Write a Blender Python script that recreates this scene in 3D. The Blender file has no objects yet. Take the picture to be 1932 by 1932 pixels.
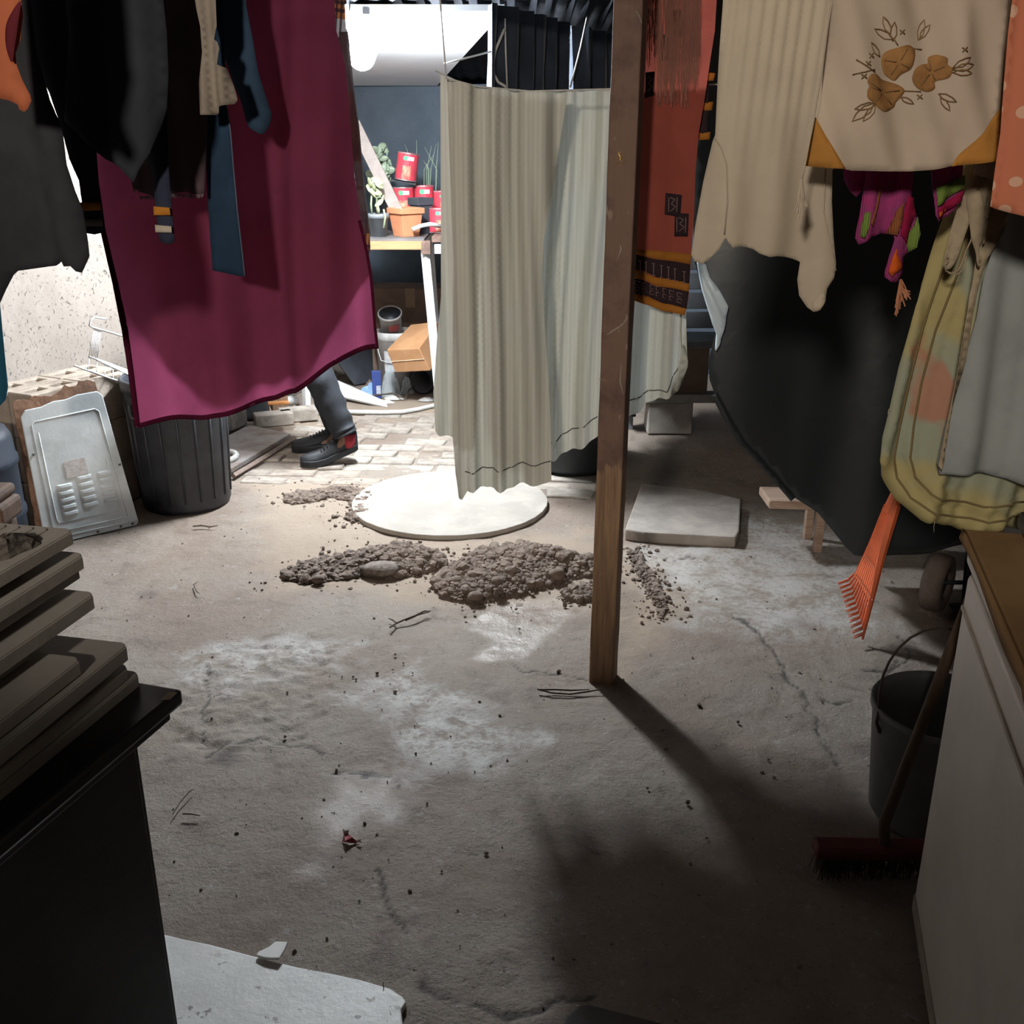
import bpy, bmesh, math, random
import numpy as np
from mathutils import Vector, Matrix, Euler
from mathutils.geometry import delaunay_2d_cdt

SC = bpy.context.scene
COL = SC.collection
rad = math.radians

# ------------------------------------------------------------------ camera
CAM_H, PITCH, FPX, CX, CY = 1.5, rad(20.0), 1932.0, 966.0, 966.0
cam_d = bpy.data.cameras.new('camera')
cam_d.sensor_fit = 'HORIZONTAL'; cam_d.sensor_width = 36.0
cam_d.lens = 36.0 * FPX / 1932.0
cam_d.clip_start = 0.02
cam = bpy.data.objects.new('camera', cam_d)
cam.location = (0, 0, CAM_H)
cam.rotation_euler = (math.pi / 2 - PITCH, 0, 0)
COL.objects.link(cam)
SC.camera = cam

# ------------------------------------------------------------------ world, exposure
SC.view_settings.view_transform = 'Standard'
SC.view_settings.look = 'None'
SC.view_settings.gamma = 1.0
SC.view_settings.use_curve_mapping = False
SC.view_settings.exposure = 0.0
world = bpy.data.worlds.new('night'); SC.world = world
world.use_nodes = True
world.node_tree.nodes['Background'].inputs[0].default_value = (0.95, 0.92, 0.95, 1)
world.node_tree.nodes['Background'].inputs[1].default_value = 0.004

LAMP_POS = (-0.62, 4.70, 1.86)
LAMP_STRENGTH = 620.0
LAMP_COLOR = (0.88, 0.95, 1.0)

# warm lamp of the room behind the photographer: it lights the fronts of the washing, the tile tops and the freezer's near side
room_d = bpy.data.lights.new('room_lamp_behind_offscreen', 'POINT')
room_d.energy = 450.0; room_d.color = (1.0, 0.89, 0.76); room_d.shadow_soft_size = 0.12
room = bpy.data.objects.new('room_lamp_behind_offscreen', room_d)
room.location = (-0.8, -2.0, 2.3); COL.objects.link(room)

# ------------------------------------------------------------------ projection helpers (survey of the place)
CP, SP = math.cos(PITCH), math.sin(PITCH)
def ray(px, py):
    u, v = (px - CX) / FPX, (CY - py) / FPX
    return Vector((u, CP + v * SP, -SP + v * CP))
def P(px, py, Y):
    d = ray(px, py); return Vector((0, 0, CAM_H)) + d * (Y / d.y)
def G(px, py, z=0.0):
    d = ray(px, py); return Vector((0, 0, CAM_H)) + d * ((z - CAM_H) / d.z)
def roof_z(y): return 2.30 - 0.068 * y

# ------------------------------------------------------------------ mesh collector
class MB:
    def __init__(s): s.v = []; s.f = []
    def add(s, vs, fs):
        o = len(s.v); s.v += [tuple(p) for p in vs]; s.f += [tuple(i + o for i in f) for f in fs]; return s
    def box(s, c, size, M=None):
        a, b, h = size[0] / 2, size[1] / 2, size[2] / 2
        vs = [Vector((x * a, y * b, z * h)) for z in (-1, 1) for y in (-1, 1) for x in (-1, 1)]
        if M is not None: vs = [M @ p for p in vs]
        vs = [p + Vector(c) for p in vs]
        return s.add(vs, [(0, 2, 3, 1), (4, 5, 7, 6), (0, 1, 5, 4), (2, 6, 7, 3), (0, 4, 6, 2), (1, 3, 7, 5)])
    def hexa(s, b, t):
        return s.add(list(b) + list(t), [(3, 2, 1, 0), (4, 5, 6, 7), (0, 1, 5, 4), (1, 2, 6, 5), (2, 3, 7, 6), (3, 0, 4, 7)])
    def prism(s, pts, z0, z1):
        n = len(pts)
        vs = [(p[0], p[1], z0) for p in pts] + [(p[0], p[1], z1) for p in pts]
        fs = [tuple(range(n - 1, -1, -1)), tuple(range(n, 2 * n))]
        fs += [(i, (i + 1) % n, n + (i + 1) % n, n + i) for i in range(n)]
        return s.add(vs, fs)
    def lathe(s, prof, n=32, M=None, arc=None, close=True):
        vs = []; fs = []
        full = arc is None
        m = n if full else n + 1
        a0, a1 = (0, 2 * math.pi) if full else arc
        for r, z in prof:
            for i in range(m):
                a = a0 + (a1 - a0) * i / n
                p = Vector((r * math.cos(a), r * math.sin(a), z))
                vs.append(M @ p if M is not None else p)
        for k in range(len(prof) - 1):
            for i in range(n if full else n):
                j = (i + 1) % m
                fs.append((k * m + i, k * m + j, (k + 1) * m + j, (k + 1) * m + i))
        if full and close:
            if prof[0][0] > 1e-6: fs.append(tuple(range(m - 1, -1, -1)))
            if prof[-1][0] > 1e-6: fs.append(tuple((len(prof) - 1) * m + i for i in range(m)))
        return s.add(vs, fs)
    def tube(s, pts, r, n=6, cap=True):
        pts = [Vector(p) for p in pts]
        rr = r if isinstance(r, (list, tuple)) else [r] * len(pts)
        rings = []; up = None
        for i, p in enumerate(pts):
            t = (pts[min(i + 1, len(pts) - 1)] - pts[max(i - 1, 0)])
            if t.length < 1e-9: t = Vector((0, 0, 1))
            t.normalize()
            if up is None:
                up = Vector((0, 0, 1)) if abs(t.z) < 0.9 else Vector((1, 0, 0))
            a = t.cross(up)
            if a.length < 1e-6: a = t.cross(Vector((0, 1, 0.3)))
            a.normalize(); b = a.cross(t).normalized(); up = b
            rings.append([p + (a * math.cos(2 * math.pi * k / n) + b * math.sin(2 * math.pi * k / n)) * rr[i] for k in range(n)])
        vs = [q for ring in rings for q in ring]; fs = []
        for i in range(len(pts) - 1):
            for k in range(n):
                fs.append((i * n + k, i * n + (k + 1) % n, (i + 1) * n + (k + 1) % n, (i + 1) * n + k))
        if cap:
            fs.append(tuple(range(n - 1, -1, -1))); fs.append(tuple((len(pts) - 1) * n + k for k in range(n)))
        return s.add(vs, fs)
    def loft(s, rings, cap=True):
        n = len(rings[0]); vs = [q for r in rings for q in r]; fs = []
        for i in range(len(rings) - 1):
            for k in range(n):
                fs.append((i * n + k, i * n + (k + 1) % n, (i + 1) * n + (k + 1) % n, (i + 1) * n + k))
        if cap:
            fs.append(tuple(range(n - 1, -1, -1))); fs.append(tuple((len(rings) - 1) * n + k for k in range(n)))
        return s.add(vs, fs)
    def mesh(s, name):
        me = bpy.data.meshes.new(name); me.from_pydata(s.v, [], s.f); me.update(); return me

def fixnormals(me):
    bm = bmesh.new(); bm.from_mesh(me); bmesh.ops.recalc_face_normals(bm, faces=bm.faces); bm.to_mesh(me); bm.free()

def obj(name, mb, m, parent=None, smooth=False, bevel=0.0, bseg=2, sub=0, fix=True, loc=None):
    me = mb.mesh(name) if isinstance(mb, MB) else mb
    if fix: fixnormals(me)
    if smooth:
        me.polygons.foreach_set('use_smooth', [True] * len(me.polygons))
    o = bpy.data.objects.new(name, me); COL.objects.link(o)
    if m is not None and not me.materials: me.materials.append(m)
    if loc is not None: o.location = loc
    if parent is not None:
        o.parent = parent
        if loc is None: o.matrix_parent_inverse = Matrix.Translation(-Vector(parent.location))
    if bevel:
        b = o.modifiers.new('bevel', 'BEVEL'); b.width = bevel; b.segments = bseg; b.limit_method = 'ANGLE'; b.angle_limit = rad(40)
    if sub:
        sm = o.modifiers.new('sub', 'SUBSURF'); sm.levels = sub; sm.render_levels = sub
    if smooth and bevel:
        pass
    return o

def tag(o, label, cat=None, group=None, kind=None):
    if label: o['label'] = label
    if cat: o['category'] = cat
    if group: o['group'] = group
    if kind: o['kind'] = kind
    return o
def thing(name, loc, label, cat, group=None):
    e = bpy.data.objects.new(name, None); COL.objects.link(e); e.location = loc; e.empty_display_size = 0.05
    return tag(e, label, cat, group)
def RZ(a): return Matrix.Rotation(rad(a), 3, 'Z')
def RX(a): return Matrix.Rotation(rad(a), 3, 'X')
def RY(a): return Matrix.Rotation(rad(a), 3, 'Y')

# ------------------------------------------------------------------ value noise
def vnoise(x, y, scale, seed=0):
    rs = np.random.RandomState(seed); T = rs.rand(256, 256)
    X, Y = np.asarray(x) * scale + 57.3, np.asarray(y) * scale + 91.7
    xi, yi = np.floor(X).astype(int), np.floor(Y).astype(int)
    fx, fy = X - xi, Y - yi
    fx = fx * fx * (3 - 2 * fx); fy = fy * fy * (3 - 2 * fy)
    g = lambda a, b: T[a % 256, b % 256]
    return ((g(xi, yi) * (1 - fx) + g(xi + 1, yi) * fx) * (1 - fy) + (g(xi, yi + 1) * (1 - fx) + g(xi + 1, yi + 1) * fx) * fy) * 2 - 1
def fbm(x, y, scale, oct=4, seed=0):
    s = 0; a = 1.0
    for k in range(oct):
        s = s + a * vnoise(x, y, scale * 2 ** k, seed + k * 7); a *= 0.5
    return s

def seg_dist(X, Y, pts):
    d = np.full(X.shape, 1e9)
    for (x0, y0), (x1, y1) in zip(pts[:-1], pts[1:]):
        dx, dy = x1 - x0, y1 - y0; L = dx * dx + dy * dy + 1e-12
        t = np.clip(((X - x0) * dx + (Y - y0) * dy) / L, 0, 1)
        d = np.minimum(d, np.hypot(X - x0 - t * dx, Y - y0 - t * dy))
    return d
def in_poly(X, Y, pts):
    c = np.zeros(X.shape, bool); n = len(pts)
    for i in range(n):
        x0, y0 = pts[i]; x1, y1 = pts[(i + 1) % n]
        if y0 == y1: continue
        k = ((y0 > Y) != (y1 > Y)) & (X < (x1 - x0) * (Y - y0) / (y1 - y0) + x0)
        c ^= k
    return c

# ------------------------------------------------------------------ materials
_M = {}
def newmat(name):
    m = bpy.data.materials.new(name); m.use_nodes = True
    nt = m.node_tree; nt.nodes.clear()
    out = nt.nodes.new('ShaderNodeOutputMaterial')
    return m, nt, out
def N(nt, t, **kw):
    n = nt.nodes.new(t)
    for k, v in kw.items():
        if k in n.inputs: n.inputs[k].default_value = v
        else: setattr(n, k, v)
    return n
def C4(c): return (c[0], c[1], c[2], 1.0)
def mixc(nt, fac, a, b, mode='MIX'):
    n = nt.nodes.new('ShaderNodeMix'); n.data_type = 'RGBA'; n.blend_type = mode
    for idx, val in ((0, fac), (6, a), (7, b)):
        if hasattr(val, 'is_output'): nt.links.new(val, n.inputs[idx])
        else: n.inputs[idx].default_value = val if idx == 0 else C4(val)
    return n.outputs[2]
def math_(nt, op, a, b=None, clamp=False):
    n = nt.nodes.new('ShaderNodeMath'); n.operation = op; n.use_clamp = clamp
    for i, v in enumerate((a, b)):
        if v is None: continue
        if hasattr(v, 'is_output'): nt.links.new(v, n.inputs[i])
        else: n.inputs[i].default_value = v
    return n.outputs[0]
def ramp(nt, fac, lo, hi):
    n = nt.nodes.new('ShaderNodeMapRange'); n.interpolation_type = 'SMOOTHSTEP'
    nt.links.new(fac, n.inputs[0]); n.inputs[1].default_value = lo; n.inputs[2].default_value = hi
    return n.outputs[0]
def coords(nt, scale=(1, 1, 1), rot=(0, 0, 0), kind='Object'):
    tc = nt.nodes.new('ShaderNodeTexCoord'); mp = nt.nodes.new('ShaderNodeMapping')
    mp.inputs['Scale'].default_value = scale; mp.inputs['Rotation'].default_value = rot
    nt.links.new(tc.outputs[kind], mp.inputs[0]); return mp.outputs[0]
def noise(nt, vec, scale, detail=4, rough=0.6, dist=0.0):
    n = N(nt, 'ShaderNodeTexNoise', Scale=scale, Detail=detail, Roughness=rough, Distortion=dist)
    nt.links.new(vec, n.inputs['Vector']); return n.outputs['Fac']
def bump(nt, h, strength, dist=0.01, normal=None):
    b = N(nt, 'ShaderNodeBump', Strength=strength, Distance=dist); nt.links.new(h, b.inputs['Height'])
    if normal is not None: nt.links.new(normal, b.inputs['Normal'])
    return b.outputs[0]

def solid(name, col, rough=0.7, var=0.15, scale=8.0, col2=None, bs=0.2, bscale=60.0, metal=0.0, spec=0.5, stretch=(1, 1, 1), lo=0.35, hi=0.65, coat=0.0):
    """painted / plastic / stone surface: base colour with noise variation, fine relief"""
    if name in _M: return _M[name]
    m, nt, out = newmat(name); vec = coords(nt, stretch)
    b = nt.nodes.new('ShaderNodeBsdfPrincipled')
    c2 = col2 if col2 is not None else tuple(c * (1 - 2 * var) for c in col)
    f = ramp(nt, noise(nt, vec, scale, 6, 0.65, 0.3), lo, hi)
    nt.links.new(mixc(nt, f, col, c2), b.inputs['Base Color'])
    b.inputs['Roughness'].default_value = rough; b.inputs['Metallic'].default_value = metal
    b.inputs['Specular IOR Level'].default_value = spec; b.inputs['Coat Weight'].default_value = coat
    if bs: nt.links.new(bump(nt, noise(nt, vec, bscale, 5), bs, 0.004), b.inputs['Normal'])
    nt.links.new(b.outputs[0], out.inputs[0]); _M[name] = m; return m

def fabric(name, col, trans=0.35, var=0.12, scale=6.0, col2=None, weave=0.15, wscale=400.0, tcol=None, rib=None, sheen=0.0, cfun=None, lo=0.35, hi=0.65, see=0.0):
    """cloth: diffuse plus translucent, weave relief"""
    if name in _M: return _M[name]
    m, nt, out = newmat(name); vec = coords(nt)
    c2 = col2 if col2 is not None else tuple(c * (1 - 2 * var) for c in col)
    if cfun: c = cfun(nt, vec)
    else: c = mixc(nt, ramp(nt, noise(nt, vec, scale, 5, 0.6, 0.4), lo, hi), col, c2)
    d = N(nt, 'ShaderNodeBsdfPrincipled', Roughness=0.92); d.inputs['Specular IOR Level'].default_value = 0.15
    if sheen: d.inputs['Sheen Weight'].default_value = sheen
    t = nt.nodes.new('ShaderNodeBsdfTranslucent')
    nt.links.new(c, d.inputs['Base Color'])
    if tcol is not None: nt.links.new(mixc(nt, 1.0, c, tcol, 'MULTIPLY'), t.inputs[0])
    else: nt.links.new(c, t.inputs[0])
    h = noise(nt, vec, wscale, 2)
    if rib:
        w = N(nt, 'ShaderNodeTexWave', Scale=rib, Distortion=0.6, Detail=1.0); w.bands_direction = 'X'
        nt.links.new(vec, w.inputs['Vector']); h = math_(nt, 'ADD', h, w.outputs['Fac'])
    nr = bump(nt, h, weave, 0.002); nt.links.new(nr, d.inputs['Normal']); nt.links.new(nr, t.inputs['Normal'])
    mx = nt.nodes.new('ShaderNodeMixShader'); mx.inputs[0].default_value = trans
    nt.links.new(d.outputs[0], mx.inputs[1]); nt.links.new(t.outputs[0], mx.inputs[2])
    res = mx.outputs[0]
    if see:   # open weave: a little is seen straight through
        tr = nt.nodes.new('ShaderNodeBsdfTransparent'); m2 = nt.nodes.new('ShaderNodeMixShader'); m2.inputs[0].default_value = see
        nt.links.new(res, m2.inputs[1]); nt.links.new(tr.outputs[0], m2.inputs[2]); res = m2.outputs[0]
    nt.links.new(res, out.inputs[0]); _M[name] = m; return m

def wood(name, col, col2, scale=6.0, stretch=(8, 8, 0.6), rough=0.75, bs=0.35):
    if name in _M: return _M[name]
    m, nt, out = newmat(name); vec = coords(nt, stretch)
    b = N(nt, 'ShaderNodeBsdfPrincipled', Roughness=rough)
    n1 = noise(nt, vec, scale, 6, 0.7, 0.8)
    nt.links.new(mixc(nt, ramp(nt, n1, 0.3, 0.7), col, col2), b.inputs['Base Color'])
    nt.links.new(bump(nt, n1, bs, 0.004), b.inputs['Normal'])
    nt.links.new(b.outputs[0], out.inputs[0]); _M[name] = m; return m

def clear_plastic(name, col, rough=0.15, alpha=0.35):
    if name in _M: return _M[name]
    m, nt, out = newmat(name)
    g = N(nt, 'ShaderNodeBsdfPrincipled', Roughness=rough); g.inputs['Base Color'].default_value = C4(col)
    t = nt.nodes.new('ShaderNodeBsdfTransparent'); t.inputs[0].default_value = (0.95, 0.97, 1, 1)
    mx = nt.nodes.new('ShaderNodeMixShader'); mx.inputs[0].default_value = alpha
    nt.links.new(t.outputs[0], mx.inputs[1]); nt.links.new(g.outputs[0], mx.inputs[2])
    nt.links.new(mx.outputs[0], out.inputs[0]); _M[name] = m; return m
# ================================================================== STRUCTURE
random.seed(4)
def g2(pts): return [tuple(G(x, y).xy) for x, y in pts]

# ---- floor material
def floor_mat():
    m, nt, out = newmat('worn_concrete'); vec = coords(nt)
    def attr(n):
        a = nt.nodes.new('ShaderNodeAttribute'); a.attribute_name = n; return a.outputs['Fac']
    big = noise(nt, vec, 1.3, 5, 0.6, 0.5); mid = noise(nt, vec, 6.0, 8, 0.7, 0.6); fine = noise(nt, vec, 45.0, 6, 0.7); sp = noise(nt, vec, 16.0, 8, 0.8)
    c = mixc(nt, ramp(nt, big, 0.35, 0.62), (0.200, 0.150, 0.117), (0.250, 0.208, 0.172))
    c = mixc(nt, ramp(nt, mid, 0.50, 0.74), c, (0.140, 0.102, 0.080))
    c = mixc(nt, math_(nt, 'MULTIPLY', ramp(nt, fine, 0.56, 0.70), 0.5), c, (0.10, 0.075, 0.06))
    c = mixc(nt, math_(nt, 'MULTIPLY', ramp(nt, sp, 0.56, 0.70), 0.55), c, (0.40, 0.38, 0.36))
    tiny = noise(nt, vec, 130.0, 4, 0.7); tin2 = noise(nt, coords(nt, (1, 1, 1), (0.4, 0.7, 1.1)), 90.0, 4, 0.75)
    c = mixc(nt, math_(nt, 'MULTIPLY', ramp(nt, tiny, 0.60, 0.68), 0.65), c, (0.07, 0.052, 0.042))
    c = mixc(nt, math_(nt, 'MULTIPLY', ramp(nt, tin2, 0.61, 0.69), 0.5), c, (0.46, 0.43, 0.40))
    c = mixc(nt, math_(nt, 'MULTIPLY', attr('sand'), 0.75), c, (0.34, 0.265, 0.20))
    pl = math_(nt, 'MULTIPLY', attr('pale'), ramp(nt, math_(nt, 'ADD', math_(nt, 'MULTIPLY', mid, 0.6), math_(nt, 'MULTIPLY', fine, 0.4)), 0.40, 0.58))
    c = mixc(nt, pl, c, (0.50, 0.485, 0.465))
    c = mixc(nt, math_(nt, 'MULTIPLY', attr('stain'), 0.75), c, (0.06, 0.04, 0.035))
    c = mixc(nt, math_(nt, 'MULTIPLY', attr('crack'), 0.9), c, (0.03, 0.024, 0.02))
    b = nt.nodes.new('ShaderNodeBsdfPrincipled'); nt.links.new(c, b.inputs['Base Color'])
    r = math_(nt, 'SUBTRACT', 0.74, math_(nt, 'MULTIPLY', attr('wet'), 0.42))
    r = math_(nt, 'SUBTRACT', r, math_(nt, 'MULTIPLY', pl, 0.22))
    r = math_(nt, 'ADD', r, math_(nt, 'MULTIPLY', attr('sand'), 0.2), True)
    nt.links.new(r, b.inputs['Roughness']); b.inputs['Specular IOR Level'].default_value = 0.5
    h = math_(nt, 'ADD', math_(nt, 'MULTIPLY', mid, 0.7), math_(nt, 'ADD', math_(nt, 'MULTIPLY', fine, 0.55), math_(nt, 'MULTIPLY', tiny, 0.28)))
    k = math_(nt, 'SUBTRACT', 1.0, math_(nt, 'MULTIPLY', attr('wet'), 0.6))
    bn = N(nt, 'ShaderNodeBump', Distance=0.014); nt.links.new(math_(nt, 'MULTIPLY', k, 0.85), bn.inputs['Strength']); nt.links.new(h, bn.inputs['Height'])
    nt.links.new(bn.outputs[0], b.inputs['Normal'])
    nt.links.new(b.outputs[0], out.inputs[0]); return m

PAVE = g2([(400, 915), (470, 850), (575, 790), (700, 775), (990, 780), (1010, 850), (1120, 880), (1120, 948), (985, 945), (700, 905), (640, 918), (560, 905), (470, 930)])
def axis(segs):
    o = []
    for a, b, st in segs: o += list(np.arange(a, b - 1e-9, st))
    return np.array(o + [segs[-1][1]])
xs = axis([(-3.4, -1.7, 0.08), (-1.7, 1.7, 0.0085), (1.7, 3.2, 0.08)])
ys = axis([(-0.6, 1.1, 0.05), (1.1, 3.2, 0.0085), (3.2, 5.2, 0.017), (5.2, 8.2, 0.05)])
X, Y = np.meshgrid(xs, ys)
wx = X + 0.015 * vnoise(X, Y, 20, 3) + 0.006 * vnoise(X, Y, 60, 5); wy = Y + 0.015 * vnoise(X, Y, 20, 4) + 0.006 * vnoise(X, Y, 60, 6)
Z = 0.0035 * fbm(X, Y, 2.2, 5, 11) + 0.0022 * fbm(X, Y, 14, 3, 21) - 0.004
# shallow broken patch left of centre, slightly sunk dish with a rim near the wet patch
rough_poly = g2([(300, 1290), (420, 1215), (640, 1215), (640, 1330), (560, 1400), (420, 1420), (320, 1400)])
rp = in_poly(wx, wy, rough_poly)
Z += rp * (0.006 * fbm(X, Y, 26, 4, 31) - 0.003)
dish = g2([(690, 1240), (760, 1160), (900, 1120), (1118, 1120), (1060, 1175), (1020, 1225), (920, 1250), (800, 1250)])
dsh = in_poly(wx, wy, dish); dd = seg_dist(wx, wy, dish + dish[:1])
Z -= dsh * np.clip(dd / 0.10, 0, 1) * 0.008
CR = [([(795, 1845), (815, 1868), (842, 1888), (880, 1892), (915, 1908), (955, 1920), (1000, 1906), (1060, 1888), (1120, 1885)], 0.0080),
      ([(708, 1640), (716, 1668), (722, 1690), (735, 1715), (752, 1728), (775, 1755)], 0.0045),
      ([(625, 1455), (665, 1458), (700, 1462), (748, 1468), (756, 1480)], 0.0035),
      ([(1375, 1150), (1420, 1185), (1460, 1225), (1485, 1275), (1530, 1338), (1548, 1385), (1572, 1440)], 0.0065),
      ([(1640, 1265), (1672, 1262), (1690, 1245)], 0.006), ([(1690, 1195), (1720, 1240), (1676, 1262), (1684, 1290), (1640, 1300)], 0.004),
      ([(1555, 1322), (1580, 1324), (1610, 1316)], 0.006), ([(965, 1250), (990, 1262), (1050, 1272), (1115, 1278)], 0.003),
      ([(385, 1425), (440, 1400), (500, 1392), (560, 1402), (600, 1420)], 0.007),
      ([(440, 1305), (390, 1300), (330, 1310), (300, 1300)], 0.005), ([(390, 1250), (390, 1400)], 0.003),
      ([(1255, 1055), (1280, 1058), (1300, 1048), (1345, 1062)], 0.004),
      ([(985, 935), (1005, 927), (1030, 936), (1075, 934), (1115, 942)], 0.008)]
crack = np.zeros_like(X)
for pts, w in CR:
    gp = g2(pts); x0 = min(p[0] for p in gp) - .06; x1 = max(p[0] for p in gp) + .06; y0 = min(p[1] for p in gp) - .06; y1 = max(p[1] for p in gp) + .06
    m_ = (X > x0) & (X < x1) & (Y > y0) & (Y < y1)
    if not m_.any(): continue
    d = seg_dist(wx[m_], wy[m_], gp); ww = 0.75 * w * (1.0 + 0.6 * vnoise(X[m_], Y[m_], 18, 9)) + 0.001
    crack[m_] = np.maximum(crack[m_], np.clip(1.3 - d / np.maximum(ww, .0042), 0, 1))
Z -= crack * 0.004
def soft(poly, feather, seed=0):
    gp = g2(poly); d = seg_dist(wx, wy, gp + gp[:1]); s = np.where(in_poly(wx, wy, gp), d, -d) + 0.5 * feather * fbm(X, Y, 9, 3, seed)
    return np.clip(s / feather + 0.5, 0, 1)
wet = np.maximum(soft([(870, 1165), (950, 1132), (1060, 1122), (1118, 1138), (1062, 1172), (1028, 1202), (1018, 1222), (978, 1240), (930, 1246), (880, 1240), (930, 1205)], 0.03, 5),
      np.maximum(soft([(630, 1468), (745, 1464), (754, 1500), (746, 1545), (700, 1550), (640, 1600), (590, 1640), (600, 1530)], 0.08, 6) * 0.75,
                 soft([(1290, 1020), (1400, 1000), (1560, 1030), (1600, 1090), (1500, 1130), (1380, 1160), (1260, 1090)], 0.2, 8) * 0.75))
pale = np.maximum.reduce([soft([(310, 1260), (400, 1212), (520, 1205), (640, 1215), (640, 1250), (520, 1262), (420, 1300), (330, 1290)], 0.1, 7) * 0.7,
      soft([(690, 1300), (780, 1245), (860, 1300), (980, 1400), (900, 1440), (740, 1410)], 0.15, 9),
      soft([(1210, 1050), (1420, 960), (1680, 1040), (1600, 1190), (1450, 1210), (1330, 1170)], 0.25, 12) * 0.7])
sand = np.maximum.reduce([soft([(1165, 1035), (1220, 1030), (1290, 1150), (1250, 1230), (1165, 1270)], 0.12, 15), soft([(470, 905), (720, 900), (690, 990), (850, 1020), (1118, 1000), (1118, 1140), (800, 1140), (520, 1110)], 0.12, 16) * 0.8,
      soft([(420, 760), (830, 740), (1000, 780), (700, 800), (560, 800)], 0.3, 17)])
stain = np.maximum.reduce([soft([(385, 1440), (390, 1425), (440, 1415), (450, 1430), (420, 1445)], 0.04, 18), 
      soft([(315, 1440), (325, 1425), (350, 1428), (345, 1445)], 0.03, 20), soft([(1640, 1230), (1720, 1210), (1760, 1260), (1700, 1290)], 0.15, 22) * 0.35, soft([(1580, 1400), (1720, 1380), (1660, 1480), (1580, 1480)], 0.1, 23) * 0.4,
      soft([(255, 1120), (285, 1112), (300, 1125), (265, 1128)], 0.03, 24) * 0.6])
pv = in_poly(X, Y, PAVE); Z = np.where(pv, -0.010 + 0.003 * fbm(X, Y, 12, 3, 40), Z)
H, W = X.shape
V = np.stack([X, Y, Z], -1).reshape(-1, 3)
idx = np.arange(H * W).reshape(H, W)
F = np.stack([idx[:-1, :-1], idx[:-1, 1:], idx[1:, 1:], idx[1:, :-1]], -1).reshape(-1, 4)
me = bpy.data.meshes.new('floor'); me.vertices.add(len(V)); me.vertices.foreach_set('co', V.ravel())
me.loops.add(F.size); me.loops.foreach_set('vertex_index', F.ravel().astype(np.int32))
me.polygons.add(len(F)); me.polygons.foreach_set('loop_start', np.arange(0, F.size, 4, dtype=np.int32)); me.polygons.foreach_set('loop_total', np.full(len(F), 4, np.int32))
me.update(calc_edges=True)
for nm, a in (('crack', crack), ('wet', wet), ('pale', pale), ('sand', sand), ('stain', stain)):
    at = me.attributes.new(nm, 'FLOAT', 'POINT'); at.data.foreach_set('value', a.ravel().astype(np.float32))
floor = obj('floor', me, floor_mat(), smooth=True, fix=False); tag(floor, 'worn cracked concrete floor strewn with soil', kind='structure')

# ---- brick paving let into the floor: each brick a part of the floor
brick_m = [solid('paver_a', (0.36, 0.31, 0.265), 0.85, 0.2, 14, bs=0.5, bscale=50), solid('paver_b', (0.35, 0.29, 0.24), 0.85, 0.2, 14, bs=0.5, bscale=50), solid('paver_c', (0.38, 0.335, 0.29), 0.85, 0.15, 14, bs=0.5, bscale=50)]
def brick_mesh(name, L, Wd, Hh, seed, wear=0.006):
    rs = random.Random(seed); top = []; n = 3
    pts = []
    for (a, b) in ((-1, -1), (0, -1), (1, -1), (1, 0), (1, 1), (0, 1), (-1, 1), (-1, 0)):
        pts.append((a * L / 2 + rs.uniform(-1, 1) * wear, b * Wd / 2 + rs.uniform(-1, 1) * wear))
    b = MB(); k = len(pts)
    ins = [(x * 0.965, y * 0.93) for x, y in pts]
    vs = [(x, y, -Hh) for x, y in pts] + [(x, y, -0.006) for x, y in pts] + [(x, y, rs.uniform(-0.0015, 0.0015)) for x, y in ins]
    fs = []
    for l in (0, 1):
        fs += [(l * k + i, l * k + (i + 1) % k, (l + 1) * k + (i + 1) % k, (l + 1) * k + i) for i in range(k)]
    fs.append(tuple(2 * k + i for i in range(k))); b.add(vs, fs)
    return b.mesh(name)
bmeshes = []
for mi in range(3):
    for sd in range(3):
        bm_ = brick_mesh('brick', 0.212, 0.102, 0.05, mi * 10 + sd); bm_.materials.append(brick_m[mi]); bmeshes.append(bm_)
disc_c = (-0.27, 4.22); disc_r = 0.425
nb = 0
for r in range(-2, 22):
    for c in range(-12, 10):
        lx = c * 0.222 + (0.111 if r % 2 else 0) + random.uniform(-.004, .004); ly = r * 0.112
        a = rad(-4)
        x = -0.3 + lx * math.cos(a) - ly * math.sin(a); y = 4.3 + lx * math.sin(a) + ly * math.cos(a)
        if not in_poly(np.array([x]), np.array([y]), PAVE)[0]: continue
        if math.hypot(x - disc_c[0], y - disc_c[1]) < disc_r + 0.03: continue
        if random.random() < 0.07: continue
        o = bpy.data.objects.new('brick', random.choice(bmeshes)); COL.objects.link(o)
        o.location = (x, y, random.uniform(-0.008, 0.002)); o.rotation_euler = (random.uniform(-.02, .02), random.uniform(-.02, .02), a + random.uniform(-.07, .07)); o.parent = floor; nb += 1

# ---- walls
def plaster(name, col, col2, bs=0.8, pits=True):
    m, nt, out = newmat(name); vec = coords(nt)
    b = N(nt, 'ShaderNodeBsdfPrincipled', Roughness=0.92)
    n1 = noise(nt, vec, 2.2, 6, 0.6, 0.3); n2 = noise(nt, vec, 55, 5, 0.65, 0.6)
    c = mixc(nt, ramp(nt, n1, 0.35, 0.65), col, col2)
    pit = ramp(nt, n2, 0.60, 0.72)
    c = mixc(nt, math_(nt, 'MULTIPLY', pit, 0.3), c, tuple(v * 0.55 for v in col))
    nt.links.new(c, b.inputs['Base Color'])
    h = math_(nt, 'SUBTRACT', math_(nt, 'MULTIPLY', noise(nt, vec, 9, 5), 0.6), pit)
    nt.links.new(bump(nt, h, bs, 0.02), b.inputs['Normal']); nt.links.new(b.outputs[0], out.inputs[0]); return m
YAW = 20.0
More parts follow.
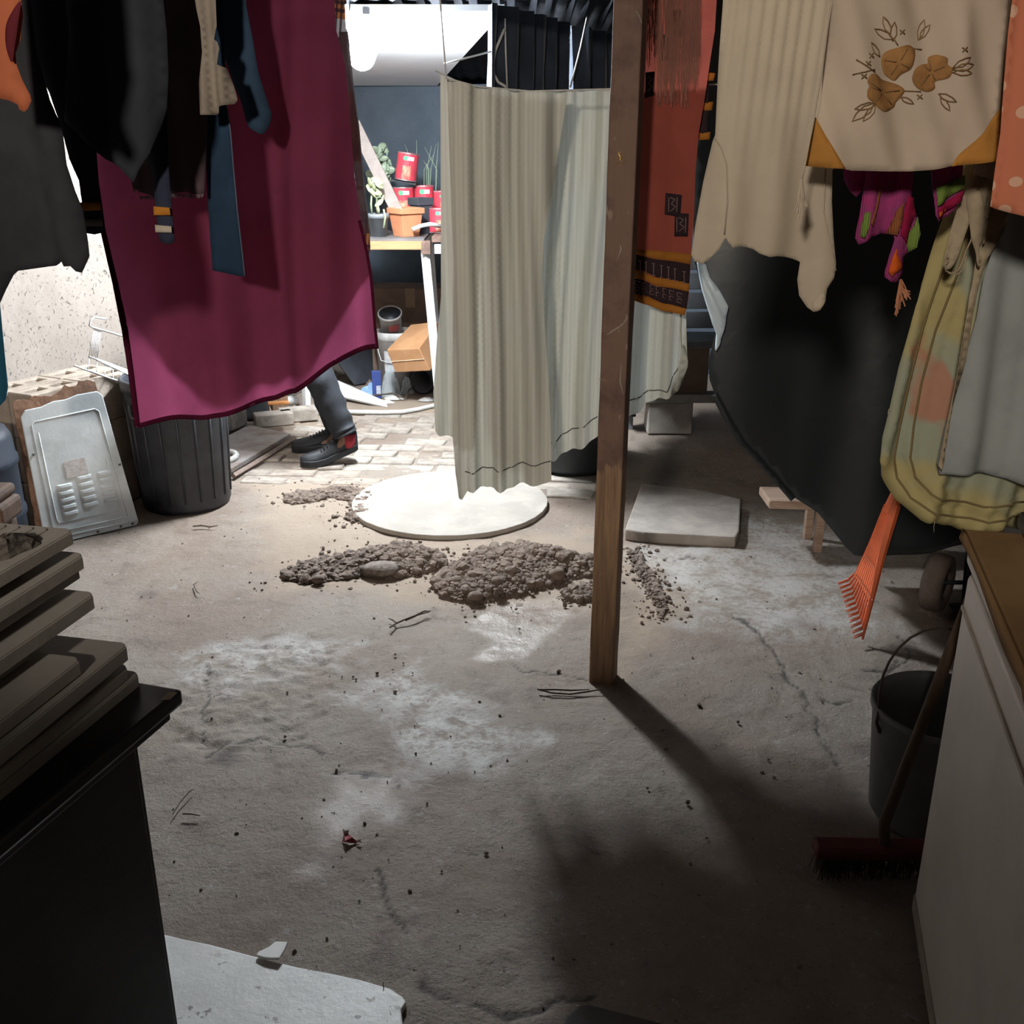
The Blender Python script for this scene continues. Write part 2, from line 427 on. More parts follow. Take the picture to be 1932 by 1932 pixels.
e2 = Vector((math.sin(rad(YAW)), math.cos(rad(YAW)), 0)); e1 = Vector((math.cos(rad(YAW)), -math.sin(rad(YAW)), 0))
WL = Vector((-2.28, 3.73, 0))
def wall(name, p0, p1, thick, side, h0, h1, m, label):
    d = (p1 - p0).normalized(); n = Vector((-d.y, d.x, 0)) * thick * side
    b = MB(); b.hexa([p0, p1, p1 + n, p0 + n], [p0 + Vector((0, 0, h0)), p1 + Vector((0, 0, h1)), p1 + n + Vector((0, 0, h1)), p0 + n + Vector((0, 0, h0))])
    return tag(obj(name, b, m), label, kind='structure')
lp0 = WL - e2 * 3.4; lp1 = WL + e2 * 3.75
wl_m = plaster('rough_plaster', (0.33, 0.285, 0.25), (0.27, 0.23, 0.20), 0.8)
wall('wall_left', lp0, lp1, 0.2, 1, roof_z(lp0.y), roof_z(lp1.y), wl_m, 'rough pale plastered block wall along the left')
bp1 = Vector((2.9, 6.75, 0)) ; bp0 = Vector((lp1.x - 0.05, 7.05, 0))
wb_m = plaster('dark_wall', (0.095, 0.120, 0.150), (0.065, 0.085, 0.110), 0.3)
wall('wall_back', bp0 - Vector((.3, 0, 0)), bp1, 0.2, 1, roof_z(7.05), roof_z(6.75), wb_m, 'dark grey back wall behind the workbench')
wr0 = Vector((1.75, -0.5, 0)); wr1 = Vector((2.85, 6.9, 0))
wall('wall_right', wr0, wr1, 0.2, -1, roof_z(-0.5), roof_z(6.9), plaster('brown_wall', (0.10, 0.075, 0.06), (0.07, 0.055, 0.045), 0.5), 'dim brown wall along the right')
# low stone plinth at the foot of the left wall
pl = MB(); q0 = WL + e2 * 1.3; q1 = WL + e2 * 2.35
rs = random.Random(3)
plinth = thing('stone_plinth', tuple(q0), 'low rough grey stone ledge at the foot of the plastered wall', 'stone ledge')
st_m = solid('rubble_stone', (0.30, 0.265, 0.24), 0.9, 0.25, 12, bs=0.8, bscale=30)
for r in range(2):
    t = 0.0
    while t < 0.6:
        L = rs.uniform(0.10, 0.19); c = q0 + e2 * (t + L / 2) + e1 * (0.07 + rs.uniform(0, .02))
        b = MB(); b.box((c.x, c.y, 0.055 + r * 0.108), (0.14, L - 0.012, 0.10), RZ(-YAW) @ RY(rs.uniform(-3, 3)))
        obj('stone', b, st_m, plinth, bevel=0.014); t += L

# ---- roof: corrugated dark sheets, with white boards lit by the lamp
roof_m = solid('rusty_sheet', (0.025, 0.027, 0.032), 0.95, 0.2, 4, bs=0.2, spec=0.05)
b = MB(); x0, x1 = -3.4, 3.3; n = 220; vs = []
for yy in (-1.2, 7.4):
    for i in range(n + 1):
        x = x0 + (x1 - x0) * i / n; vs.append((x, yy, roof_z(yy) + 0.03 + 0.009 * math.sin(x * 2 * math.pi / 0.076)))
b.add(vs, [(i, i + 1, n + 2 + i, n + 1 + i) for i in range(n)])
ceil = obj('ceiling', b, roof_m, smooth=True); sm = ceil.modifiers.new('thick', 'SOLIDIFY'); sm.thickness = 0.004; sm.offset = 1
tag(ceil, 'dark corrugated sheet roof sloping down to the back', kind='structure')
wb = solid('white_board', (0.80, 0.82, 0.84), 0.7, 0.04, 3, bs=0.05)
ea, eb = Vector((-0.03, 4.52, 0)), Vector((-0.47, 6.95, 0))
def roofpoly(pts, name, m, t=0.012):
    b = MB(); lo = [Vector((p[0], p[1], roof_z(p[1]) - t)) for p in pts]; hi = [Vector((p[0], p[1], roof_z(p[1]) + 0.012)) for p in pts]
    b.hexa(lo, hi); return obj(name, b, m, ceil)
for k in range(3):
    xa, xb = -k * 0.62, -(k + 1) * 0.62 + 0.008
    roofpoly([(ea.x + xb, ea.y - 0.0), (ea.x + xa, ea.y), (eb.x + xa, eb.y), (eb.x + xb, eb.y)], 'ceiling_board', wb)
raf = wood('rafter_wood', (0.16, 0.11, 0.075), (0.09, 0.06, 0.04), 5, (0.6, 0.6, 8))
for k, yy in enumerate((0.6, 2.72, 3.8)):
    b = MB(); b.box((0, yy, roof_z(yy) - 0.035), (5.2, 0.05, 0.075)); tag(obj('trim_%d' % (k + 1), b, raf, bevel=0.004), 'timber roof batten running across under the sheets', kind='structure')

# ---- lamp: white LED batten under the boards; its own light
lx, ly, lz = LAMP_POS
lam = thing('batten_light', (lx, ly, roof_z(ly) - 0.012), 'glaring white batten light fixed under the white ceiling boards', 'lamp')
ld = Vector((eb.x - ea.x, eb.y - ea.y, 0)).normalized(); la = math.degrees(math.atan2(ld.x, ld.y))
b = MB(); b.box((lx, ly, roof_z(ly) - 0.012 - 0.018), (0.030, 0.60, 0.030), RZ(-la) @ RX(-math.degrees(math.atan(0.068)))); obj('housing', b, wb, lam, bevel=0.004)
m, nt, out = newmat('lamp_diffuser'); em = N(nt, 'ShaderNodeEmission', Strength=LAMP_STRENGTH); em.inputs[0].default_value = C4(LAMP_COLOR); nt.links.new(em.outputs[0], out.inputs[0])
tdir = (RZ(-la) @ Vector((0, 1, -0.068))).normalized(); tc_ = Vector((lx, ly, lz))
b = MB(); b.tube([tc_ - tdir * 0.25, tc_ + tdir * 0.25], 0.058, 18); obj('tube', b, m, lam, smooth=False)
for s_ in (-1, 1):
    p = tc_ + tdir * s_ * 0.20 + Vector((0, 0, 0.058)); b = MB(); b.tube([p, Vector((p.x, p.y, roof_z(p.y) - 0.045))], 0.006, 6); obj('holder', b, wb, lam)

# ---- timber post
def post_mat():
    m, nt, out = newmat('post_timber'); vec = coords(nt); vs_ = coords(nt, (30, 30, 1.6))
    b = N(nt, 'ShaderNodeBsdfPrincipled', Roughness=0.7)
    gr = noise(nt, vs_, 3.0, 6, 0.7, 0.6)
    bare = mixc(nt, ramp(nt, gr, 0.3, 0.7), (0.27, 0.165, 0.09), (0.14, 0.08, 0.045))
    paint = mixc(nt, ramp(nt, noise(nt, vec, 9, 6, 0.7), 0.4, 0.7), (0.150, 0.085, 0.060), (0.085, 0.045, 0.032))
    sep = nt.nodes.new('ShaderNodeSeparateXYZ'); nt.links.new(vec, sep.inputs[0])
    h = math_(nt, 'ADD', sep.outputs['Z'], math_(nt, 'MULTIPLY', noise(nt, vec, 22, 4), 0.16))
    fac = ramp(nt, h, 0.735, 0.755)
    c = mixc(nt, fac, bare, paint)
    sc = noise(nt, coords(nt, (9, 9, 3.0), (0.3, 0.2, 0)), 5.0, 3, 0.5)
    c = mixc(nt, math_(nt, 'MULTIPLY', ramp(nt, sc, 0.70, 0.74), 0.5), c, (0.30, 0.23, 0.18))
    nt.links.new(c, b.inputs['Base Color']); nt.links.new(bump(nt, gr, 0.4, 0.004), b.inputs['Normal']); nt.links.new(b.outputs[0], out.inputs[0]); return m
PB = G(1138, 1277); PB.z = -0.01
post = thing('timber_post', (PB.x, PB.y, 0), 'square brown timber post standing on the floor, paint worn off below', 'post')
b = MB(); hz = roof_z(PB.y) - 0.075
yawm = RZ(-17)
n = 26; rings = []; rs = random.Random(5)
for i in range(n + 1):
    z = -0.01 + (hz + 0.01) * i / n; ring = []
    for (a, c) in ((-1, -1), (1, -1), (1, 1), (-1, 1)):
        w_ = 0.0355 + rs.uniform(-.0007, .0007); p = yawm @ Vector((a * w_, c * w_, 0)); ring.append((PB.x + p.x + 0.006 * z, PB.y + p.y, z))
    rings.append(ring)
b.loft(rings); obj('timber', b, post_mat(), post, bevel=0.004)
# gold emblem shaped like an anchor on the post, and pale scratches
gold = solid('gold_wire', (0.75, 0.52, 0.18), 0.35, 0.05, 20, metal=0.8, bs=0)
ff = yawm @ Vector((0, -1, 0))
def on_post(px, py, off=0.0015):
    # point on the camera-facing side of the post
    d = ray(px, py); c0 = Vector((PB.x, PB.y, 0)) + Vector((0.008, 0, 0)) + ff * (0.0358 + off)
    t = (c0 - Vector((0, 0, CAM_H))).dot(ff) / d.dot(ff); return Vector((0, 0, CAM_H)) + d * t
b = MB()
for pl_ in ([(1170, 303), (1170, 296), (1167, 290), (1168, 287), (1171, 288), (1171, 292)], [(1159, 305), (1161, 309), (1167, 308), (1171, 311), (1175, 308), (1179, 305), (1181, 301)], [(1165, 297), (1174, 295)], [(1166, 301), (1175, 298)]):
    b.tube([on_post(x, y) for x, y in pl_], 0.0011, 5)
obj('emblem', b, gold, post)['label'] = 'small gold anchor-shaped emblem'
scr = solid('scratch', (0.34, 0.29, 0.25), 0.8, 0.2, 40, bs=0)
for pl_ in ([(1145, 632), (1155, 625), (1168, 617), (1178, 609), (1183, 600), (1182, 592)], [(1200, 20), (1206, 30), (1211, 44)], [(1165, 490), (1172, 470), (1170, 462)], [(1130, 715), (1143, 718)], [(1172, 688), (1170, 720), (1176, 745)]):
    b = MB(); b.tube([on_post(x, y, 0.0002) for x, y in pl_], [0.0008] + [0.0022] * (len(pl_) - 2) + [0.0008], 6); obj('scratch', b, scr, post)
# ================================================================== THINGS LYING ON THE FLOOR
conc = solid('cast_concrete', (0.38, 0.335, 0.30), 0.85, 0.14, 7, bs=0.35, bscale=70)
conc_pale = solid('pale_cement', (0.37, 0.335, 0.295), 0.85, 0.10, 6, bs=0.3, bscale=60)
# round cover
b = MB(); pr = []
k = 72; rs = random.Random(2); pts = []
for i in range(k):
    a = 2 * math.pi * i / k; r = disc_r * (1 + rs.uniform(-.004, .004)); pts.append((disc_c[0] + r * math.cos(a), disc_c[1] + r * math.sin(a)))
b.prism(pts, -0.002, 0.020); tag(obj('round_cover', b, conc_pale, bevel=0.004), 'flat round cement cover lying by the soil heap', 'cover')
# paving slab
def slab(name, px, z0, z1, m, label, cat, bevel=0.006, group=None):
    pts = [tuple(G(x, y, z1).xy) for x, y in px]; b = MB(); b.prism(pts, z0, z1)
    return tag(obj(name, b, m, bevel=bevel), label, cat, group)
slab('paving_slab', [(1179, 998), (1215, 1004), (1388, 1013), (1395, 1000), (1398, 941), (1330, 925), (1210, 912)], -0.002, 0.045, conc, 'square grey concrete paving slab with a chipped corner', 'slab', 0.007)
# pale cement board by the cabinet and a dark board at the bottom of the picture
def stained(name):
    m, nt, out = newmat(name); vec = coords(nt); b = N(nt, 'ShaderNodeBsdfPrincipled', Roughness=0.45)
    c = mixc(nt, ramp(nt, noise(nt, vec, 5, 6, 0.65, 0.3), 0.35, 0.65), (0.76, 0.76, 0.74), (0.62, 0.62, 0.60))
    c = mixc(nt, math_(nt, 'MULTIPLY', ramp(nt, noise(nt, vec, 7.5, 5, 0.7, 1.0), 0.60, 0.70), 0.55), c, (0.36, 0.30, 0.24))
    c = mixc(nt, math_(nt, 'MULTIPLY', ramp(nt, noise(nt, vec, 42, 3, 0.5), 0.66, 0.71), 0.8), c, (0.16, 0.13, 0.11))
    nt.links.new(c, b.inputs['Base Color']); nt.links.new(bump(nt, noise(nt, vec, 60, 4), 0.25, 0.004), b.inputs['Normal']); nt.links.new(b.outputs[0], out.inputs[0]); return m
slab('cement_board', [(300, 1760), (345, 1771), (395, 1781), (470, 1801), (512, 1812), (560, 1824), (625, 1836), (680, 1848), (735, 1864), (760, 1880), (767, 1890), (757, 1905), (760, 1932), (745, 2050), (335, 2050)], -0.003, 0.012, stained('fibre_cement'), 'pale grey flat cement board lying beside the black cabinet', 'board', 0.003)
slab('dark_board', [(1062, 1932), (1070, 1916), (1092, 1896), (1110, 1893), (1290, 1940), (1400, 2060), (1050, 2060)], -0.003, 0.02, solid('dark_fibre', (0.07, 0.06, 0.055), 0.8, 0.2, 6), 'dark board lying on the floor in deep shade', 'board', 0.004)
# white broken tile, sweet wrapper
b = MB(); tp = [(483, 1800), (487, 1794), (508, 1785), (520, 1776), (543, 1779), (536, 1795), (527, 1809), (510, 1808), (498, 1806)]
pts = [G(x, y, 0.022) for x, y in tp]; lowz = 0.014
top = [Vector((p.x, p.y, 0.020 + 0.10 * (p.x - pts[0].x) * 0.9)) for i, p in enumerate(pts)]; bot = [q - Vector((0, 0, 0.006)) for q in top]
n = len(top); b.add(bot + top, [tuple(range(n - 1, -1, -1)), tuple(range(n, 2 * n))] + [(i, (i + 1) % n, n + (i + 1) % n, n + i) for i in range(n)])
tag(obj('tile_shard', b, solid('white_glaze', (0.82, 0.82, 0.80), 0.35, 0.04, 9, bs=0.05), bevel=0.0015), 'white broken tile shard on the edge of the cement board', 'tile shard')
def crumple(name, base, outline, h, m, seed, label, cat, res=7, group=None, smooth=False):
    """crumpled sheet heaped over a ground outline (world metres)"""
    rs = np.random.RandomState(seed); o = np.array(outline); c = o.mean(0); b = MB(); n = len(outline); vs = []; fs = []
    for k in range(res + 1):
        f = 1 - k / res * 0.96
        for i in range(n):
            q = c + (o[i] - c) * f * (1 + rs.uniform(-.09, .09)); z = h * (1 - f ** 1.6) * (0.75 + 0.5 * rs.rand()) + (0.002 if k else 0)
            vs.append((q[0], q[1], base + z))
    for k in range(res):
        for i in range(n): fs.append((k * n + i, k * n + (i + 1) % n, (k + 1) * n + (i + 1) % n, (k + 1) * n + i))
    fs.append(tuple(res * n + i for i in range(n))); fs.append(tuple(range(n - 1, -1, -1))); b.add(vs, fs)
    return tag(obj(name, b, m, smooth=smooth), label, cat, group)
def ell(px, py, rx, ry, n=14, seed=0, z=0.0):
    g = G(px, py, z); rs = random.Random(seed)
    return [(g.x + rx * math.cos(2 * math.pi * i / n) * rs.uniform(.85, 1.15), g.y + ry * math.sin(2 * math.pi * i / n) * rs.uniform(.85, 1.15)) for i in range(n)]
wr = thing('sweet_wrapper', G(660, 1585), 'crumpled red and white sweet wrapper lying on the concrete', 'wrapper')
b = MB(); gp = lambda x, y, z: G(x, y, z)
red = solid('foil_red', (0.45, 0.06, 0.08), 0.35, 0.2, 60, bs=0); sil = solid('foil_pale', (0.62, 0.52, 0.50), 0.3, 0.1, 60, bs=0)
vs = [G(646, 1588, -0.003), G(650, 1570, .016), G(657, 1573, .014), G(664, 1580, .010), G(676, 1588, .0), G(671, 1591, -.003), G(660, 1590, .0), G(652, 1586, .012)]
b.add(vs, [(0, 1, 7), (1, 2, 7), (2, 3, 7), (3, 6, 7), (3, 4, 6), (4, 5, 6), (0, 7, 6)]); o = obj('wrapper_body', b, red, wr); o.modifiers.new('s', 'SOLIDIFY').thickness = 0.001
b = MB(); b.add([G(648, 1572, .016), G(646, 1564, .020), G(652, 1567, .022), G(658, 1566, .020), G(657, 1573, .014)], [(0, 1, 2), (0, 2, 4), (2, 3, 4)]); o = obj('twisted_end', b, sil, wr); o.modifiers.new('s', 'SOLIDIFY').thickness = 0.001
b = MB(); b.add([G(671, 1586, .004), G(683, 1582, .012), G(680, 1586, .006), G(684, 1590, .002), G(676, 1589, .002)], [(0, 1, 2), (0, 2, 4), (2, 3, 4)]); o = obj('twisted_end', b, sil, wr); o.modifiers.new('s', 'SOLIDIFY').thickness = 0.001

# twigs
twig_m = solid('twig_bark', (0.10, 0.075, 0.055), 0.85, 0.2, 50, bs=0.3)
def twig(pls, r, label, group=None):
    base = G(*pls[0][0]); t = thing('twig', (base.x, base.y, 0), label, 'twig', group)
    for i, pl_ in enumerate(pls):
        b = MB(); b.tube([G(x, y, 0.006) + Vector((0, 0, random.uniform(0, .006))) for x, y in pl_], [r] * (len(pl_) - 1) + [r * .5], 5); obj('stem' if i == 0 else 'side_shoot', b, twig_m, t)
twig([[(736, 1186), (748, 1176), (765, 1170), (785, 1163), (800, 1155), (813, 1153)], [(748, 1176), (742, 1171), (733, 1169)], [(765, 1171), (790, 1160), (810, 1156)]], 0.003, 'forked dry twig lying between the soil heaps and the damp patch')
twig([[(1014, 1302), (1040, 1308), (1075, 1310), (1110, 1306), (1135, 1303)], [(1016, 1304), (1045, 1303), (1080, 1305), (1112, 1304)]], 0.0026, 'thin dry twig lying at the foot of the timber post')
twig([[(723, 1857), (724, 1872), (722, 1888), (727, 1905), (731, 1932)], [(725, 1885), (732, 1900), (738, 1920)]], 0.0016, 'thin bent twig lying on the pale cement board')
twig([[(326, 1537), (340, 1516), (358, 1497), (366, 1490)]], 0.0016, 'bent straw on the floor beside the black cabinet')
twig([[(345, 1538), (360, 1539), (378, 1541)]], 0.002, 'short straight twig on the floor beside the black cabinet')
twig([[(364, 994), (380, 993), (396, 995), (411, 994)], [(368, 995), (390, 994)]], 0.0035, 'small dry twig lying beside the black dustbin')
twig([[(365, 1103), (371, 1117), (377, 1121)], [(365, 1104), (372, 1100)]], 0.002, 'thin bent straw on the open floor between dustbin and soil heaps')

# soil heaps: crumbly clods nobody could count
def soil_mat():
    m, nt, out = newmat('dug_soil'); vec = coords(nt); b = N(nt, 'ShaderNodeBsdfPrincipled', Roughness=0.95)
    c = mixc(nt, ramp(nt, noise(nt, vec, 30, 5, 0.7), 0.35, 0.65), (0.20, 0.152, 0.122), (0.125, 0.094, 0.078))
    nt.links.new(c, b.inputs['Base Color']); nt.links.new(bump(nt, noise(nt, vec, 180, 4), 0.5, 0.004), b.inputs['Normal']); nt.links.new(b.outputs[0], out.inputs[0]); return m
SOIL = soil_mat()
def ico(sub):
    bm = bmesh.new(); bmesh.ops.create_icosphere(bm, subdivisions=sub, radius=1.0); bm.verts.ensure_lookup_table()
    v = np.array([q.co[:] for q in bm.verts]); f = np.array([[w.index for w in p.verts] for p in bm.faces]); bm.free(); return v, f
IV, IF = ico(1); IV2, IF2 = ico(2)
def clods(pos, rads, seed):
    rs = np.random.RandomState(seed); VV = []; FF = []; o = 0
    for p, r in zip(pos, rads):
        v, f = (IV2, IF2) if r > 0.013 else (IV, IF)
        jit = 1 + rs.uniform(-.28, .28, (len(v), 1)) * (1.0 if r < .013 else .7)
        q = v * jit * r * np.array([rs.uniform(.8, 1.3), rs.uniform(.8, 1.3), rs.uniform(.65, 1.0)]) + p
        VV.append(q); FF.append(f + o); o += len(v)
    return np.concatenate(VV), np.concatenate(FF)
def heap(name, poly_px, hmax, n, label, seed, spill=0.09, nspill=120, rmax=0.02):
    rs = np.random.RandomState(seed); gp = g2(poly_px); a = np.array(gp); lo, hi = a.min(0), a.max(0)
    def height(x, y):
        d = seg_dist(x, y, gp + gp[:1]); ins = in_poly(x, y, gp)
        return np.where(ins, hmax * (1 - np.exp(-d / 0.055)) * (0.75 + 0.45 * fbm(x, y, 7, 3, seed)), -0.02)
    st = 0.008; xs_ = np.arange(lo[0] - .02, hi[0] + .02, st); ys_ = np.arange(lo[1] - .02, hi[1] + .02, st)
    Xg, Yg = np.meshgrid(xs_, ys_); Zg = height(Xg, Yg) + 0.009 * fbm(Xg, Yg, 30, 4, seed + 1)
    Hh, Ww = Xg.shape; id_ = np.arange(Hh * Ww).reshape(Hh, Ww)
    quads = np.stack([id_[:-1, :-1], id_[:-1, 1:], id_[1:, 1:], id_[1:, :-1]], -1).reshape(-1, 4)
    zc = Zg.ravel()[quads].max(1); quads = quads[zc > -0.012]
    base = np.stack([Xg.ravel(), Yg.ravel(), np.maximum(Zg.ravel(), -0.01)], -1)
    pos = []; rad_ = []
    while len(pos) < n:
        x, y = rs.uniform(lo[0], hi[0]), rs.uniform(lo[1], hi[1])
        if not in_poly(np.array([x]), np.array([y]), gp)[0]: continue
        r = min(rmax, 0.0032 + rs.exponential(0.0032)); pos.append((x, y, float(height(np.array([x]), np.array([y]))[0]) + r * 0.35)); rad_.append(r)
    k = 0
    while k < nspill:
        i = rs.randint(len(gp)); t = rs.rand(); p0, p1 = a[i], a[(i + 1) % len(a)]; q = p0 + (p1 - p0) * t + rs.normal(0, spill / 2, 2)
        r = min(0.010, 0.0022 + rs.exponential(0.0024)); pos.append((q[0], q[1], r * 0.4 - 0.003)); rad_.append(r); k += 1
    v, f = clods(pos, rad_, seed)
    me = bpy.data.meshes.new(name); me.from_pydata(np.concatenate([base, v]).tolist(), [], quads.tolist() + (f + len(base)).tolist()); me.update()
    o = obj(name, me, SOIL, fix=False); return tag(o, label, 'soil', kind='stuff')
heap('soil_heap', [(530, 1085), (560, 1068), (610, 1055), (640, 1048), (690, 1040), (720, 1035), (760, 1028), (790, 1036), (830, 1045), (842, 1062), (820, 1075), (790, 1082), (740, 1092), (690, 1088), (640, 1095), (590, 1100), (550, 1098)], 0.036, 3000, 'long low heap of crumbly brown soil around a lump of concrete', 51, 0.11, 220)
heap('soil_heap', [(815, 1105), (830, 1085), (860, 1070), (890, 1048), (930, 1036), (980, 1034), (1030, 1040), (1090, 1052), (1118, 1062), (1125, 1085), (1080, 1090), (1060, 1100), (1020, 1108), (980, 1122), (930, 1128), (870, 1134), (835, 1126)], 0.056, 4200, 'largest heap of crumbly brown soil, beside the timber post', 52, 0.09, 220, 0.024)
heap('soil_heap', [(530, 945), (545, 935), (590, 928), (640, 922), (690, 925), (706, 935), (702, 960), (690, 975), (668, 985), (655, 978), (668, 960), (660, 945), (620, 940), (590, 948), (550, 952)], 0.022, 1700, 'thin curved spill of soil beside the round cement cover', 53, 0.10, 220, 0.017)
heap('soil_heap', [(1062, 1118), (1080, 1108), (1105, 1103), (1125, 1108), (1125, 1130), (1095, 1134), (1068, 1130)], 0.02, 340, 'small pile of soil touching the timber post', 54, 0.05, 40, 0.018)
heap('gravel_spill', [(1180, 1040), (1205, 1035), (1225, 1070), (1250, 1110), (1262, 1150), (1245, 1165), (1225, 1120), (1200, 1080)], 0.004, 160, 'thin scatter of grit between the timber post and the paving slab', 55, 0.10, 260, 0.008)
# loose crumbs over the whole floor
rs = np.random.RandomState(77); pos = []; rr = []
for k in range(900):
    x, y = rs.uniform(-1.6, 1.5), rs.uniform(1.2, 4.6); r = 0.0012 + rs.exponential(0.0012); pos.append((x, y, r * .3 - 0.003)); rr.append(min(r, .006))
v, f = clods(pos, rr, 9); me = bpy.data.meshes.new('grit'); me.from_pydata(v.tolist(), [], f.tolist()); me.update()
tag(obj('grit', me, SOIL, fix=False), 'fine crumbs of soil and grit scattered over the concrete', 'grit', kind='stuff')
# lump of concrete in the left heap, darker clods
def rock(name, px, py, s, m, label, cat, seed, z=0.0, group=None):
    g = G(px, py, z); rs = np.random.RandomState(seed); v = IV2 * (1 + rs.uniform(-.13, .13, (len(IV2), 1))) * np.array(s) + np.array([g.x, g.y, z + s[2] * 0.6])
    me = bpy.data.meshes.new(name); me.from_pydata(v.tolist(), [], IF2.tolist()); me.update(); o = obj(name, me, m, smooth=True, bevel=0); return tag(o, label, cat, group)
rock('concrete_lump', 718, 1080, (0.075, 0.05, 0.026), solid('dirty_lump', (0.24, 0.20, 0.17), 0.95, 0.25, 40, bs=0.9, bscale=80), 'lump of broken concrete half buried in the long low soil heap', 'concrete lump', 3, 0.012)
rock('soil_clod', 600, 1098, (0.024, 0.02, 0.017), SOIL, 'dark clod on the edge of the long low soil heap', 'clod', 4, 0.008)
rock('soil_clod', 898, 1130, (0.032, 0.024, 0.018), SOIL, 'dark clod at the foot of the largest soil heap facing the damp patch', 'clod', 5, 0.008)
rock('soil_clod', 938, 1100, (0.024, 0.018, 0.015), SOIL, 'dark clod on top of the largest soil heap', 'clod', 6, 0.045)
rock('soil_clod', 1052, 1090, (0.03, 0.022, 0.024), SOIL, 'dark clod on the flank of the largest soil heap near the timber post', 'clod', 8, 0.02)
# ================================================================== WASHING ON THE LINES
def folds(amp, lam, seed=0, skew=0.0, top=1.9, bot=0.8, grow=0.6, base=0.35, fine=0.35, sharp=0.75):
    rs = np.random.RandomState(seed); ph = rs.uniform(0, 6.28, 6)
    def f(x, z):
        t = np.clip((top - z) / (top - bot), 0, 1)
        g = base + grow * t
        w = x / lam + skew * (top - z) + 0.22 * np.sin(2.1 * z + ph[0]) + 0.18 * np.sin(x / lam * 1.7 + ph[1])
        s = np.sin(2 * np.pi * w + ph[2]); s = np.sign(s) * np.abs(s) ** sharp
        s2 = np.sin(2 * np.pi * (w * 2.37 + 0.15 * np.sin(5 * z + ph[3])) + ph[4])
        return amp * g * (s + fine * s2)
    return f
def flat(x, z): return 0 * x
def crom(pts, k=6):
    o = []; n = len(pts)
    for i in range(n):
        p0, p1, p2, p3 = [np.array(pts[(i + j - 1) % n], float) for j in range(4)]
        for s in range(k):
            t = s / k
            o.append(tuple(0.5 * (2 * p1 + (-p0 + p2) * t + (2 * p0 - 5 * p1 + 4 * p2 - p3) * t * t + (-p0 + 3 * p1 - 3 * p2 + p3) * t ** 3)))
    return o
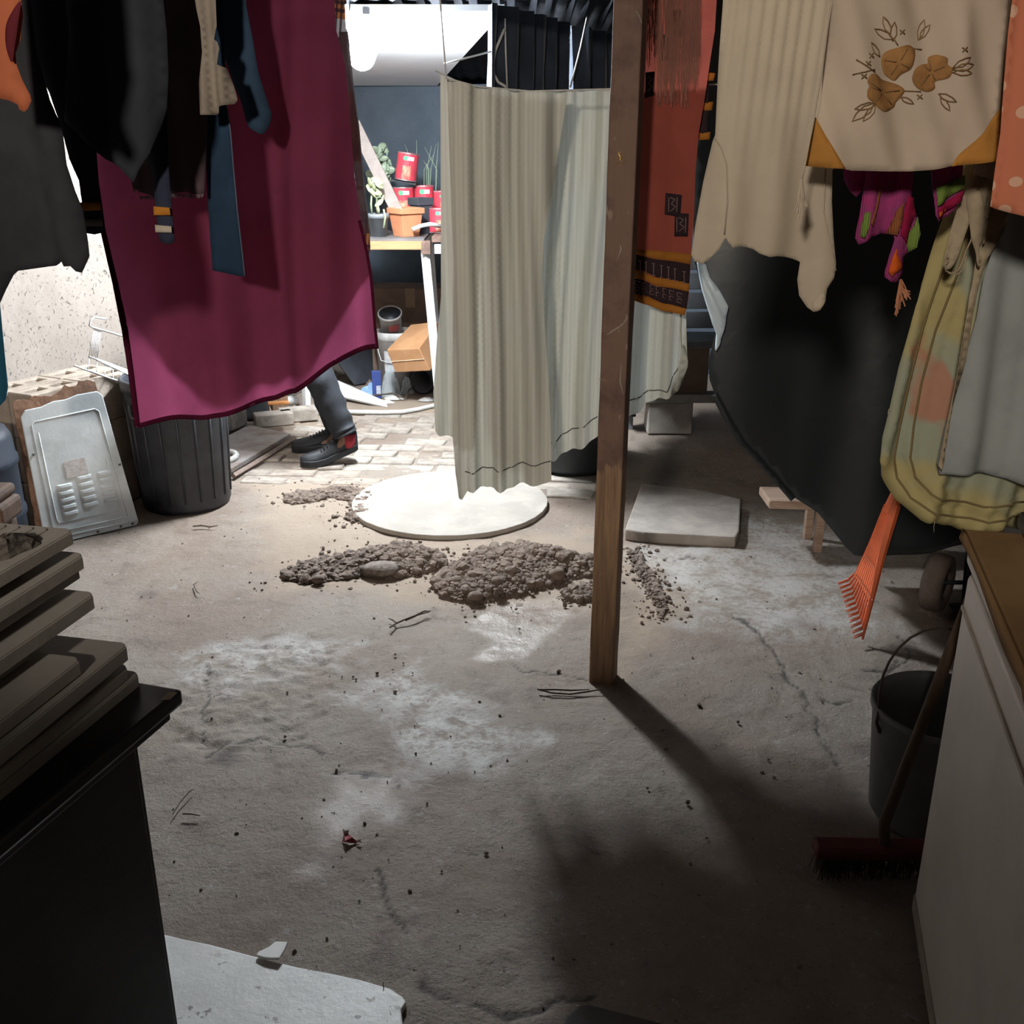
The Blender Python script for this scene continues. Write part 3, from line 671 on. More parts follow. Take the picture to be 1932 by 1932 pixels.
class Cloth:
    """a hanging cloth: a plane y = Y + k x, folds on it; outlines surveyed in the picture, top edge on its line"""
    def __init__(s, Y, fold=flat, zt=1.9, k=0.0): s.Y, s.fold, s.zt, s.k = Y, fold, zt, k
    def q(s, px, py):
        if py is None:
            d = ray(px, 0); t = s.Y / (d.y - s.k * d.x); return (d.x * t, s.zt)
        d = ray(px, py); t = s.Y / (d.y - s.k * d.x); p = Vector((0, 0, CAM_H)) + d * t; return (p.x, p.z)
    def y(s, x, z): return s.Y + s.k * x + s.fold(x, z)
    def outline(s, pts, smooth=False):
        o = [s.q(*p) for p in pts]
        if smooth: o = crom(o, 4)
        return o
    def tri(s, out, res):
        b = []
        n = len(out)
        for i in range(n):
            p, q_ = np.array(out[i]), np.array(out[(i + 1) % n]); L = np.hypot(*(q_ - p)); m = max(1, int(math.ceil(L / res)))
            b += [tuple(p + (q_ - p) * j / m) for j in range(m)]
        a = np.array(b); lo, hi = a.min(0), a.max(0)
        gx, gz = np.meshgrid(np.arange(lo[0] + res / 2, hi[0], res), np.arange(lo[1] + res / 2, hi[1], res * 0.9))
        gx = gx + (np.arange(gx.shape[0])[:, None] % 2) * res * 0.5
        ok = in_poly(gx, gz, out); gx, gz = gx[ok], gz[ok]
        d = seg_dist(gx, gz, list(out) + [out[0]]); kk = d > res * 0.45; gx, gz = gx[kk], gz[kk]
        pts = [Vector(p) for p in b] + [Vector((x_, z_)) for x_, z_ in zip(gx, gz)]
        nb_ = len(b); r = delaunay_2d_cdt(pts, [(i, (i + 1) % nb_) for i in range(nb_)], [], 1, 1e-6)
        v = np.array([tuple(p) for p in r[0]]); return v, [tuple(f) for f in r[2]]
    def sheet(s, name, pts, m, parent=None, puff=0.002, edge=0.03, res=0.014, off=0.0, smooth=False, relief=None, world=False, fray=0.0, thin=False):
        out = pts if world else s.outline(pts, smooth)
        v, f = s.tri(out, res); x, z = v[:, 0], v[:, 1]
        d = seg_dist(x, z, list(out) + [out[0]]); h = puff * (1 - np.exp(-d / edge)) + 0.0006
        if relief is not None: h = h + relief(x, z, d)
        y = s.y(x, z) - off
        n = len(v)
        F_ = np.stack([x, y - h, z], -1); B_ = np.stack([x, y + h * 0.9, z], -1)
        # shared rim where the cloth ends
        fs = []
        if thin:
            mb = MB(); mb.v = [tuple(p) for p in F_]; mb.f = [tuple(q_) for q_ in f]
            return obj(name, mb, m, parent, smooth=True, fix=False)
        for (a, b_, c) in f:
            fs.append((a, b_, c)); fs.append((n + c, n + b_, n + a))
        cnt = {}
        for (a, b_, c) in f:
            for e in ((a, b_), (b_, c), (c, a)): cnt[e] = 1
        for (a, b_) in list(cnt):
            if (b_, a) not in cnt: fs.append((a, n + a, n + b_, b_))
        mb = MB(); mb.v = [tuple(p) for p in F_] + [tuple(p) for p in B_]; mb.f = fs
        return obj(name, mb, m, parent, smooth=True)
    def pt(s, px, py, off=0.004):
        x, z = s.q(px, py); return Vector((x, float(s.y(np.array(x), np.array(z))) - off, z))
    def cord(s, name, lines, r, m, parent, off=0.004, sub=3, n=5):
        if 1 < len(lines) <= 3: return [s.cord(name, [l], r, m, parent, off, sub, n) for l in lines][0]
        b = MB()
        for pl_ in lines:
            fine = []
            for (a, c) in zip(pl_[:-1], pl_[1:]):
                for j in range(sub): fine.append((a[0] + (c[0] - a[0]) * j / sub, a[1] + (c[1] - a[1]) * j / sub))
            fine.append(pl_[-1]); b.tube([s.pt(px, py, off) for px, py in fine], r, n)
        o = obj(name, b, m, parent, smooth=True)
        if len(lines) > 3: o['kind'] = 'stuff'
        return o
cord_m = solid('white_cord', (0.5, 0.5, 0.48), 0.7, 0.1, 40, bs=0)
def clothesline(p0, p1, label, r=0.0022, sag=0.012):
    b = MB(); p0, p1 = Vector(p0), Vector(p1); n = 14
    b.tube([p0.lerp(p1, i / n) - Vector((0, 0, sag * math.sin(math.pi * i / n))) for i in range(n + 1)], r, 6)
    return tag(obj('clothesline', b, cord_m, smooth=True), label, 'clothesline')
def garment(name, x, Y, label, cat):
    return thing(name, (x, Y, 0.0), label, cat)
T_ = None
# ---------------- left side
org = Cloth(1.55, folds(0.012, 0.12, 1, top=1.83, bot=1.3), 1.83)
t = garment('orange_blouse', -0.75, 1.55, 'orange blouse with a dark red inner area hanging beside the charcoal cloth', 'blouse')
OUT_org = [(-60, T_), (50, T_), (44, 30), (38, 75), (27, 100), (28, 120), (40, 150), (55, 178), (58, 190), (50, 206), (42, 211), (31, 206), (28, 197), (14, 190), (0, 186), (-60, 176)]
org.sheet('body', OUT_org, fabric('orange_jersey', (0.62, 0.19, 0.09), 0.35, 0.1), t, puff=0.008)
org.sheet('inner_area', [(46, 4), (22, 34), (13, 60), (14, 92), (26, 118), (34, 82), (42, 40)], fabric('maroon_inner', (0.16, 0.025, 0.035), 0.3), t, off=0.010, puff=0.001, smooth=True)  # smaller dark red area laid over the orange body
blk = Cloth(1.75, folds(0.016, 0.16, 2, top=1.86, bot=1.2), 1.86)
tag(blk.sheet('black_blanket', [(-90, T_), (62, T_), (75, 100), (100, 190), (121, 242), (130, 310), (145, 360), (159, 396), (168, 450), (172, 482), (160, 513), (150, 510), (140, 500), (124, 502), (118, 493), (100, 503), (60, 508), (30, 512), (22, 520), (12, 545), (3, 572), (-8, 574), (-90, 560)], fabric('charcoal_wool', (0.035, 0.036, 0.042), 0.08, 0.15), puff=0.004),
    'large charcoal black cloth with a ragged hem, hanging before the pale wall', 'cloth')
navy = fabric('navy_knit', (0.030, 0.036, 0.062), 0.12, 0.12, rib=160, weave=0.2)
swe = Cloth(2.02, folds(0.010, 0.11, 3, top=1.88, bot=1.2), 1.88)
t = garment('navy_jersey', -0.85, 2.02, 'dark navy jersey with orange and cream bands round the cuffs', 'jersey')
swe.sheet('body', [(52, T_), (322, T_), (318, 200), (319, 300), (322, 360), (329, 448), (328, 458), (315, 462), (298, 456), (296, 445), (290, 390), (286, 340), (277, 310), (276, 240), (200, 215), (181, 290), (186, 350), (192, 392), (198, 438), (180, 442), (163, 438), (160, 395), (152, 340), (135, 300), (119, 240), (95, 175), (66, 125), (55, 50)], navy, t, puff=0.012)
oband = fabric('band_orange', (0.50, 0.20, 0.03), 0.2); cband = fabric('band_cream', (0.50, 0.44, 0.36), 0.2); lband = fabric('band_grey', (0.25, 0.23, 0.27), 0.2)
for pts, mm in (([(290, 389), (324, 391), (326, 405), (291, 406)], oband), ([(293, 424), (327, 426), (328, 438), (294, 438)], cband), ([(159, 381), (192, 381), (194, 396), (160, 397)], oband), ([(161, 412), (196, 413), (198, 426), (162, 425)], lband)):
    swe.sheet('cuff_band', pts, mm, t, off=0.012, puff=0.0015, res=0.008)
tee = Cloth(1.93, folds(0.014, 0.09, 4, skew=0.25, top=1.88, bot=1.25), 1.88)
tag(tee.sheet('black_shirt', [(130, T_), (308, T_), (313, 60), (316, 140), (312, 205), (300, 245), (286, 290), (264, 322), (254, 344), (246, 336), (225, 316), (195, 301), (182, 288), (150, 252), (121, 226), (127, 205), (128, 150), (132, 60)], fabric('black_jersey', (0.034, 0.039, 0.048), 0.12, 0.1), puff=0.010),
    'black T-shirt with a pointed hem hanging before the navy jersey', 'shirt')
tow = Cloth(2.17, folds(0.010, 0.10, 5, top=1.9, bot=1.3), 1.9)
t = garment('mauve_towel', -0.75, 2.17, 'dusky mauve towel with a frayed pale hem hanging behind the jersey', 'towel')
tow.sheet('body', [(240, T_), (392, T_), (390, 200), (387, 368), (368, 366), (350, 362), (335, 364), (322, 367), (305, 372), (287, 370), (262, 362), (248, 354), (246, 345), (250, 250), (245, 120)], fabric('mauve_terry', (0.20, 0.135, 0.165), 0.45, 0.12, weave=0.5, wscale=700), t, puff=0.004)
b = MB(); rs = random.Random(8)
for i in range(150):
    u = rs.random(); px = 249 + u * 137; py = (356 + 12 * u) if px < 262 else (370 if px < 305 else 366)
    p = tow.pt(px, py, 0.002); b.tube([p, p + Vector((rs.uniform(-.004, .004), rs.uniform(-.002, .004), -rs.uniform(.003, .008)))], 0.0008, 3)
o = obj('fringe', b, fabric('pale_thread', (0.42, 0.34, 0.37), 0.4), t); o['kind'] = 'stuff'; o['label'] = 'pale frayed fringe'
bei = Cloth(2.10, folds(0.016, 0.045, 6, top=1.9, bot=1.45, fine=0.2), 1.9)
tag(bei.sheet('beige_blouse', [(362, T_), (418, T_), (412, 50), (404, 74), (413, 80), (417, 92), (414, 110), (411, 122), (426, 128), (438, 160), (446, 188), (440, 196), (412, 201), (411, 213), (405, 217), (380, 217), (379, 190), (378, 155), (384, 100), (380, 50), (372, 15)], fabric('beige_linen', (0.42, 0.36, 0.30), 0.35, 0.1), puff=0.006, res=0.008),
    'crumpled beige blouse hanging before the blue trousers', 'blouse')
bl = fabric('blue_denim', (0.030, 0.062, 0.115), 0.22, 0.15, rib=260)
blu = Cloth(2.20, folds(0.010, 0.12, 7, top=1.9, bot=1.2), 1.9)
t = garment('blue_trousers', -0.62, 2.20, 'dark blue trousers hanging by the purple sheet, one narrow straight leg showing', 'trousers')
blu.sheet('leg', [(384, T_), (430, T_), (428, 200), (436, 250), (442, 320), (450, 400), (460, 480), (465, 521), (440, 518), (400, 511), (395, 450), (389, 350), (386, 250)], bl, t, puff=0.008)
blu.cord('seam', [[(430, 205), (437, 250), (443, 320), (451, 400), (461, 480), (465, 519)]], 0.0014, fabric('blue_seam', (0.16, 0.2, 0.27), 0.3), t, off=0.003)
bsh = Cloth(2.26, folds(0.012, 0.10, 8, top=1.9, bot=1.4), 1.9)
tag(bsh.sheet('blue_shirt', [(412, T_), (472, T_), (466, 10), (478, 70), (490, 140), (508, 200), (513, 215), (510, 235), (500, 252), (492, 253), (472, 241), (464, 225), (455, 195), (440, 160), (430, 130), (416, 90), (413, 40)], fabric('blue_cotton', (0.055, 0.10, 0.17), 0.4, 0.12), puff=0.012),
    'slate blue shirt, its rounded sleeve end hanging over the purple sheet', 'shirt')
# purple sheet, hemmed
def sheet_fold():
    a = folds(0.036, 0.26, 9, skew=-0.12, top=1.93, bot=0.85, grow=0.5, base=0.5, fine=0.25)
    return lambda x, z: a(x, z) + 0.02 * np.sin(3.0 * x + 1.0)
pur = Cloth(2.42, sheet_fold(), 1.93)
t = garment('purple_sheet', -0.7, 2.42, 'large wine purple sheet with a dark stitched hem hanging from the line', 'sheet')
pm = fabric('wine_cotton', (0.28, 0.055, 0.125), 0.58, 0.08, 4)
HEM = [(715, 655), (690, 663), (650, 678), (625, 690), (590, 715), (560, 738), (520, 755), (450, 770), (400, 783), (330, 794), (265, 803)]
LEFT = [(262, 800), (250, 700), (240, 620), (225, 530), (205, 430), (195, 350), (187, 300), (182, 200), (178, T_)]
RIGHT = [(632, T_), (634, 54), (650, 120), (655, 188), (665, 336), (677, 417), (693, 479), (701, 522), (705, 560), (710, 620)]
pur.sheet('body', LEFT[::-1][0:1] + RIGHT + HEM + LEFT[:-1], pm, t, puff=0.0006, res=0.018, thin=True)
hm = fabric('wine_hem', (0.085, 0.006, 0.028), 0.2)
def strip(cl, name, line, w, m, t, off=0.0015):
    a = [cl.q(*p) for p in line]; A = np.array(a); o = []
    for sgn in (0.15, -1):
        side = []
        for i in range(len(A)):
            d = A[min(i + 1, len(A) - 1)] - A[max(i - 1, 0)]; d = d / np.hypot(*d); side.append(tuple(A[i] + np.array([-d[1], d[0]]) * w * sgn))
        o += side if sgn > 0 else side[::-1]
    return cl.sheet(name, o, m, t, off=off, puff=0.0012, res=0.012, world=True)
strip(pur, 'hem', HEM, 0.010, hm, t); strip(pur, 'hem', [(262, 800), (250, 700), (240, 620), (225, 530), (205, 430), (195, 350)], 0.009, hm, t); strip(pur, 'hem', [(677, 417), (693, 479), (701, 522), (705, 560), (710, 620), (715, 655)][::1], 0.007, hm, t)
# checked tablecloth behind it
def plaid(nt, vec):
    sep = nt.nodes.new('ShaderNodeSeparateXYZ'); rot = nt.nodes.new('ShaderNodeMapping'); rot.inputs['Rotation'].default_value = (0, rad(-7), 0); nt.links.new(vec, rot.inputs[0]); nt.links.new(rot.outputs[0], sep.inputs[0])
    def lines(axis_, per, w, off=0.0):
        f = math_(nt, 'FRACT', math_(nt, 'ADD', math_(nt, 'DIVIDE', sep.outputs[axis_], per), off)); return math_(nt, 'LESS_THAN', f, w)
    c = mixc(nt, lines('Z', 0.30, 0.5, 0.35), (0.72, 0.70, 0.68), (0.62, 0.24, 0.08))
    for ax in ('X', 'Z'):
        for o_ in (0.0, 0.22): c = mixc(nt, math_(nt, 'MULTIPLY', lines(ax, 0.075 if ax == 'Z' else 0.05, 0.10, o_), 0.85), c, (0.05, 0.03, 0.05))
    return c
pld = Cloth(2.56, folds(0.012, 0.2, 10, top=1.92, bot=1.1), 1.92)
t = garment('checked_tablecloth', -0.5, 2.56, 'white and orange checked tablecloth, only its edge showing behind the purple sheet', 'tablecloth')
pld.sheet('body', [(225, T_), (650, T_), (657, 110), (668, 180), (676, 240), (682, 310), (690, 390), (697, 440), (699, 470), (694, 484), (660, 540), (600, 620), (540, 665), (440, 680), (350, 650), (290, 540), (262, 400), (235, 200)], fabric('plaid_cotton', (1, 1, 1), 0.22, cfun=plaid), t, puff=0.0008, res=0.02, thin=True)
strip(pld, 'white_border', [(655, 60), (668, 180), (676, 240), (682, 310), (690, 390), (697, 440)], 0.018, fabric('white_cotton', (0.78, 0.77, 0.76), 0.35), t, 0.0015)

# ---------------- centre: grey drape over its own line, dark coats behind
CZ0 = P(835, 140, 2.88); CZ1 = P(1300, 168, 2.88)
b = MB(); qa = P(842, 149, 2.82); b.tube([(qa.x - 0.02, 2.735, roof_z(2.735) - 0.07), qa, P(860, 152, 2.82), P(900, 163, 2.82), P(1000, 172, 2.82), P(1072, 170, 2.82), (PB.x, PB.y + 0.04, P(1110, 168, 2.75).z)], 0.0022, 6); tag(obj('clothesline', b, cord_m, smooth=True), 'white cord carrying the front grey drape, tied at the timber post', 'clothesline')
qb = P(1310, 160, 3.05); b = MB(); b.tube([P(822, 134, 3.05), P(860, 152, 3.05), P(900, 163, 3.05), P(1000, 172, 3.05), P(1150, 168, 3.05), qb, (2.2, 3.05, qb.z + 0.03)], 0.0022, 6); tag(obj('clothesline', b, cord_m, smooth=True), 'white cord carrying the rear grey drape behind the timber post', 'clothesline')
def cur_fold(seed, amp=0.026, lam=0.098):
    a = folds(amp, lam, seed, skew=0.10, top=1.65, bot=0.5, grow=0.3, base=0.8, fine=0.42, sharp=1.15)
    return lambda x, z: a(x * (1 - 0.10 * (1.65 - z)), z)
def stripes(nt, vec):
    w = N(nt, 'ShaderNodeTexWave', Scale=26.0, Distortion=0.8, Detail=2.0); w.bands_direction = 'X'; nt.links.new(vec, w.inputs['Vector'])
    c = mixc(nt, math_(nt, 'MULTIPLY', w.outputs['Fac'], 0.35), (0.56, 0.56, 0.50), (0.40, 0.41, 0.38))
    return mixc(nt, math_(nt, 'MULTIPLY', ramp(nt, noise(nt, vec, 2.0, 4), 0.45, 0.65), 0.5), c, (0.50, 0.54, 0.53))
gm = fabric('grey_drape', (0.4, 0.4, 0.36), 0.12, cfun=stripes, weave=0.2)
t = garment('grey_drape', 0.0, 2.82, 'long narrow grey striped drape in deep folds hanging lowest, beside the timber post', 'drape'); tb = garment('grey_drape', 0.15, 3.12, 'wide pale grey striped drape with a slanting hem behind the timber post', 'drape')
cb = Cloth(3.05, cur_fold(12), 1.64); cf = Cloth(2.82, cur_fold(13), 1.64)
SIDE = [(830, 140), (860, 153), (900, 164), (905, 400), (900, 700), (885, 800), (855, 828), (830, 822), (822, 812), (818, 740), (825, 640), (832, 560), (831, 400)]
BACK = [(872, 156), (900, 163), (1000, 172), (1150, 168), (1310, 160), (1302, 400), (1297, 560), (1297, 690), (1290, 715), (1284, 735), (1270, 744), (1243, 752), (1212, 770), (1175, 788), (1120, 828), (1090, 845), (1060, 860), (1040, 866), (1022, 850), (1000, 780), (900, 760), (880, 700), (878, 400)]
FRONT = [(842, 148), (860, 152), (900, 163), (1000, 172), (1072, 170), (1048, 330), (1026, 450), (1022, 520), (1030, 650), (1037, 760), (1040, 902), (1030, 908), (1000, 915), (950, 923), (900, 922), (882, 925), (872, 943), (865, 946), (858, 900), (853, 830), (852, 700), (855, 500), (847, 300)]
cb.sheet('body', BACK, gm, tb, puff=0.0006, res=0.011, thin=True); Cloth(2.87, cur_fold(14, 0.016), 1.64).sheet('side_fall', SIDE, gm, t, puff=0.0006, res=0.011, thin=True); cf.sheet('body', FRONT, gm, t, puff=0.0006, res=0.010, thin=True)
sm_ = fabric('drape_seam', (0.12, 0.12, 0.11), 0.1)
cf.cord('hem_seam', [[(878, 888), (900, 887), (930, 884), (960, 883), (985, 878), (1010, 874), (1038, 866)]], 0.0018, sm_, t, off=0.002)
cb.cord('hem_seam', [[(1040, 832), (1070, 818), (1100, 800), (1125, 786), (1175, 758), (1205, 745), (1235, 738), (1255, 735), (1262, 720), (1285, 690)]], 0.0018, sm_, tb, off=0.002)
cb.cord('selvedge', [[(1286, 560), (1284, 620), (1290, 690), (1284, 725), (1265, 738)]], 0.003, gm, tb, off=0.003)
# rolled corner of the drape
cb.sheet('turned_corner', [(1288, 650), (1296, 680), (1290, 712), (1283, 728), (1268, 740), (1255, 738), (1262, 722), (1275, 700)], gm, tb, off=0.03, puff=0.006, smooth=True)
# dark coats on a line behind, running back from the lamp
kk = (5.4 - 4.5) / (0.5 + 0.05)
coat = Cloth(4.58, folds(0.03, 0.13, 14, top=1.97, bot=0.6, base=0.6), 1.90, k=0.0)
class Diag(Cloth):
    pass
cm = fabric('dark_coat', (0.035, 0.045, 0.065), 0.05, 0.2, sheen=0.3)
p0, p1 = Vector((-0.09, 4.40, 0)), Vector((0.55, 5.28, 0)); dv = (p1 - p0); L = dv.length; dn = dv.normalized(); nn = Vector((dn.y, -dn.x, 0))
def diag_coat(name, s0, s1, zb, seed, label):
    t = thing(name, tuple(p0 + dn * (s0 + s1) / 2), label, 'coat')
    f = folds(0.028, 0.10, seed, top=1.9, bot=zb, base=0.7); n = 46; mz = 40; b = MB(); g = []
    for side in (1, -1):
        for j in range(mz + 1):
            for i in range(n + 1):
                u = i / n; v_ = j / mz; sx = s0 + (s1 - s0) * (u - 0.5) * (1.0 + 0.04 * v_) + (s1 - s0) * 0.5
                zt_ = roof_z((p0 + dn * sx).y) - 0.004; z = zt_ + (zb - zt_) * v_
                th = 0.03 * math.sin(math.pi * u) ** 0.5
                o_ = float(f(np.array(sx), np.array(z))) + th * side; p = p0 + dn * sx + nn * o_; g.append((p.x, p.y, z))
    k_ = (n + 1) * (mz + 1); fs = []
    for sd in (0, 1):
        for j in range(mz):
            for i in range(n):
                q_ = [sd * k_ + j * (n + 1) + i, sd * k_ + j * (n + 1) + i + 1, sd * k_ + (j + 1) * (n + 1) + i + 1, sd * k_ + (j + 1) * (n + 1) + i]; fs.append(tuple(q_ if sd else q_[::-1]))
    b.add(g, fs); obj('body', b, cm, t, smooth=True); return t
c1 = diag_coat('dark_coat', 0.0, 0.56, 0.62, 15, 'dark navy coat with pale drawstrings hanging behind the grey drape')
c2 = diag_coat('dark_coat', 0.60, 1.10, 0.55, 16, 'second dark navy coat hanging behind the grey drape, farther from the lamp')
b = MB(); q_ = [P(952, 55, 4.42), P(943, 75, 4.42), P(934, 97, 4.42), P(931, 118, 4.42), P(932, 140, 4.42), P(940, 155, 4.42), P(952, 162, 4.42), P(956, 166, 4.42)]; b.tube(q_, 0.006, 6); obj('drawstring', b, cord_m, c1, smooth=True)
b = MB(); b.tube([P(953, 35, 4.43), P(954, 90, 4.43), P(957, 168, 4.43)], 0.004, 6); obj('drawstring', b, cord_m, c1, smooth=True)
for k_, (a, c) in enumerate((((1003, 68), (985, 168)), ((1018, 80), (1003, 172)), ((1020, 112), (1016, 168)), ((1043, 50), (1050, 168)))):
    b = MB(); Yk = 4.52 + (a[0] - 960) * 0.0035; b.tube([P(a[0], a[1], Yk), P((a[0] + c[0]) / 2 - 2, (a[1] + c[1]) / 2, Yk), P(c[0], c[1], Yk)], 0.0045 if k_ < 2 else 0.003, 5); obj('drawstring', b, cord_m, c1, smooth=True)
b = MB()
for i in range(11):
    p = P(1075 - i * 0.8, 62 + i * 9, 4.80); b.box(tuple(p), (0.007, 0.006, 0.012))
obj('zip', b, cord_m, c2); b = MB(); b.tube([P(1110, 20, 4.9), P(1095, 90, 4.88), P(1076, 165, 4.85)], 0.004, 5); obj('drawstring', b, cord_m, c2, smooth=True)
clothesline((-0.09, 4.52, roof_z(4.52) - 0.02), (0.62, 5.49, roof_z(5.49) - 0.02), 'cord carrying the two dark coats', 0.003, 0.0)
b = MB(); b.tube([P(838, 120, 4.40), P(870, 112, 4.40), P(935, 95, 4.42)], 0.004, 6); tag(obj('guy_rope', b, cord_m, smooth=True), 'short bright white rope stretched beside the dark coats under the lamp', 'rope')

# ---------------- terracotta shawl behind the post
shf = folds(0.012, 0.14, 17, top=1.95, bot=1.0)
sh = Cloth(2.95, shf, 1.95)
t = garment('terracotta_shawl', 0.55, 2.95, 'terracotta shawl with black and orange patterned border hanging behind the timber post', 'shawl')
terr = fabric('terracotta_cloth', (0.36, 0.085, 0.062), 0.35, 0.1, 5)
sh.sheet('body', [(1205, T_), (1352, T_), (1348, 60), (1340, 110), (1330, 180), (1318, 250), (1311, 330), (1309, 400), (1304, 470), (1298, 560), (1291, 592), (1260, 588), (1228, 577), (1208, 564), (1185, 560), (1190, 400), (1200, 200)], terr, t, puff=0.0015, thin=True)
ob = fabric('border_orange', (0.50, 0.20, 0.035), 0.3); kb = fabric('border_black', (0.035, 0.02, 0.025), 0.1); mo = fabric('motif_thread', (0.30, 0.20, 0.19), 0.2)
for pts, mm in (([(1186, 468), (1250, 474), (1304, 479), (1301, 498), (1235, 488), (1200, 479), (1186, 477)], ob), ([(1186, 478), (1203, 480), (1235, 489), (1301, 498), (1299, 534), (1240, 524), (1214, 510), (1186, 507)], kb),
                ([(1186, 507), (1212, 509), (1232, 522), (1299, 533), (1298, 549), (1240, 540), (1212, 526), (1186, 522)], ob), ([(1186, 522), (1212, 527), (1236, 540), (1298, 549), (1294, 582), (1252, 573), (1228, 562), (1186, 550)], kb), ([(1186, 550), (1212, 553), (1245, 571), (1294, 581), (1290, 594), (1252, 588), (1226, 577), (1186, 562)], ob)):
    sh.sheet('border_band', pts, mm, t, off=0.0025, puff=0.0012, res=0.012)
SQ = [[(1268, 19), (1293, 17), (1290, 68), (1265, 72)], [(1246, 66), (1271, 63), (1269, 110), (1244, 117)], [(1217, 137), (1235, 135), (1234, 180), (1215, 186)], [(1256, 364), (1287, 368), (1284, 410), (1254, 405)], [(1274, 402), (1299, 403), (1297, 446), (1273, 447)]]
for s_ in SQ:
    o = sh.sheet('woven_square', s_, kb, t, off=0.0025, puff=0.001, res=0.012)
    cx = sum(p[0] for p in s_) / 4; cy = sum(p[1] for p in s_) / 4
    sh.cord('motif', [[(cx - 5, cy - 14), (cx + 4, cy - 10), (cx - 3, cy - 2), (cx + 5, cy + 4), (cx - 4, cy + 12)], [(cx - 8, cy - 14), (cx - 8, cy + 14)], [(cx + 8, cy - 14), (cx + 7, cy + 14)]], 0.0013, mo, t, off=0.0045)
L_ = []
for gx in (1207, 1218, 1233, 1248, 1262, 1274, 1290):
    gy = 490 + (gx - 1207) * 0.26; L_ += [[(gx - 3, gy), (gx + 3, gy + 1)], [(gx, gy), (gx, gy + 22)], [(gx - 3, gy + 22), (gx + 3, gy + 23)]]
sh.cord('woven_motif', L_, 0.0013, mo, t, off=0.0045, sub=1)
L_ = []
for gx in (1202, 1214, 1230, 1242, 1255, 1268, 1282):
    gy = 528 + (gx - 1202) * 0.30; L_ += [[(gx - 4, gy), (gx + 4, gy + 2), (gx + 3, gy + 9), (gx - 4, gy + 7), (gx - 4, gy)], [(gx - 4, gy + 11), (gx + 4, gy + 13), (gx + 3, gy + 20), (gx - 4, gy + 18), (gx - 4, gy + 11)]]
sh.cord('woven_motif', L_, 0.0010, mo, t, off=0.0045, sub=1)
# fringe of the shawl's other end hanging in front
b = MB(); rs = random.Random(9)
for i in range(260):
    px = rs.uniform(1214, 1322); py1 = {0: 120, 1: 190}.get(int(px > 1240), 150) + rs.uniform(-60, 14) - (30 if px > 1300 else 0); x_ = px; pl_ = []
    for j in range(6):
        x_ += rs.uniform(-2.2, 2.0) + (0.6 if px > 1270 else 0) * -1; pl_.append(sh.pt(x_, -30 + (py1 + 30) * j / 5, 0.012 + 0.004 * rs.random()))
    b.tube(pl_, 0.0008, 3)
o = obj('fringe', b, fabric('salmon_thread', (0.62, 0.32, 0.25), 0.4), t); o['kind'] = 'stuff'; o['label'] = 'long salmon fringe'
she = Cloth(2.98, folds(0.01, 0.08, 18), 1.95)
for pts, mm in (([(1318, 136), (1350, 138), (1346, 152), (1316, 154)], ob), ([(1322, 154), (1338, 152), (1336, 196), (1320, 196)], kb), ([(1318, 194), (1346, 192), (1343, 208), (1316, 210)], ob), ([(1320, 208), (1336, 208), (1334, 252), (1316, 254)], kb), ([(1312, 250), (1340, 249), (1338, 263), (1312, 265)], ob)):
    she.sheet('border_band', pts, mm, t, off=0.0, puff=0.0025, res=0.01)

# ---------------- right side, near
WARMW = fabric('ivory_knit', (0.62, 0.54, 0.43), 0.48, 0.06, 5, rib=0, weave=0.2)
def pleats(x, z):
    fade = 1 / (1 + np.exp(-(z - 1.53) / 0.035))
    s = np.sin(2 * np.pi * (x + 0.06 * (1.9 - z)) / 0.0185)
    return 0.0042 * fade * np.maximum(s, -0.2) ** 1 * 1.0 + 0.012 * np.sin(2 * np.pi * x / 0.21 + 0.6) * (0.5 + 0.6 * (1.9 - z)) + 0.006 * np.sin(2 * np.pi * (x / 0.075 + 0.3 * z)) * (1 - fade)
blo = Cloth(1.62, pleats, 1.9)
t = garment('ivory_blouse', 0.42, 1.62, 'ivory pleated blouse with two limp sleeves hanging beside the embroidered cloth', 'blouse')
blo.sheet('body', [(1364, T_), (1640, T_), (1620, 250), (1571, 322), (1570, 380), (1574, 450), (1579, 500), (1575, 525), (1561, 545), (1557, 570), (1548, 585), (1536, 589), (1525, 581), (1512, 560), (1509, 530), (1514, 496), (1500, 490), (1480, 485), (1466, 483), (1450, 484), (1432, 478), (1421, 470), (1408, 466), (1395, 464), (1380, 466), (1371, 456), (1366, 447), (1354, 470), (1336, 491), (1325, 499), (1312, 494), (1306, 482), (1314, 425), (1328, 345), (1345, 266), (1349, 255), (1353, 180), (1358, 90)], WARMW, t, puff=0.006, res=0.0055, edge=0.02)
blo.cord('sleeve_seam', [[(1347, 260), (1358, 278), (1367, 310), (1368, 380), (1362, 440)], [(1556, 318), (1552, 400), (1566, 470), (1576, 510)]], 0.0012, fabric('ivory_seam', (0.40, 0.34, 0.26), 0.2), t, off=0.007)
blo.sheet('cuff_opening', [(1531, 572), (1543, 558), (1553, 552), (1556, 566), (1547, 582), (1537, 586)], WARMW, t, off=0.0055, puff=0.0008, res=0.006, smooth=True)
def tassel(cl, name, top, pts_end, n, r, m, t, seed, off=0.012, head=True, spread=4):
    rs = random.Random(seed); b = MB()
    for i in range(n):
        e = pts_end[i % len(pts_end)]; mid = ((top[0] + e[0]) / 2 + rs.uniform(-spread, spread), (top[1] + e[1]) / 2)
        b.tube([cl.pt(top[0] + rs.uniform(-2, 2), top[1], off), cl.pt(mid[0], mid[1], off + rs.uniform(-.004, .006)), cl.pt(e[0] + rs.uniform(-spread, spread), e[1] + rs.uniform(-12, 6), off + rs.uniform(-.003, .004))], r, 4)
    return obj(name, b, m, t)
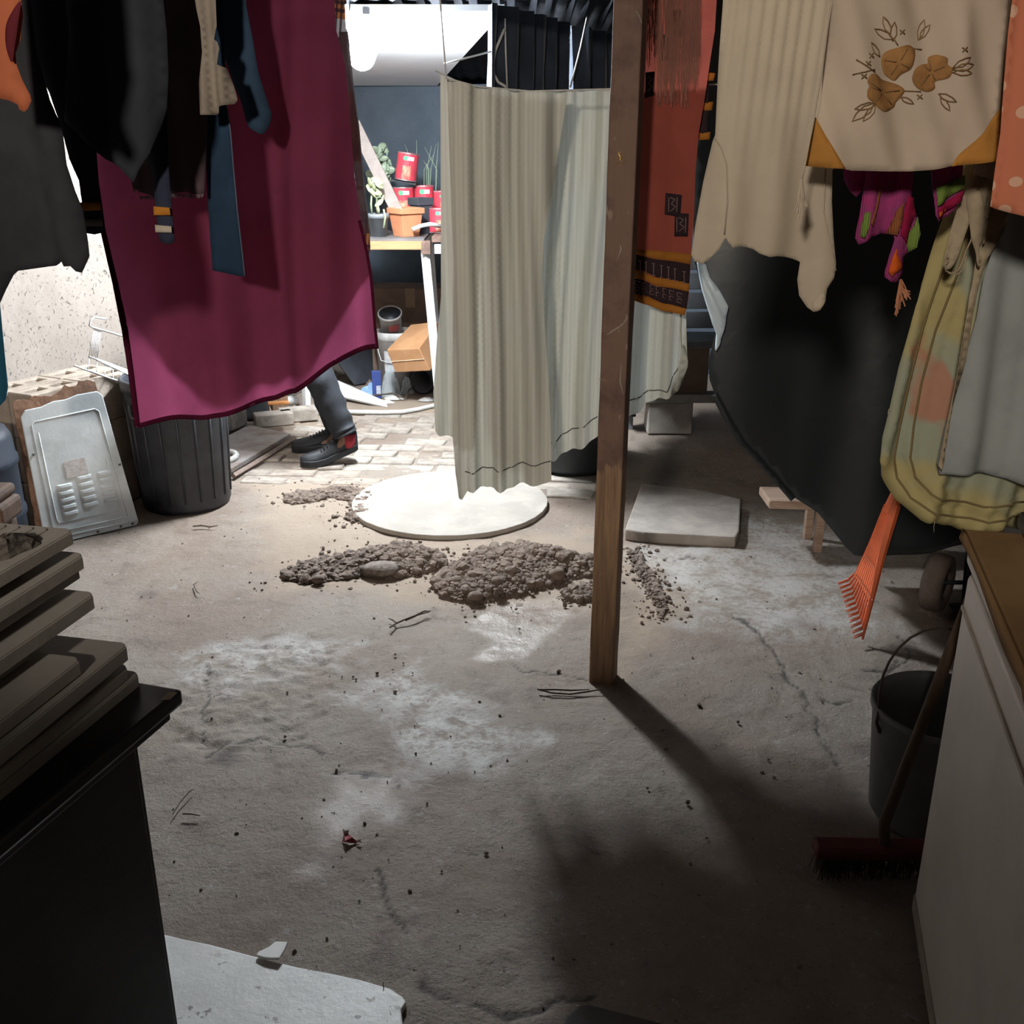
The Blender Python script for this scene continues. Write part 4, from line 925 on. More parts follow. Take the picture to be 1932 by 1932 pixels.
bag = Cloth(1.50, lambda x, z: 0.010 * np.sin(2 * np.pi * (x / 0.16 + 0.9 * (1.9 - z) * np.sign(x - 0.6) * 0.6)) * np.clip((z - 1.40) / 0.2, 0.15, 1) + 0.006 * np.sin(2 * np.pi * (x + 0.4 * z) / 0.07), 1.88)
t2 = t
t = garment('embroidered_cloth', 0.58, 1.50, 'cream cloth with three embroidered brown flowers and mustard corners', 'cloth')
crm = fabric('cream_cotton', (0.60, 0.50, 0.40), 0.42, 0.06, 4); mus = fabric('mustard_cotton', (0.47, 0.22, 0.05), 0.35, 0.1)
BAG = [(1569, T_), (1561, 90), (1546, 200), (1531, 262), (1518, 313), (1560, 317), (1592, 319), (1607, 322), (1660, 323), (1720, 324), (1760, 320), (1800, 313), (1850, 308), (1890, 302), (1893, 200), (1897, 100), (1902, T_)]
bag.sheet('body', BAG, crm, t, puff=0.006, res=0.009)
bag.sheet('corner', [(1536, 221), (1530, 262), (1518, 313), (1560, 317), (1591, 318), (1575, 292), (1553, 255)], mus, t, off=0.006, puff=0.0008, res=0.009)
bag.sheet('corner', [(1894, 200), (1891, 250), (1889, 302), (1850, 308), (1794, 314), (1812, 290), (1855, 248)], mus, t, off=0.006, puff=0.0008, res=0.009)
Z4 = lambda pts: [(1300 + x * 0.32712, y * 0.32712) for x, y in pts]
br = fabric('brown_applique', (0.34, 0.175, 0.065), 0.25, 0.15, 30); br2 = fabric('brown_thread', (0.22, 0.13, 0.06), 0.2)
FL = [[(1100, 345), (1130, 300), (1200, 275), (1260, 262), (1300, 290), (1295, 350), (1270, 400), (1220, 430), (1185, 465), (1150, 450), (1115, 420)],
      [(1390, 330), (1430, 315), (1480, 335), (1484, 375), (1505, 400), (1490, 450), (1424, 470), (1420, 510), (1370, 530), (1310, 510), (1280, 460), (1300, 400), (1350, 370), (1385, 365)],
      [(1000, 470), (1020, 435), (1060, 430), (1100, 460), (1140, 470), (1200, 488), (1240, 520), (1222, 560), (1195, 590), (1180, 620), (1120, 645), (1070, 625), (1040, 595), (1005, 570), (1000, 530), (1010, 500)]]
for f_ in FL:
    o = bag.sheet('flower', Z4(f_), br, t, off=0.0075, puff=0.001, res=0.006, smooth=True)
    c = np.array(f_).mean(0); bag.cord('vein', [Z4([tuple(c + (np.array(q) - c) * 0.15), tuple(c + (np.array(q) - c) * 0.8)]) for q in f_[::3]], 0.0007, br2, o, off=0.010, sub=2)
def leaf(a, b_, w):
    a, b_ = np.array(a, float), np.array(b_, float); d = b_ - a; n_ = np.array([-d[1], d[0]]) * w
    return [[tuple(a), tuple(a + d * .35 + n_), tuple(a + d * .7 + n_ * .8), tuple(b_), tuple(a + d * .7 - n_ * .8), tuple(a + d * .35 - n_), tuple(a)]]
LV = []
for a, b_ in (((1165, 230), (1055, 170)), ((1150, 200), (1105, 100)), ((1165, 240), (1170, 130)), ((1505, 395), (1600, 335)), ((1505, 405), (1625, 375)), ((1505, 420), (1610, 425)), ((1050, 600), (940, 630)), ((1050, 605), (985, 700)), ((1040, 595), (930, 700)), ((1330, 230), (1370, 110)), ((1340, 225), (1400, 140)), ((1450, 560), (1500, 640)), ((1440, 540), (1530, 590)), ((1220, 560), (1290, 600)), ((1090, 330), (1030, 250))):
    LV += leaf(a, b_, 0.16)
LV += [[(1165, 220), (1195, 265)], [(935, 350), (1050, 420)], [(920, 435), (1050, 405)], [(1235, 525), (1330, 530)], [(1290, 280), (1350, 285)]]
for cx, cy in ((1218, 188), (1560, 292), (1005, 372), (1028, 325), (1322, 560), (980, 445)): LV += [[(cx - 16, cy - 12), (cx + 16, cy + 12)], [(cx - 14, cy + 14), (cx + 14, cy - 14)]]
bag.cord('embroidery', [Z4(l) for l in LV], 0.0008, br2, t, off=0.0078, sub=2, n=4)
# tassel cord of the cloth, hanging over the blouse
bag2 = Cloth(1.47, flat, 1.88)
tt = garment('tassel_cord', 0.45, 1.47, 'thin ivory cord with a tassel hanging down over the pleated blouse', 'cord')
bag2.cord('cord', [[(1572, -140), (1566, 0), (1548, 150), (1530, 250), (1513, 338)]], 0.0014, WARMW, tt, off=0.0)
tassel(bag2, 'tassel', (1512, 338), [(1504, 400), (1508, 412), (1514, 405), (1519, 396)], 26, 0.0009, WARMW, tt, 3, 0.0)
# peach spotted cloth
def dots(nt, vec):
    v = N(nt, 'ShaderNodeTexVoronoi', Scale=34.0, Randomness=0.35); mp = nt.nodes.new('ShaderNodeMapping'); mp.inputs['Scale'].default_value = (1, 0, 1); nt.links.new(vec, mp.inputs[0]); nt.links.new(mp.outputs[0], v.inputs['Vector'])
    return mixc(nt, math_(nt, 'LESS_THAN', v.outputs['Distance'], 0.26), (0.56, 0.20, 0.115), (0.66, 0.42, 0.30))
pe = Cloth(1.40, folds(0.012, 0.07, 20, top=1.88, bot=1.3), 1.88)
tag(pe.sheet('spotted_cloth', [(1904, T_), (1990, T_), (1990, 430), (1950, 418), (1930, 408), (1908, 402), (1886, 395), (1872, 390), (1880, 330), (1893, 250), (1897, 150), (1902, 60)], fabric('peach_spots', (1, 1, 1), 0.42, cfun=dots), puff=0.004, res=0.01), 'peach cloth with pale polka dots hanging next to the embroidered cloth', 'cloth')
# striped knitted scarf
mag = fabric('magenta_knit', (0.36, 0.045, 0.17), 0.3, 0.15, 30, col2=(0.26, 0.05, 0.16), rib=130, weave=0.5); grn = fabric('green_knit', (0.16, 0.24, 0.05), 0.25, rib=130, weave=0.5); rus = fabric('rust_knit', (0.26, 0.09, 0.035), 0.25, rib=130, weave=0.5)
crim = fabric('crimson_knit', (0.32, 0.012, 0.06), 0.3, rib=130, weave=0.5); orgk = fabric('orange_knit', (0.70, 0.13, 0.02), 0.3, rib=130, weave=0.5)
ks = Cloth(1.66, folds(0.010, 0.06, 21, top=1.88, bot=1.2), 1.88)
t = garment('striped_scarf', 0.65, 1.66, 'knitted scarf in magenta, green and orange stripes hanging below the embroidered cloth', 'scarf')
ks.sheet('tail', [(1640, T_), (1735, T_), (1730, 250), (1724, 340), (1724, 370), (1731, 410), (1731, 440), (1724, 468), (1709, 488), (1707, 520), (1696, 532), (1678, 531), (1667, 522), (1668, 510), (1675, 480), (1684, 450), (1682, 443), (1665, 441), (1640, 450), (1618, 461), (1613, 448), (1620, 412), (1630, 350), (1634, 250)], mag, t, puff=0.012, res=0.008)
ks.sheet('tail', [(1588, T_), (1625, T_), (1632, 340), (1628, 358), (1617, 372), (1606, 362), (1596, 340), (1590, 250)], mag, t, puff=0.010, res=0.008)
ks.sheet('tail', [(1752, T_), (1822, T_), (1818, 330), (1815, 368), (1806, 394), (1788, 410), (1770, 418), (1761, 406), (1758, 362), (1754, 300)], mag, t, puff=0.012, res=0.008)
for pts, mm in (([(1683, 466), (1697, 504), (1674, 518), (1669, 511), (1676, 482)], orgk), ([(1729, 408), (1731, 440), (1725, 466), (1714, 476), (1709, 462), (1714, 440), (1724, 424)], grn), ([(1706, 370), (1722, 372), (1727, 404), (1716, 430), (1710, 460), (1692, 440), (1698, 404)], crim), ([(1655, 350), (1662, 352), (1652, 395), (1640, 425), (1634, 420), (1646, 388)], rus), ([(1685, 395), (1700, 378), (1694, 420), (1684, 442), (1670, 440), (1676, 425)], rus), ([(1626, 400), (1634, 398), (1632, 425), (1624, 448), (1618, 444), (1620, 424)], grn),
                ([(1759, 352), (1785, 346), (1817, 330), (1817, 352), (1790, 370), (1760, 388)], grn), ([(1760, 392), (1790, 376), (1815, 358), (1812, 378), (1788, 396), (1762, 404)], crim), ([(1762, 400), (1786, 392), (1784, 398), (1763, 408)], orgk)):
    ks.sheet('stripe', pts, mm, t, off=0.0115, puff=0.0015, res=0.008)
tassel(ks, 'tassel', (1699, 527), [(1690, 590), (1696, 580), (1702, 572), (1710, 560), (1692, 575)], 44, 0.001, fabric('peach_yarn', (0.62, 0.28, 0.16), 0.3), t, 5, 0.008)
# quilt: padded, stitched border
def tie(nt, vec):
    n1 = noise(nt, vec, 4.0, 3, 0.5, 0.5); n2 = noise(nt, coords(nt, (1, 1, 1), (1, 2, 3)), 5.5, 3, 0.5, 0.6)
    c = mixc(nt, ramp(nt, n1, 0.42, 0.56), (0.42, 0.36, 0.17), (0.33, 0.35, 0.26)); return mixc(nt, math_(nt, 'MULTIPLY', ramp(nt, n2, 0.60, 0.68), 0.8), c, (0.46, 0.20, 0.13))
QO = [(1850, T_), (2010, T_), (2010, 1014), (1932, 1004), (1880, 1000), (1812, 1003), (1770, 990), (1730, 975), (1692, 945), (1666, 900), (1655, 865), (1659, 820), (1672, 770), (1690, 690), (1720, 590), (1760, 480), (1790, 400), (1820, 320), (1838, 200)]
qc = Cloth(1.84, folds(0.020, 0.15, 22, skew=0.15, top=1.88, bot=0.8), 1.88)
def quilt_relief(x, z, d):
    st1 = np.abs(np.sin(np.pi * np.clip(d, 0, 0.075) / 0.0375)) ** 0.6
    cross = np.abs(np.sin(np.pi * (x * 0.8 + z * 0.6) / 0.06)) ** 0.4 * (d < 0.075)
    return 0.016 * st1 * (0.45 + 0.55 * cross) + 0.009 * (d >= 0.075)
t = garment('pastel_quilt', 0.85, 1.84, 'yellow and sage padded quilt with a rounded corner hanging over the freezer end', 'quilt')
qc.sheet('body', QO, fabric('tie_dye_cotton', (1, 1, 1), 0.30, cfun=tie, weave=0.3), t, puff=0.008, res=0.011, relief=quilt_relief)
for ln in ([(1800, 430), (1770, 520), (1735, 620), (1708, 720), (1692, 800), (1684, 860), (1690, 900), (1712, 934), (1750, 956), (1800, 972), (1870, 970), (1932, 974)], [(1822, 430), (1795, 520), (1760, 620), (1735, 720), (1720, 800), (1712, 860), (1720, 895), (1742, 920), (1772, 935), (1820, 945), (1880, 942), (1932, 946)]):
    qc.cord('stitched_line', [ln], 0.0022, fabric('quilt_stitch', (0.20, 0.15, 0.07), 0.1), t, off=0.026)
qc.cord('thread', [[(1757, 965), (1754, 985), (1757, 1000)], [(1672, 770), (1668, 765), (1666, 775)]], 0.0006, WARMW, t, off=0.01)
de = Cloth(1.755, folds(0.014, 0.13, 23, skew=0.2, top=1.88, bot=0.9), 1.88)
tag(de.sheet('grey_trousers', [(1894, T_), (2010, T_), (2010, 925), (1932, 913), (1900, 905), (1860, 896), (1820, 893), (1770, 893), (1765, 872), (1780, 805), (1800, 740), (1820, 660), (1836, 600), (1850, 520), (1880, 432), (1892, 400)], fabric('grey_blue_twill', (0.31, 0.33, 0.33), 0.25, 0.1, rib=200), puff=0.008, res=0.012),
    'faded grey-blue trousers hanging over the pastel quilt', 'trousers')
st = Cloth(1.70, folds(0.014, 0.05, 24, top=1.88, bot=0.9), 1.88)
t = garment('drawstring_skirt', 0.75, 1.70, 'crumpled beige skirt with loose drawstrings and frayed fringe, beside the grey-blue trousers', 'skirt')
bgc = fabric('beige_gauze', (0.44, 0.36, 0.25), 0.35, 0.15, 12)
st.sheet('body', [(1838, T_), (1900, T_), (1890, 310), (1905, 400), (1880, 450), (1862, 500), (1848, 545), (1838, 600), (1826, 680), (1806, 760), (1790, 840), (1772, 884), (1766, 876), (1776, 820), (1800, 700), (1816, 610), (1838, 540), (1848, 470), (1846, 400), (1836, 330)], bgc, t, puff=0.008, res=0.009)
st.sheet('waistband', [(1836, 308), (1886, 304), (1884, 334), (1858, 338), (1832, 328)], fabric('waist_rib', (0.46, 0.38, 0.30), 0.3, rib=0), t, off=0.014, puff=0.003)
st.sheet('strap', [(1820, 366), (1843, 365), (1842, 430), (1839, 450), (1834, 462), (1834, 490), (1830, 496), (1828, 470), (1822, 445), (1820, 410)], bgc, t, off=0.016, puff=0.002, smooth=True, res=0.006)
st.sheet('strap', [(1828, 340), (1836, 340), (1826, 400), (1812, 450), (1800, 490), (1790, 508), (1779, 505), (1776, 492), (1786, 455), (1804, 400)], bgc, t, off=0.013, puff=0.003, smooth=True, res=0.007)
st.cord('drawstring', [[(1822, 446), (1812, 470), (1806, 492), (1800, 508), (1790, 514), (1781, 510), (1776, 498), (1779, 486), (1786, 486), (1786, 494), (1780, 497)], [(1812, 480), (1808, 505), (1797, 516), (1786, 514)], [(1834, 480), (1836, 492), (1832, 498), (1830, 490)]], 0.0013, bgc, t, off=0.020)
tassel(st, 'fringe', (1862, 380), [(1846, 460), (1852, 420), (1858, 412), (1866, 402)], 26, 0.0009, bgc, t, 7, 0.018, spread=5)

# ---------------- black tarpaulin
TO = [(1306, T_), (1830, T_), (1830, 1030), (1760, 1040), (1700, 1043), (1640, 1047), (1612, 1047), (1598, 1035), (1570, 1000), (1545, 970), (1500, 940), (1470, 905), (1428, 858), (1400, 830), (1375, 790), (1350, 750), (1338, 715), (1336, 680), (1346, 640), (1352, 610), (1338, 570), (1322, 530), (1310, 490), (1308, 300)]
tf = folds(0.022, 0.75, 25, skew=0.35, top=1.95, bot=0.1, fine=0.25)
tp_ = Cloth(3.42, tf, 1.98)
m, nt, out = newmat('black_tarpaulin'); vec = coords(nt); b_ = N(nt, 'ShaderNodeBsdfPrincipled', Roughness=0.42)
sc_ = noise(nt, coords(nt, (7, 7, 22), (0, 0.7, 0)), 6.0, 6, 0.75)
nt.links.new(mixc(nt, ramp(nt, sc_, 0.70, 0.76), (0.016, 0.020, 0.023), (0.08, 0.085, 0.085)), b_.inputs['Base Color'])
nt.links.new(bump(nt, noise(nt, vec, 9, 3, 0.5, 0.4), 0.12, 0.02), b_.inputs['Normal']); nt.links.new(b_.outputs[0], out.inputs[0]); TARP = m
t = garment('black_tarpaulin', 1.2, 3.42, 'large black plastic tarpaulin hanging from the roof down to the floor', 'tarpaulin')
tp_.sheet('body', TO, TARP, t, puff=0.001, res=0.028)
tp_.sheet('curled_edge', [(1311, 492), (1326, 495), (1334, 520), (1352, 545), (1366, 572), (1362, 600), (1352, 640), (1344, 655), (1346, 625), (1338, 605), (1328, 570), (1320, 540)], clear_plastic('pale_film', (0.55, 0.62, 0.66), 0.3, 0.75), t, off=0.05, puff=0.012, res=0.012, relief=lambda x, z, d: 0.012 * np.abs(np.sin(60 * x + 35 * z)))  # edge strip paler and more see-through than the tarpaulin body
strip(tp_, 'welded_edge', [(1350, 740), (1375, 790), (1400, 830), (1428, 858), (1470, 905), (1500, 940)], 0.018, TARP, t, 0.004)
for Yl, zl, xa, xb, w_ in ((1.55, 1.835, -1.9, 0.1, 'line carrying the orange blouse'), (1.75, 1.865, -1.9, 0.2, 'line carrying the charcoal cloth'), (1.985, 1.885, -1.95, 0.25, 'line carrying the navy jersey'), (2.17, 1.905, -2.0, 0.25, 'line carrying the mauve towel'), (2.43, 1.935, -2.1, 0.3, 'line carrying the purple sheet'), (2.57, 1.925, -2.1, 0.3, 'line carrying the checked tablecloth'),
                           (1.45, 1.885, 0.1, 1.85, 'line carrying the embroidered cloth'), (1.64, 1.90, 0.2, 1.9, 'line carrying the ivory blouse'), (1.79, 1.885, 0.3, 1.95, 'line carrying the pastel quilt'), (2.96, 1.955, 0.3, 2.1, 'line carrying the terracotta shawl'), (3.43, 1.985, 0.4, 2.2, 'cord holding up the black tarpaulin')):
    clothesline((xa, Yl, zl), (xb, Yl, zl), 'white ' + w_, 0.0022, 0.0)
# ================================================================== LEFT SIDE
black_pl = solid('black_plastic', (0.034, 0.037, 0.046), 0.5, 0.2, 10, bs=0.15, bscale=40)
# dustbin
bc = Vector((-1.43, 4.26, 0)); t = thing('black_dustbin', tuple(bc), 'tall black ribbed plastic dustbin standing half behind the purple sheet', 'dustbin')
b = MB(); M4 = Matrix.Translation(bc)
b.lathe([(0.0, 0.0), (0.180, 0.0), (0.188, 0.02), (0.206, 0.50), (0.208, 0.515), (0.217, 0.52), (0.219, 0.565), (0.210, 0.57), (0.203, 0.56), (0.200, 0.50), (0.180, 0.03), (0.0, 0.025)], 48, M4); obj('body', b, black_pl, t, smooth=True)
for i in range(18):
    a = 2 * math.pi * i / 18 + 0.1; d = Vector((math.cos(a), math.sin(a), 0)); b = MB(); b.tube([bc + d * 0.190 + Vector((0, 0, 0.05)), bc + d * 0.2065 + Vector((0, 0, 0.47))], 0.005, 5); obj('rib', b, black_pl, t, smooth=True)
b = MB(); pts = []
for i in range(9):
    a = rad(-118) + (i / 8 - 0.5) * 0.42; r = 0.214 + 0.02 * math.sin(math.pi * i / 8); pts.append(bc + Vector((r * math.cos(a), r * math.sin(a), 0.475 - 0.05 * math.sin(math.pi * i / 8) ** 0.5)))
b.tube(pts, 0.009, 6); obj('handle', b, black_pl, t, smooth=True)
# wire rack propped on the bin
wire = solid('white_wire', (0.70, 0.70, 0.70), 0.45, 0.08, 60, bs=0)
base = P(205, 715, 4.20); t = thing('wire_rack', tuple(base), 'white wire dish rack propped on the dustbin against the plastered wall', 'rack')
R0 = [(168, 640), (250, 668), (250, 725), (160, 692)]
def q(px, py, Y=4.20): return P(px, py, Y)
def wl_(name, pls, r):
    for pl_ in pls:
        b = MB(); b.tube([q(*p) for p in pl_], r, 5); obj(name, b, wire, t, smooth=True)
wl_('rail', [[(168, 673, 4.14), (205, 686, 4.22), (243, 700, 4.30)], [(168, 700, 4.10), (205, 713, 4.16), (250, 728, 4.22)], [(140, 690, 4.02), (168, 700, 4.10)], [(190, 622, 4.22), (235, 635, 4.34), (262, 642, 4.40)], [(200, 602, 4.24), (178, 598, 4.20), (171, 604, 4.19), (169, 614, 4.18), (175, 618, 4.19), (190, 622, 4.22)]], 0.0045)
for i in range(5):
    u = i / 4; wl_('wire', [[(168 + 60 * u, 677 + 20 * u, 4.14 + .13 * u), (167 + 62 * u, 701 + 22 * u, 4.10 + .10 * u)]], 0.0025)
for i in range(6):
    wl_('wire', [[(178 + i * 2.6, 618 + i * 0.6, 4.2 + i * .006), (168 + i * 3, 672 + i, 4.14 + i * .006)]], 0.0018)
b = MB(); b.add([q(176, 676, 4.15), q(243, 700, 4.30), q(243, 708, 4.29), q(200, 690, 4.20)], [(0, 1, 2, 3)]); o = obj('tray', b, wire, t); o.modifiers.new('s', 'SOLIDIFY').thickness = 0.004
# hollow concrete blocks stacked by the wall
blk_m = solid('concrete_block', (0.40, 0.335, 0.275), 0.9, 0.15, 9, bs=0.6, bscale=60)
def block_mesh():
    L, W_, H_ = 0.262, 0.138, 0.188; bm = bmesh.new()
    xs_ = [-L / 2, -L / 2 + .03, -0.018, 0.018, L / 2 - .03, L / 2]; ys_ = [-W_ / 2, -W_ / 2 + .042, W_ / 2 - .042, W_ / 2]
    vt = {}
    for z in (0, H_):
        for i, x in enumerate(xs_):
            for j, y in enumerate(ys_): vt[i, j, z] = bm.verts.new((x, y, z))
    hole = lambda i, j: j == 1 and i in (1, 3)
    for i in range(5):
        for j in range(3):
            for z in (0, H_):
                if not hole(i, j): bm.faces.new([vt[i, j, z], vt[i + 1, j, z], vt[i + 1, j + 1, z], vt[i, j + 1, z]])
            if hole(i, j):
                for (a, c) in (((i, j), (i + 1, j)), ((i + 1, j), (i + 1, j + 1)), ((i + 1, j + 1), (i, j + 1)), ((i, j + 1), (i, j))): bm.faces.new([vt[a[0], a[1], 0], vt[c[0], c[1], 0], vt[c[0], c[1], H_], vt[a[0], a[1], H_]])
    for i in range(5):
        for j in (0, 3): bm.faces.new([vt[i, j, 0], vt[i + 1, j, 0], vt[i + 1, j, H_], vt[i, j, H_]])
    for j in range(3):
        for i in (0, 5): bm.faces.new([vt[i, j, 0], vt[i, j + 1, 0], vt[i, j + 1, H_], vt[i, j, H_]])
    bmesh.ops.recalc_face_normals(bm, faces=bm.faces); me = bpy.data.meshes.new('hollow_block'); bm.to_mesh(me); bm.free(); me.materials.append(blk_m); return me
BMSH = block_mesh(); byaw = 64.0
bd = Vector((math.cos(rad(byaw)), math.sin(rad(byaw)), 0)); bn = Vector((bd.y, -bd.x, 0))
b0 = WL + e2 * 0.36 + e1 * 0.22
c_front = G(59, 746, 0.567); c_front.z = 0; c_front = c_front + bd * 0.131 - bn * 0.07
def put_block(c, z, label, rot=0.0):
    o = bpy.data.objects.new('hollow_block', BMSH); COL.objects.link(o); o.location = (c.x, c.y, z); o.rotation_euler = (0, 0, rad(byaw + rot)); bv = o.modifiers.new('bevel', 'BEVEL'); bv.width = 0.005; bv.limit_method = 'ANGLE'; return tag(o, label, 'block', 'hollow blocks stacked by the plastered wall')
for lv, wd in ((0, 'bottom'), (1, 'middle'), (2, 'top')):
    for r_, rw in ((0, 'front row beside the metal panel'), (1, 'row against the plastered wall')):
        for k_, kw in ((0, 'nearer the blue drum'), (1, 'nearer the dustbin')):
            c = c_front + bd * (k_ * 0.268) - bn * (r_ * 0.144); put_block(c, lv * 0.189, 'grey hollow block, %s course, %s, %s' % (wd, rw, kw))
# grey appliance back panel, louvred, leaning on the blocks
CN = {'bl': Vector((-1.83, 3.73, 0.0)), 'br': Vector((-1.545, 3.97, 0.0)), 'tr': P(190, 735, 3.98), 'tl': P(35, 768, 3.77)}
nrm = (CN['br'] - CN['bl']).cross(CN['tl'] - CN['bl']).normalized()
if nrm.y > 0: nrm = -nrm
def pn(u, v, o=0.0):
    a = CN['bl'].lerp(CN['br'], u); c = CN['tl'].lerp(CN['tr'], u); return a.lerp(c, v) + nrm * o
pm_ = solid('grey_enamel', (0.66, 0.71, 0.74), 0.5, 0.10, 5, col2=(0.50, 0.55, 0.57), bs=0.15, bscale=60)
t = thing('metal_panel', (-1.69, 3.85, 0), 'light grey metal appliance panel with louvred vents leaning on the hollow blocks', 'panel')
prof = [(0.03, 0), (0.97, 0), (1, 0.02), (1, 0.96), (0.95, 0.995), (0.70, 1.0), (0.55, 0.985), (0.40, 0.99), (0.25, 0.97), (0.06, 0.97), (0, 0.93), (0, 0.03)]
b = MB(); n = len(prof); b.add([pn(u, v, -0.004) for u, v in prof] + [pn(u, v, 0.004) for u, v in prof], [tuple(range(n - 1, -1, -1)), tuple(range(n, 2 * n))] + [(i, (i + 1) % n, n + (i + 1) % n, n + i) for i in range(n)]); obj('plate', b, pm_, t, bevel=0.003)
def rib_(pts, r, nm='pressed_rib'):
    b = MB(); b.tube([pn(u, v, 0.0035) for u, v in pts], r, 6); obj(nm, b, pm_, t, smooth=True)
rib_([(0.10, 0.08), (0.10, 0.86), (0.14, 0.88), (0.86, 0.88), (0.90, 0.86), (0.90, 0.08)], 0.0028); rib_([(0.10, 0.08), (0.90, 0.08)], 0.0028)
rib_([(0.18, 0.14), (0.80, 0.14), (0.84, 0.17), (0.84, 0.52)], 0.0022); rib_([(0.18, 0.14), (0.16, 0.17), (0.16, 0.80)], 0.0022); rib_([(0.02, 0.04), (0.98, 0.04)], 0.0028)
lv_d = solid('dark_screw', (0.12, 0.13, 0.13), 0.7, 0.1)
for c_, (u0, v0) in enumerate(((0.23, 0.395), (0.46, 0.425), (0.69, 0.425))):
    for r_ in range(5):
        v = v0 - r_ * 0.050; b = MB(); rings = []
        for k_ in range(7):
            uu = u0 + 0.17 * k_ / 6; hgt = 0.0045 * math.sin(math.pi * k_ / 6) ** 0.4
            rings.append([pn(uu, v + 0.017, 0.003), pn(uu, v + 0.010, 0.004 + hgt * .8), pn(uu, v - 0.008, 0.004 + hgt), pn(uu, v - 0.012, 0.003)])
        b.loft(rings); obj('louvre', b, pm_, t, smooth=False)
b = MB(); cs = [(0.36, 0.445), (0.60, 0.445), (0.60, 0.565), (0.36, 0.565)]; b.add([pn(u, v, 0.0042) for u, v in cs] + [pn(u, v, 0.0052) for u, v in cs], [(0, 1, 2, 3), (4, 5, 6, 7), (0, 1, 5, 4), (1, 2, 6, 5), (2, 3, 7, 6), (3, 0, 4, 7)]); obj('paper_sticker', b, solid('worn_sticker', (0.60, 0.57, 0.57), 0.8, 0.12, 60), t)
for u, v in ((0.97, 0.46), (0.06, 0.66), (0.07, 0.10), (0.55, 0.02), (0.80, 0.02), (0.93, 0.02)):
    b = MB(); p = pn(u, v, 0.004); b.box(tuple(p), (0.008, 0.008, 0.008)); obj('screw_hole', b, lv_d, t)  # small dark boxes set at the screw positions
# torn fibreboard behind it
rs = random.Random(21); top = [pn(-0.05 + 1.02 * i / 22, 1.02 + 0.035 * rs.random() + (0.03 if i > 12 else 0), -0.012) for i in range(23)]; bot = [pn(-0.05 + 1.02 * i / 22, 0.05, -0.012) for i in range(23)]
b = MB(); k_ = 23; off_ = nrm * -0.010; vs = top + bot + [p + off_ for p in top] + [p + off_ for p in bot]; fs = []
for i in range(22):
    fs += [(i, i + 1, k_ + i + 1, k_ + i), (2 * k_ + i, 3 * k_ + i, 3 * k_ + i + 1, 2 * k_ + i + 1), (i, 2 * k_ + i, 2 * k_ + i + 1, i + 1), (k_ + i, k_ + i + 1, 3 * k_ + i + 1, 3 * k_ + i)]
fs += [(0, k_, 3 * k_, 2 * k_), (k_ - 1, 3 * k_ - 1, 4 * k_ - 1, 2 * k_ - 1)]
b.add(vs, fs); tag(obj('fibreboard', b, solid('torn_fibreboard', (0.33, 0.19, 0.125), 0.95, 0.2, 25, bs=0.6)), 'torn brown fibreboard sheet showing above and behind the metal panel', 'board')
# blue drum, small crate
drum = thing('blue_drum', (-2.03, 3.60, 0), 'dark blue plastic drum standing between the metal panel and the tile stack', 'drum')
blue_p = solid('blue_plastic', (0.007, 0.014, 0.028), 0.6, 0.15, 6)
b = MB(); b.lathe([(0, 0), (0.18, 0), (0.19, 0.02), (0.19, 0.16), (0.197, 0.17), (0.197, 0.19), (0.19, 0.20), (0.19, 0.36), (0.197, 0.37), (0.197, 0.39), (0.19, 0.40), (0.185, 0.47), (0.17, 0.50), (0, 0.50)], 40, Matrix.Translation((-2.03, 3.60, 0))); obj('shell', b, blue_p, drum, smooth=True)
for dx in (-0.09, 0.10):
    b = MB(); b.lathe([(0, .50), (0.035, .50), (0.035, .525), (0, .525)], 16, Matrix.Translation((-2.03 + dx, 3.57, 0))); obj('bung', b, black_pl, drum)
bagY = Cloth(2.9, folds(0.01, 0.1, 31, top=1.2, bot=0.6), 1.3)
tag(bagY.sheet('blue_bag', [(-60, 560), (-2, 560), (3, 620), (8, 680), (13, 730), (10, 755), (2, 765), (-60, 765)], fabric('blue_woven_bag', (0.03, 0.16, 0.26), 0.2), puff=0.03, smooth=False), 'bright blue woven bag hanging at the plastered wall', 'bag')
clothesline((-1.9, 2.9, 1.115), (-1.42, 2.9, 1.115), 'short cord holding the blue bag', 0.003, 0.0)

# cabinet with black top, tiles on it
A = G(345, 1299, 0.76); yb = 17.0
ub = Vector((math.sin(rad(yb)), math.cos(rad(yb)), 0)); rb = Vector((math.cos(rad(yb)), -math.sin(rad(yb)), 0))
t = thing('black_cabinet', (A.x - 0.3, A.y - 0.3, 0), 'dark brown cabinet with a chipped glossy black top carrying the tiles', 'cabinet')
def obox(o, corner, w, d, z0, z1):  # corner = far right; extends left by w and towards the camera by d
    p = [corner - rb * w - ub * d, corner - ub * d, corner, corner - rb * w]; o.hexa([Vector((q_.x, q_.y, z0)) for q_ in p], [Vector((q_.x, q_.y, z1)) for q_ in p]); return o
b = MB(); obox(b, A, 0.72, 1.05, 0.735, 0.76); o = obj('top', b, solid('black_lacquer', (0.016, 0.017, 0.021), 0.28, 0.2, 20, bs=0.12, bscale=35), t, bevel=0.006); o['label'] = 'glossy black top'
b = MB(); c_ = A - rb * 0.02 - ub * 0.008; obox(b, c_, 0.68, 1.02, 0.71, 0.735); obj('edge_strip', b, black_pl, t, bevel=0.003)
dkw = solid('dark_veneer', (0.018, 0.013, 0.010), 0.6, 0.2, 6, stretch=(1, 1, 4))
c_ = A - rb * 0.075 - ub * 0.02; b = MB(); obox(b, c_, 0.60, 0.98, 0.03, 0.71); obj('carcass', b, dkw, t, bevel=0.003)
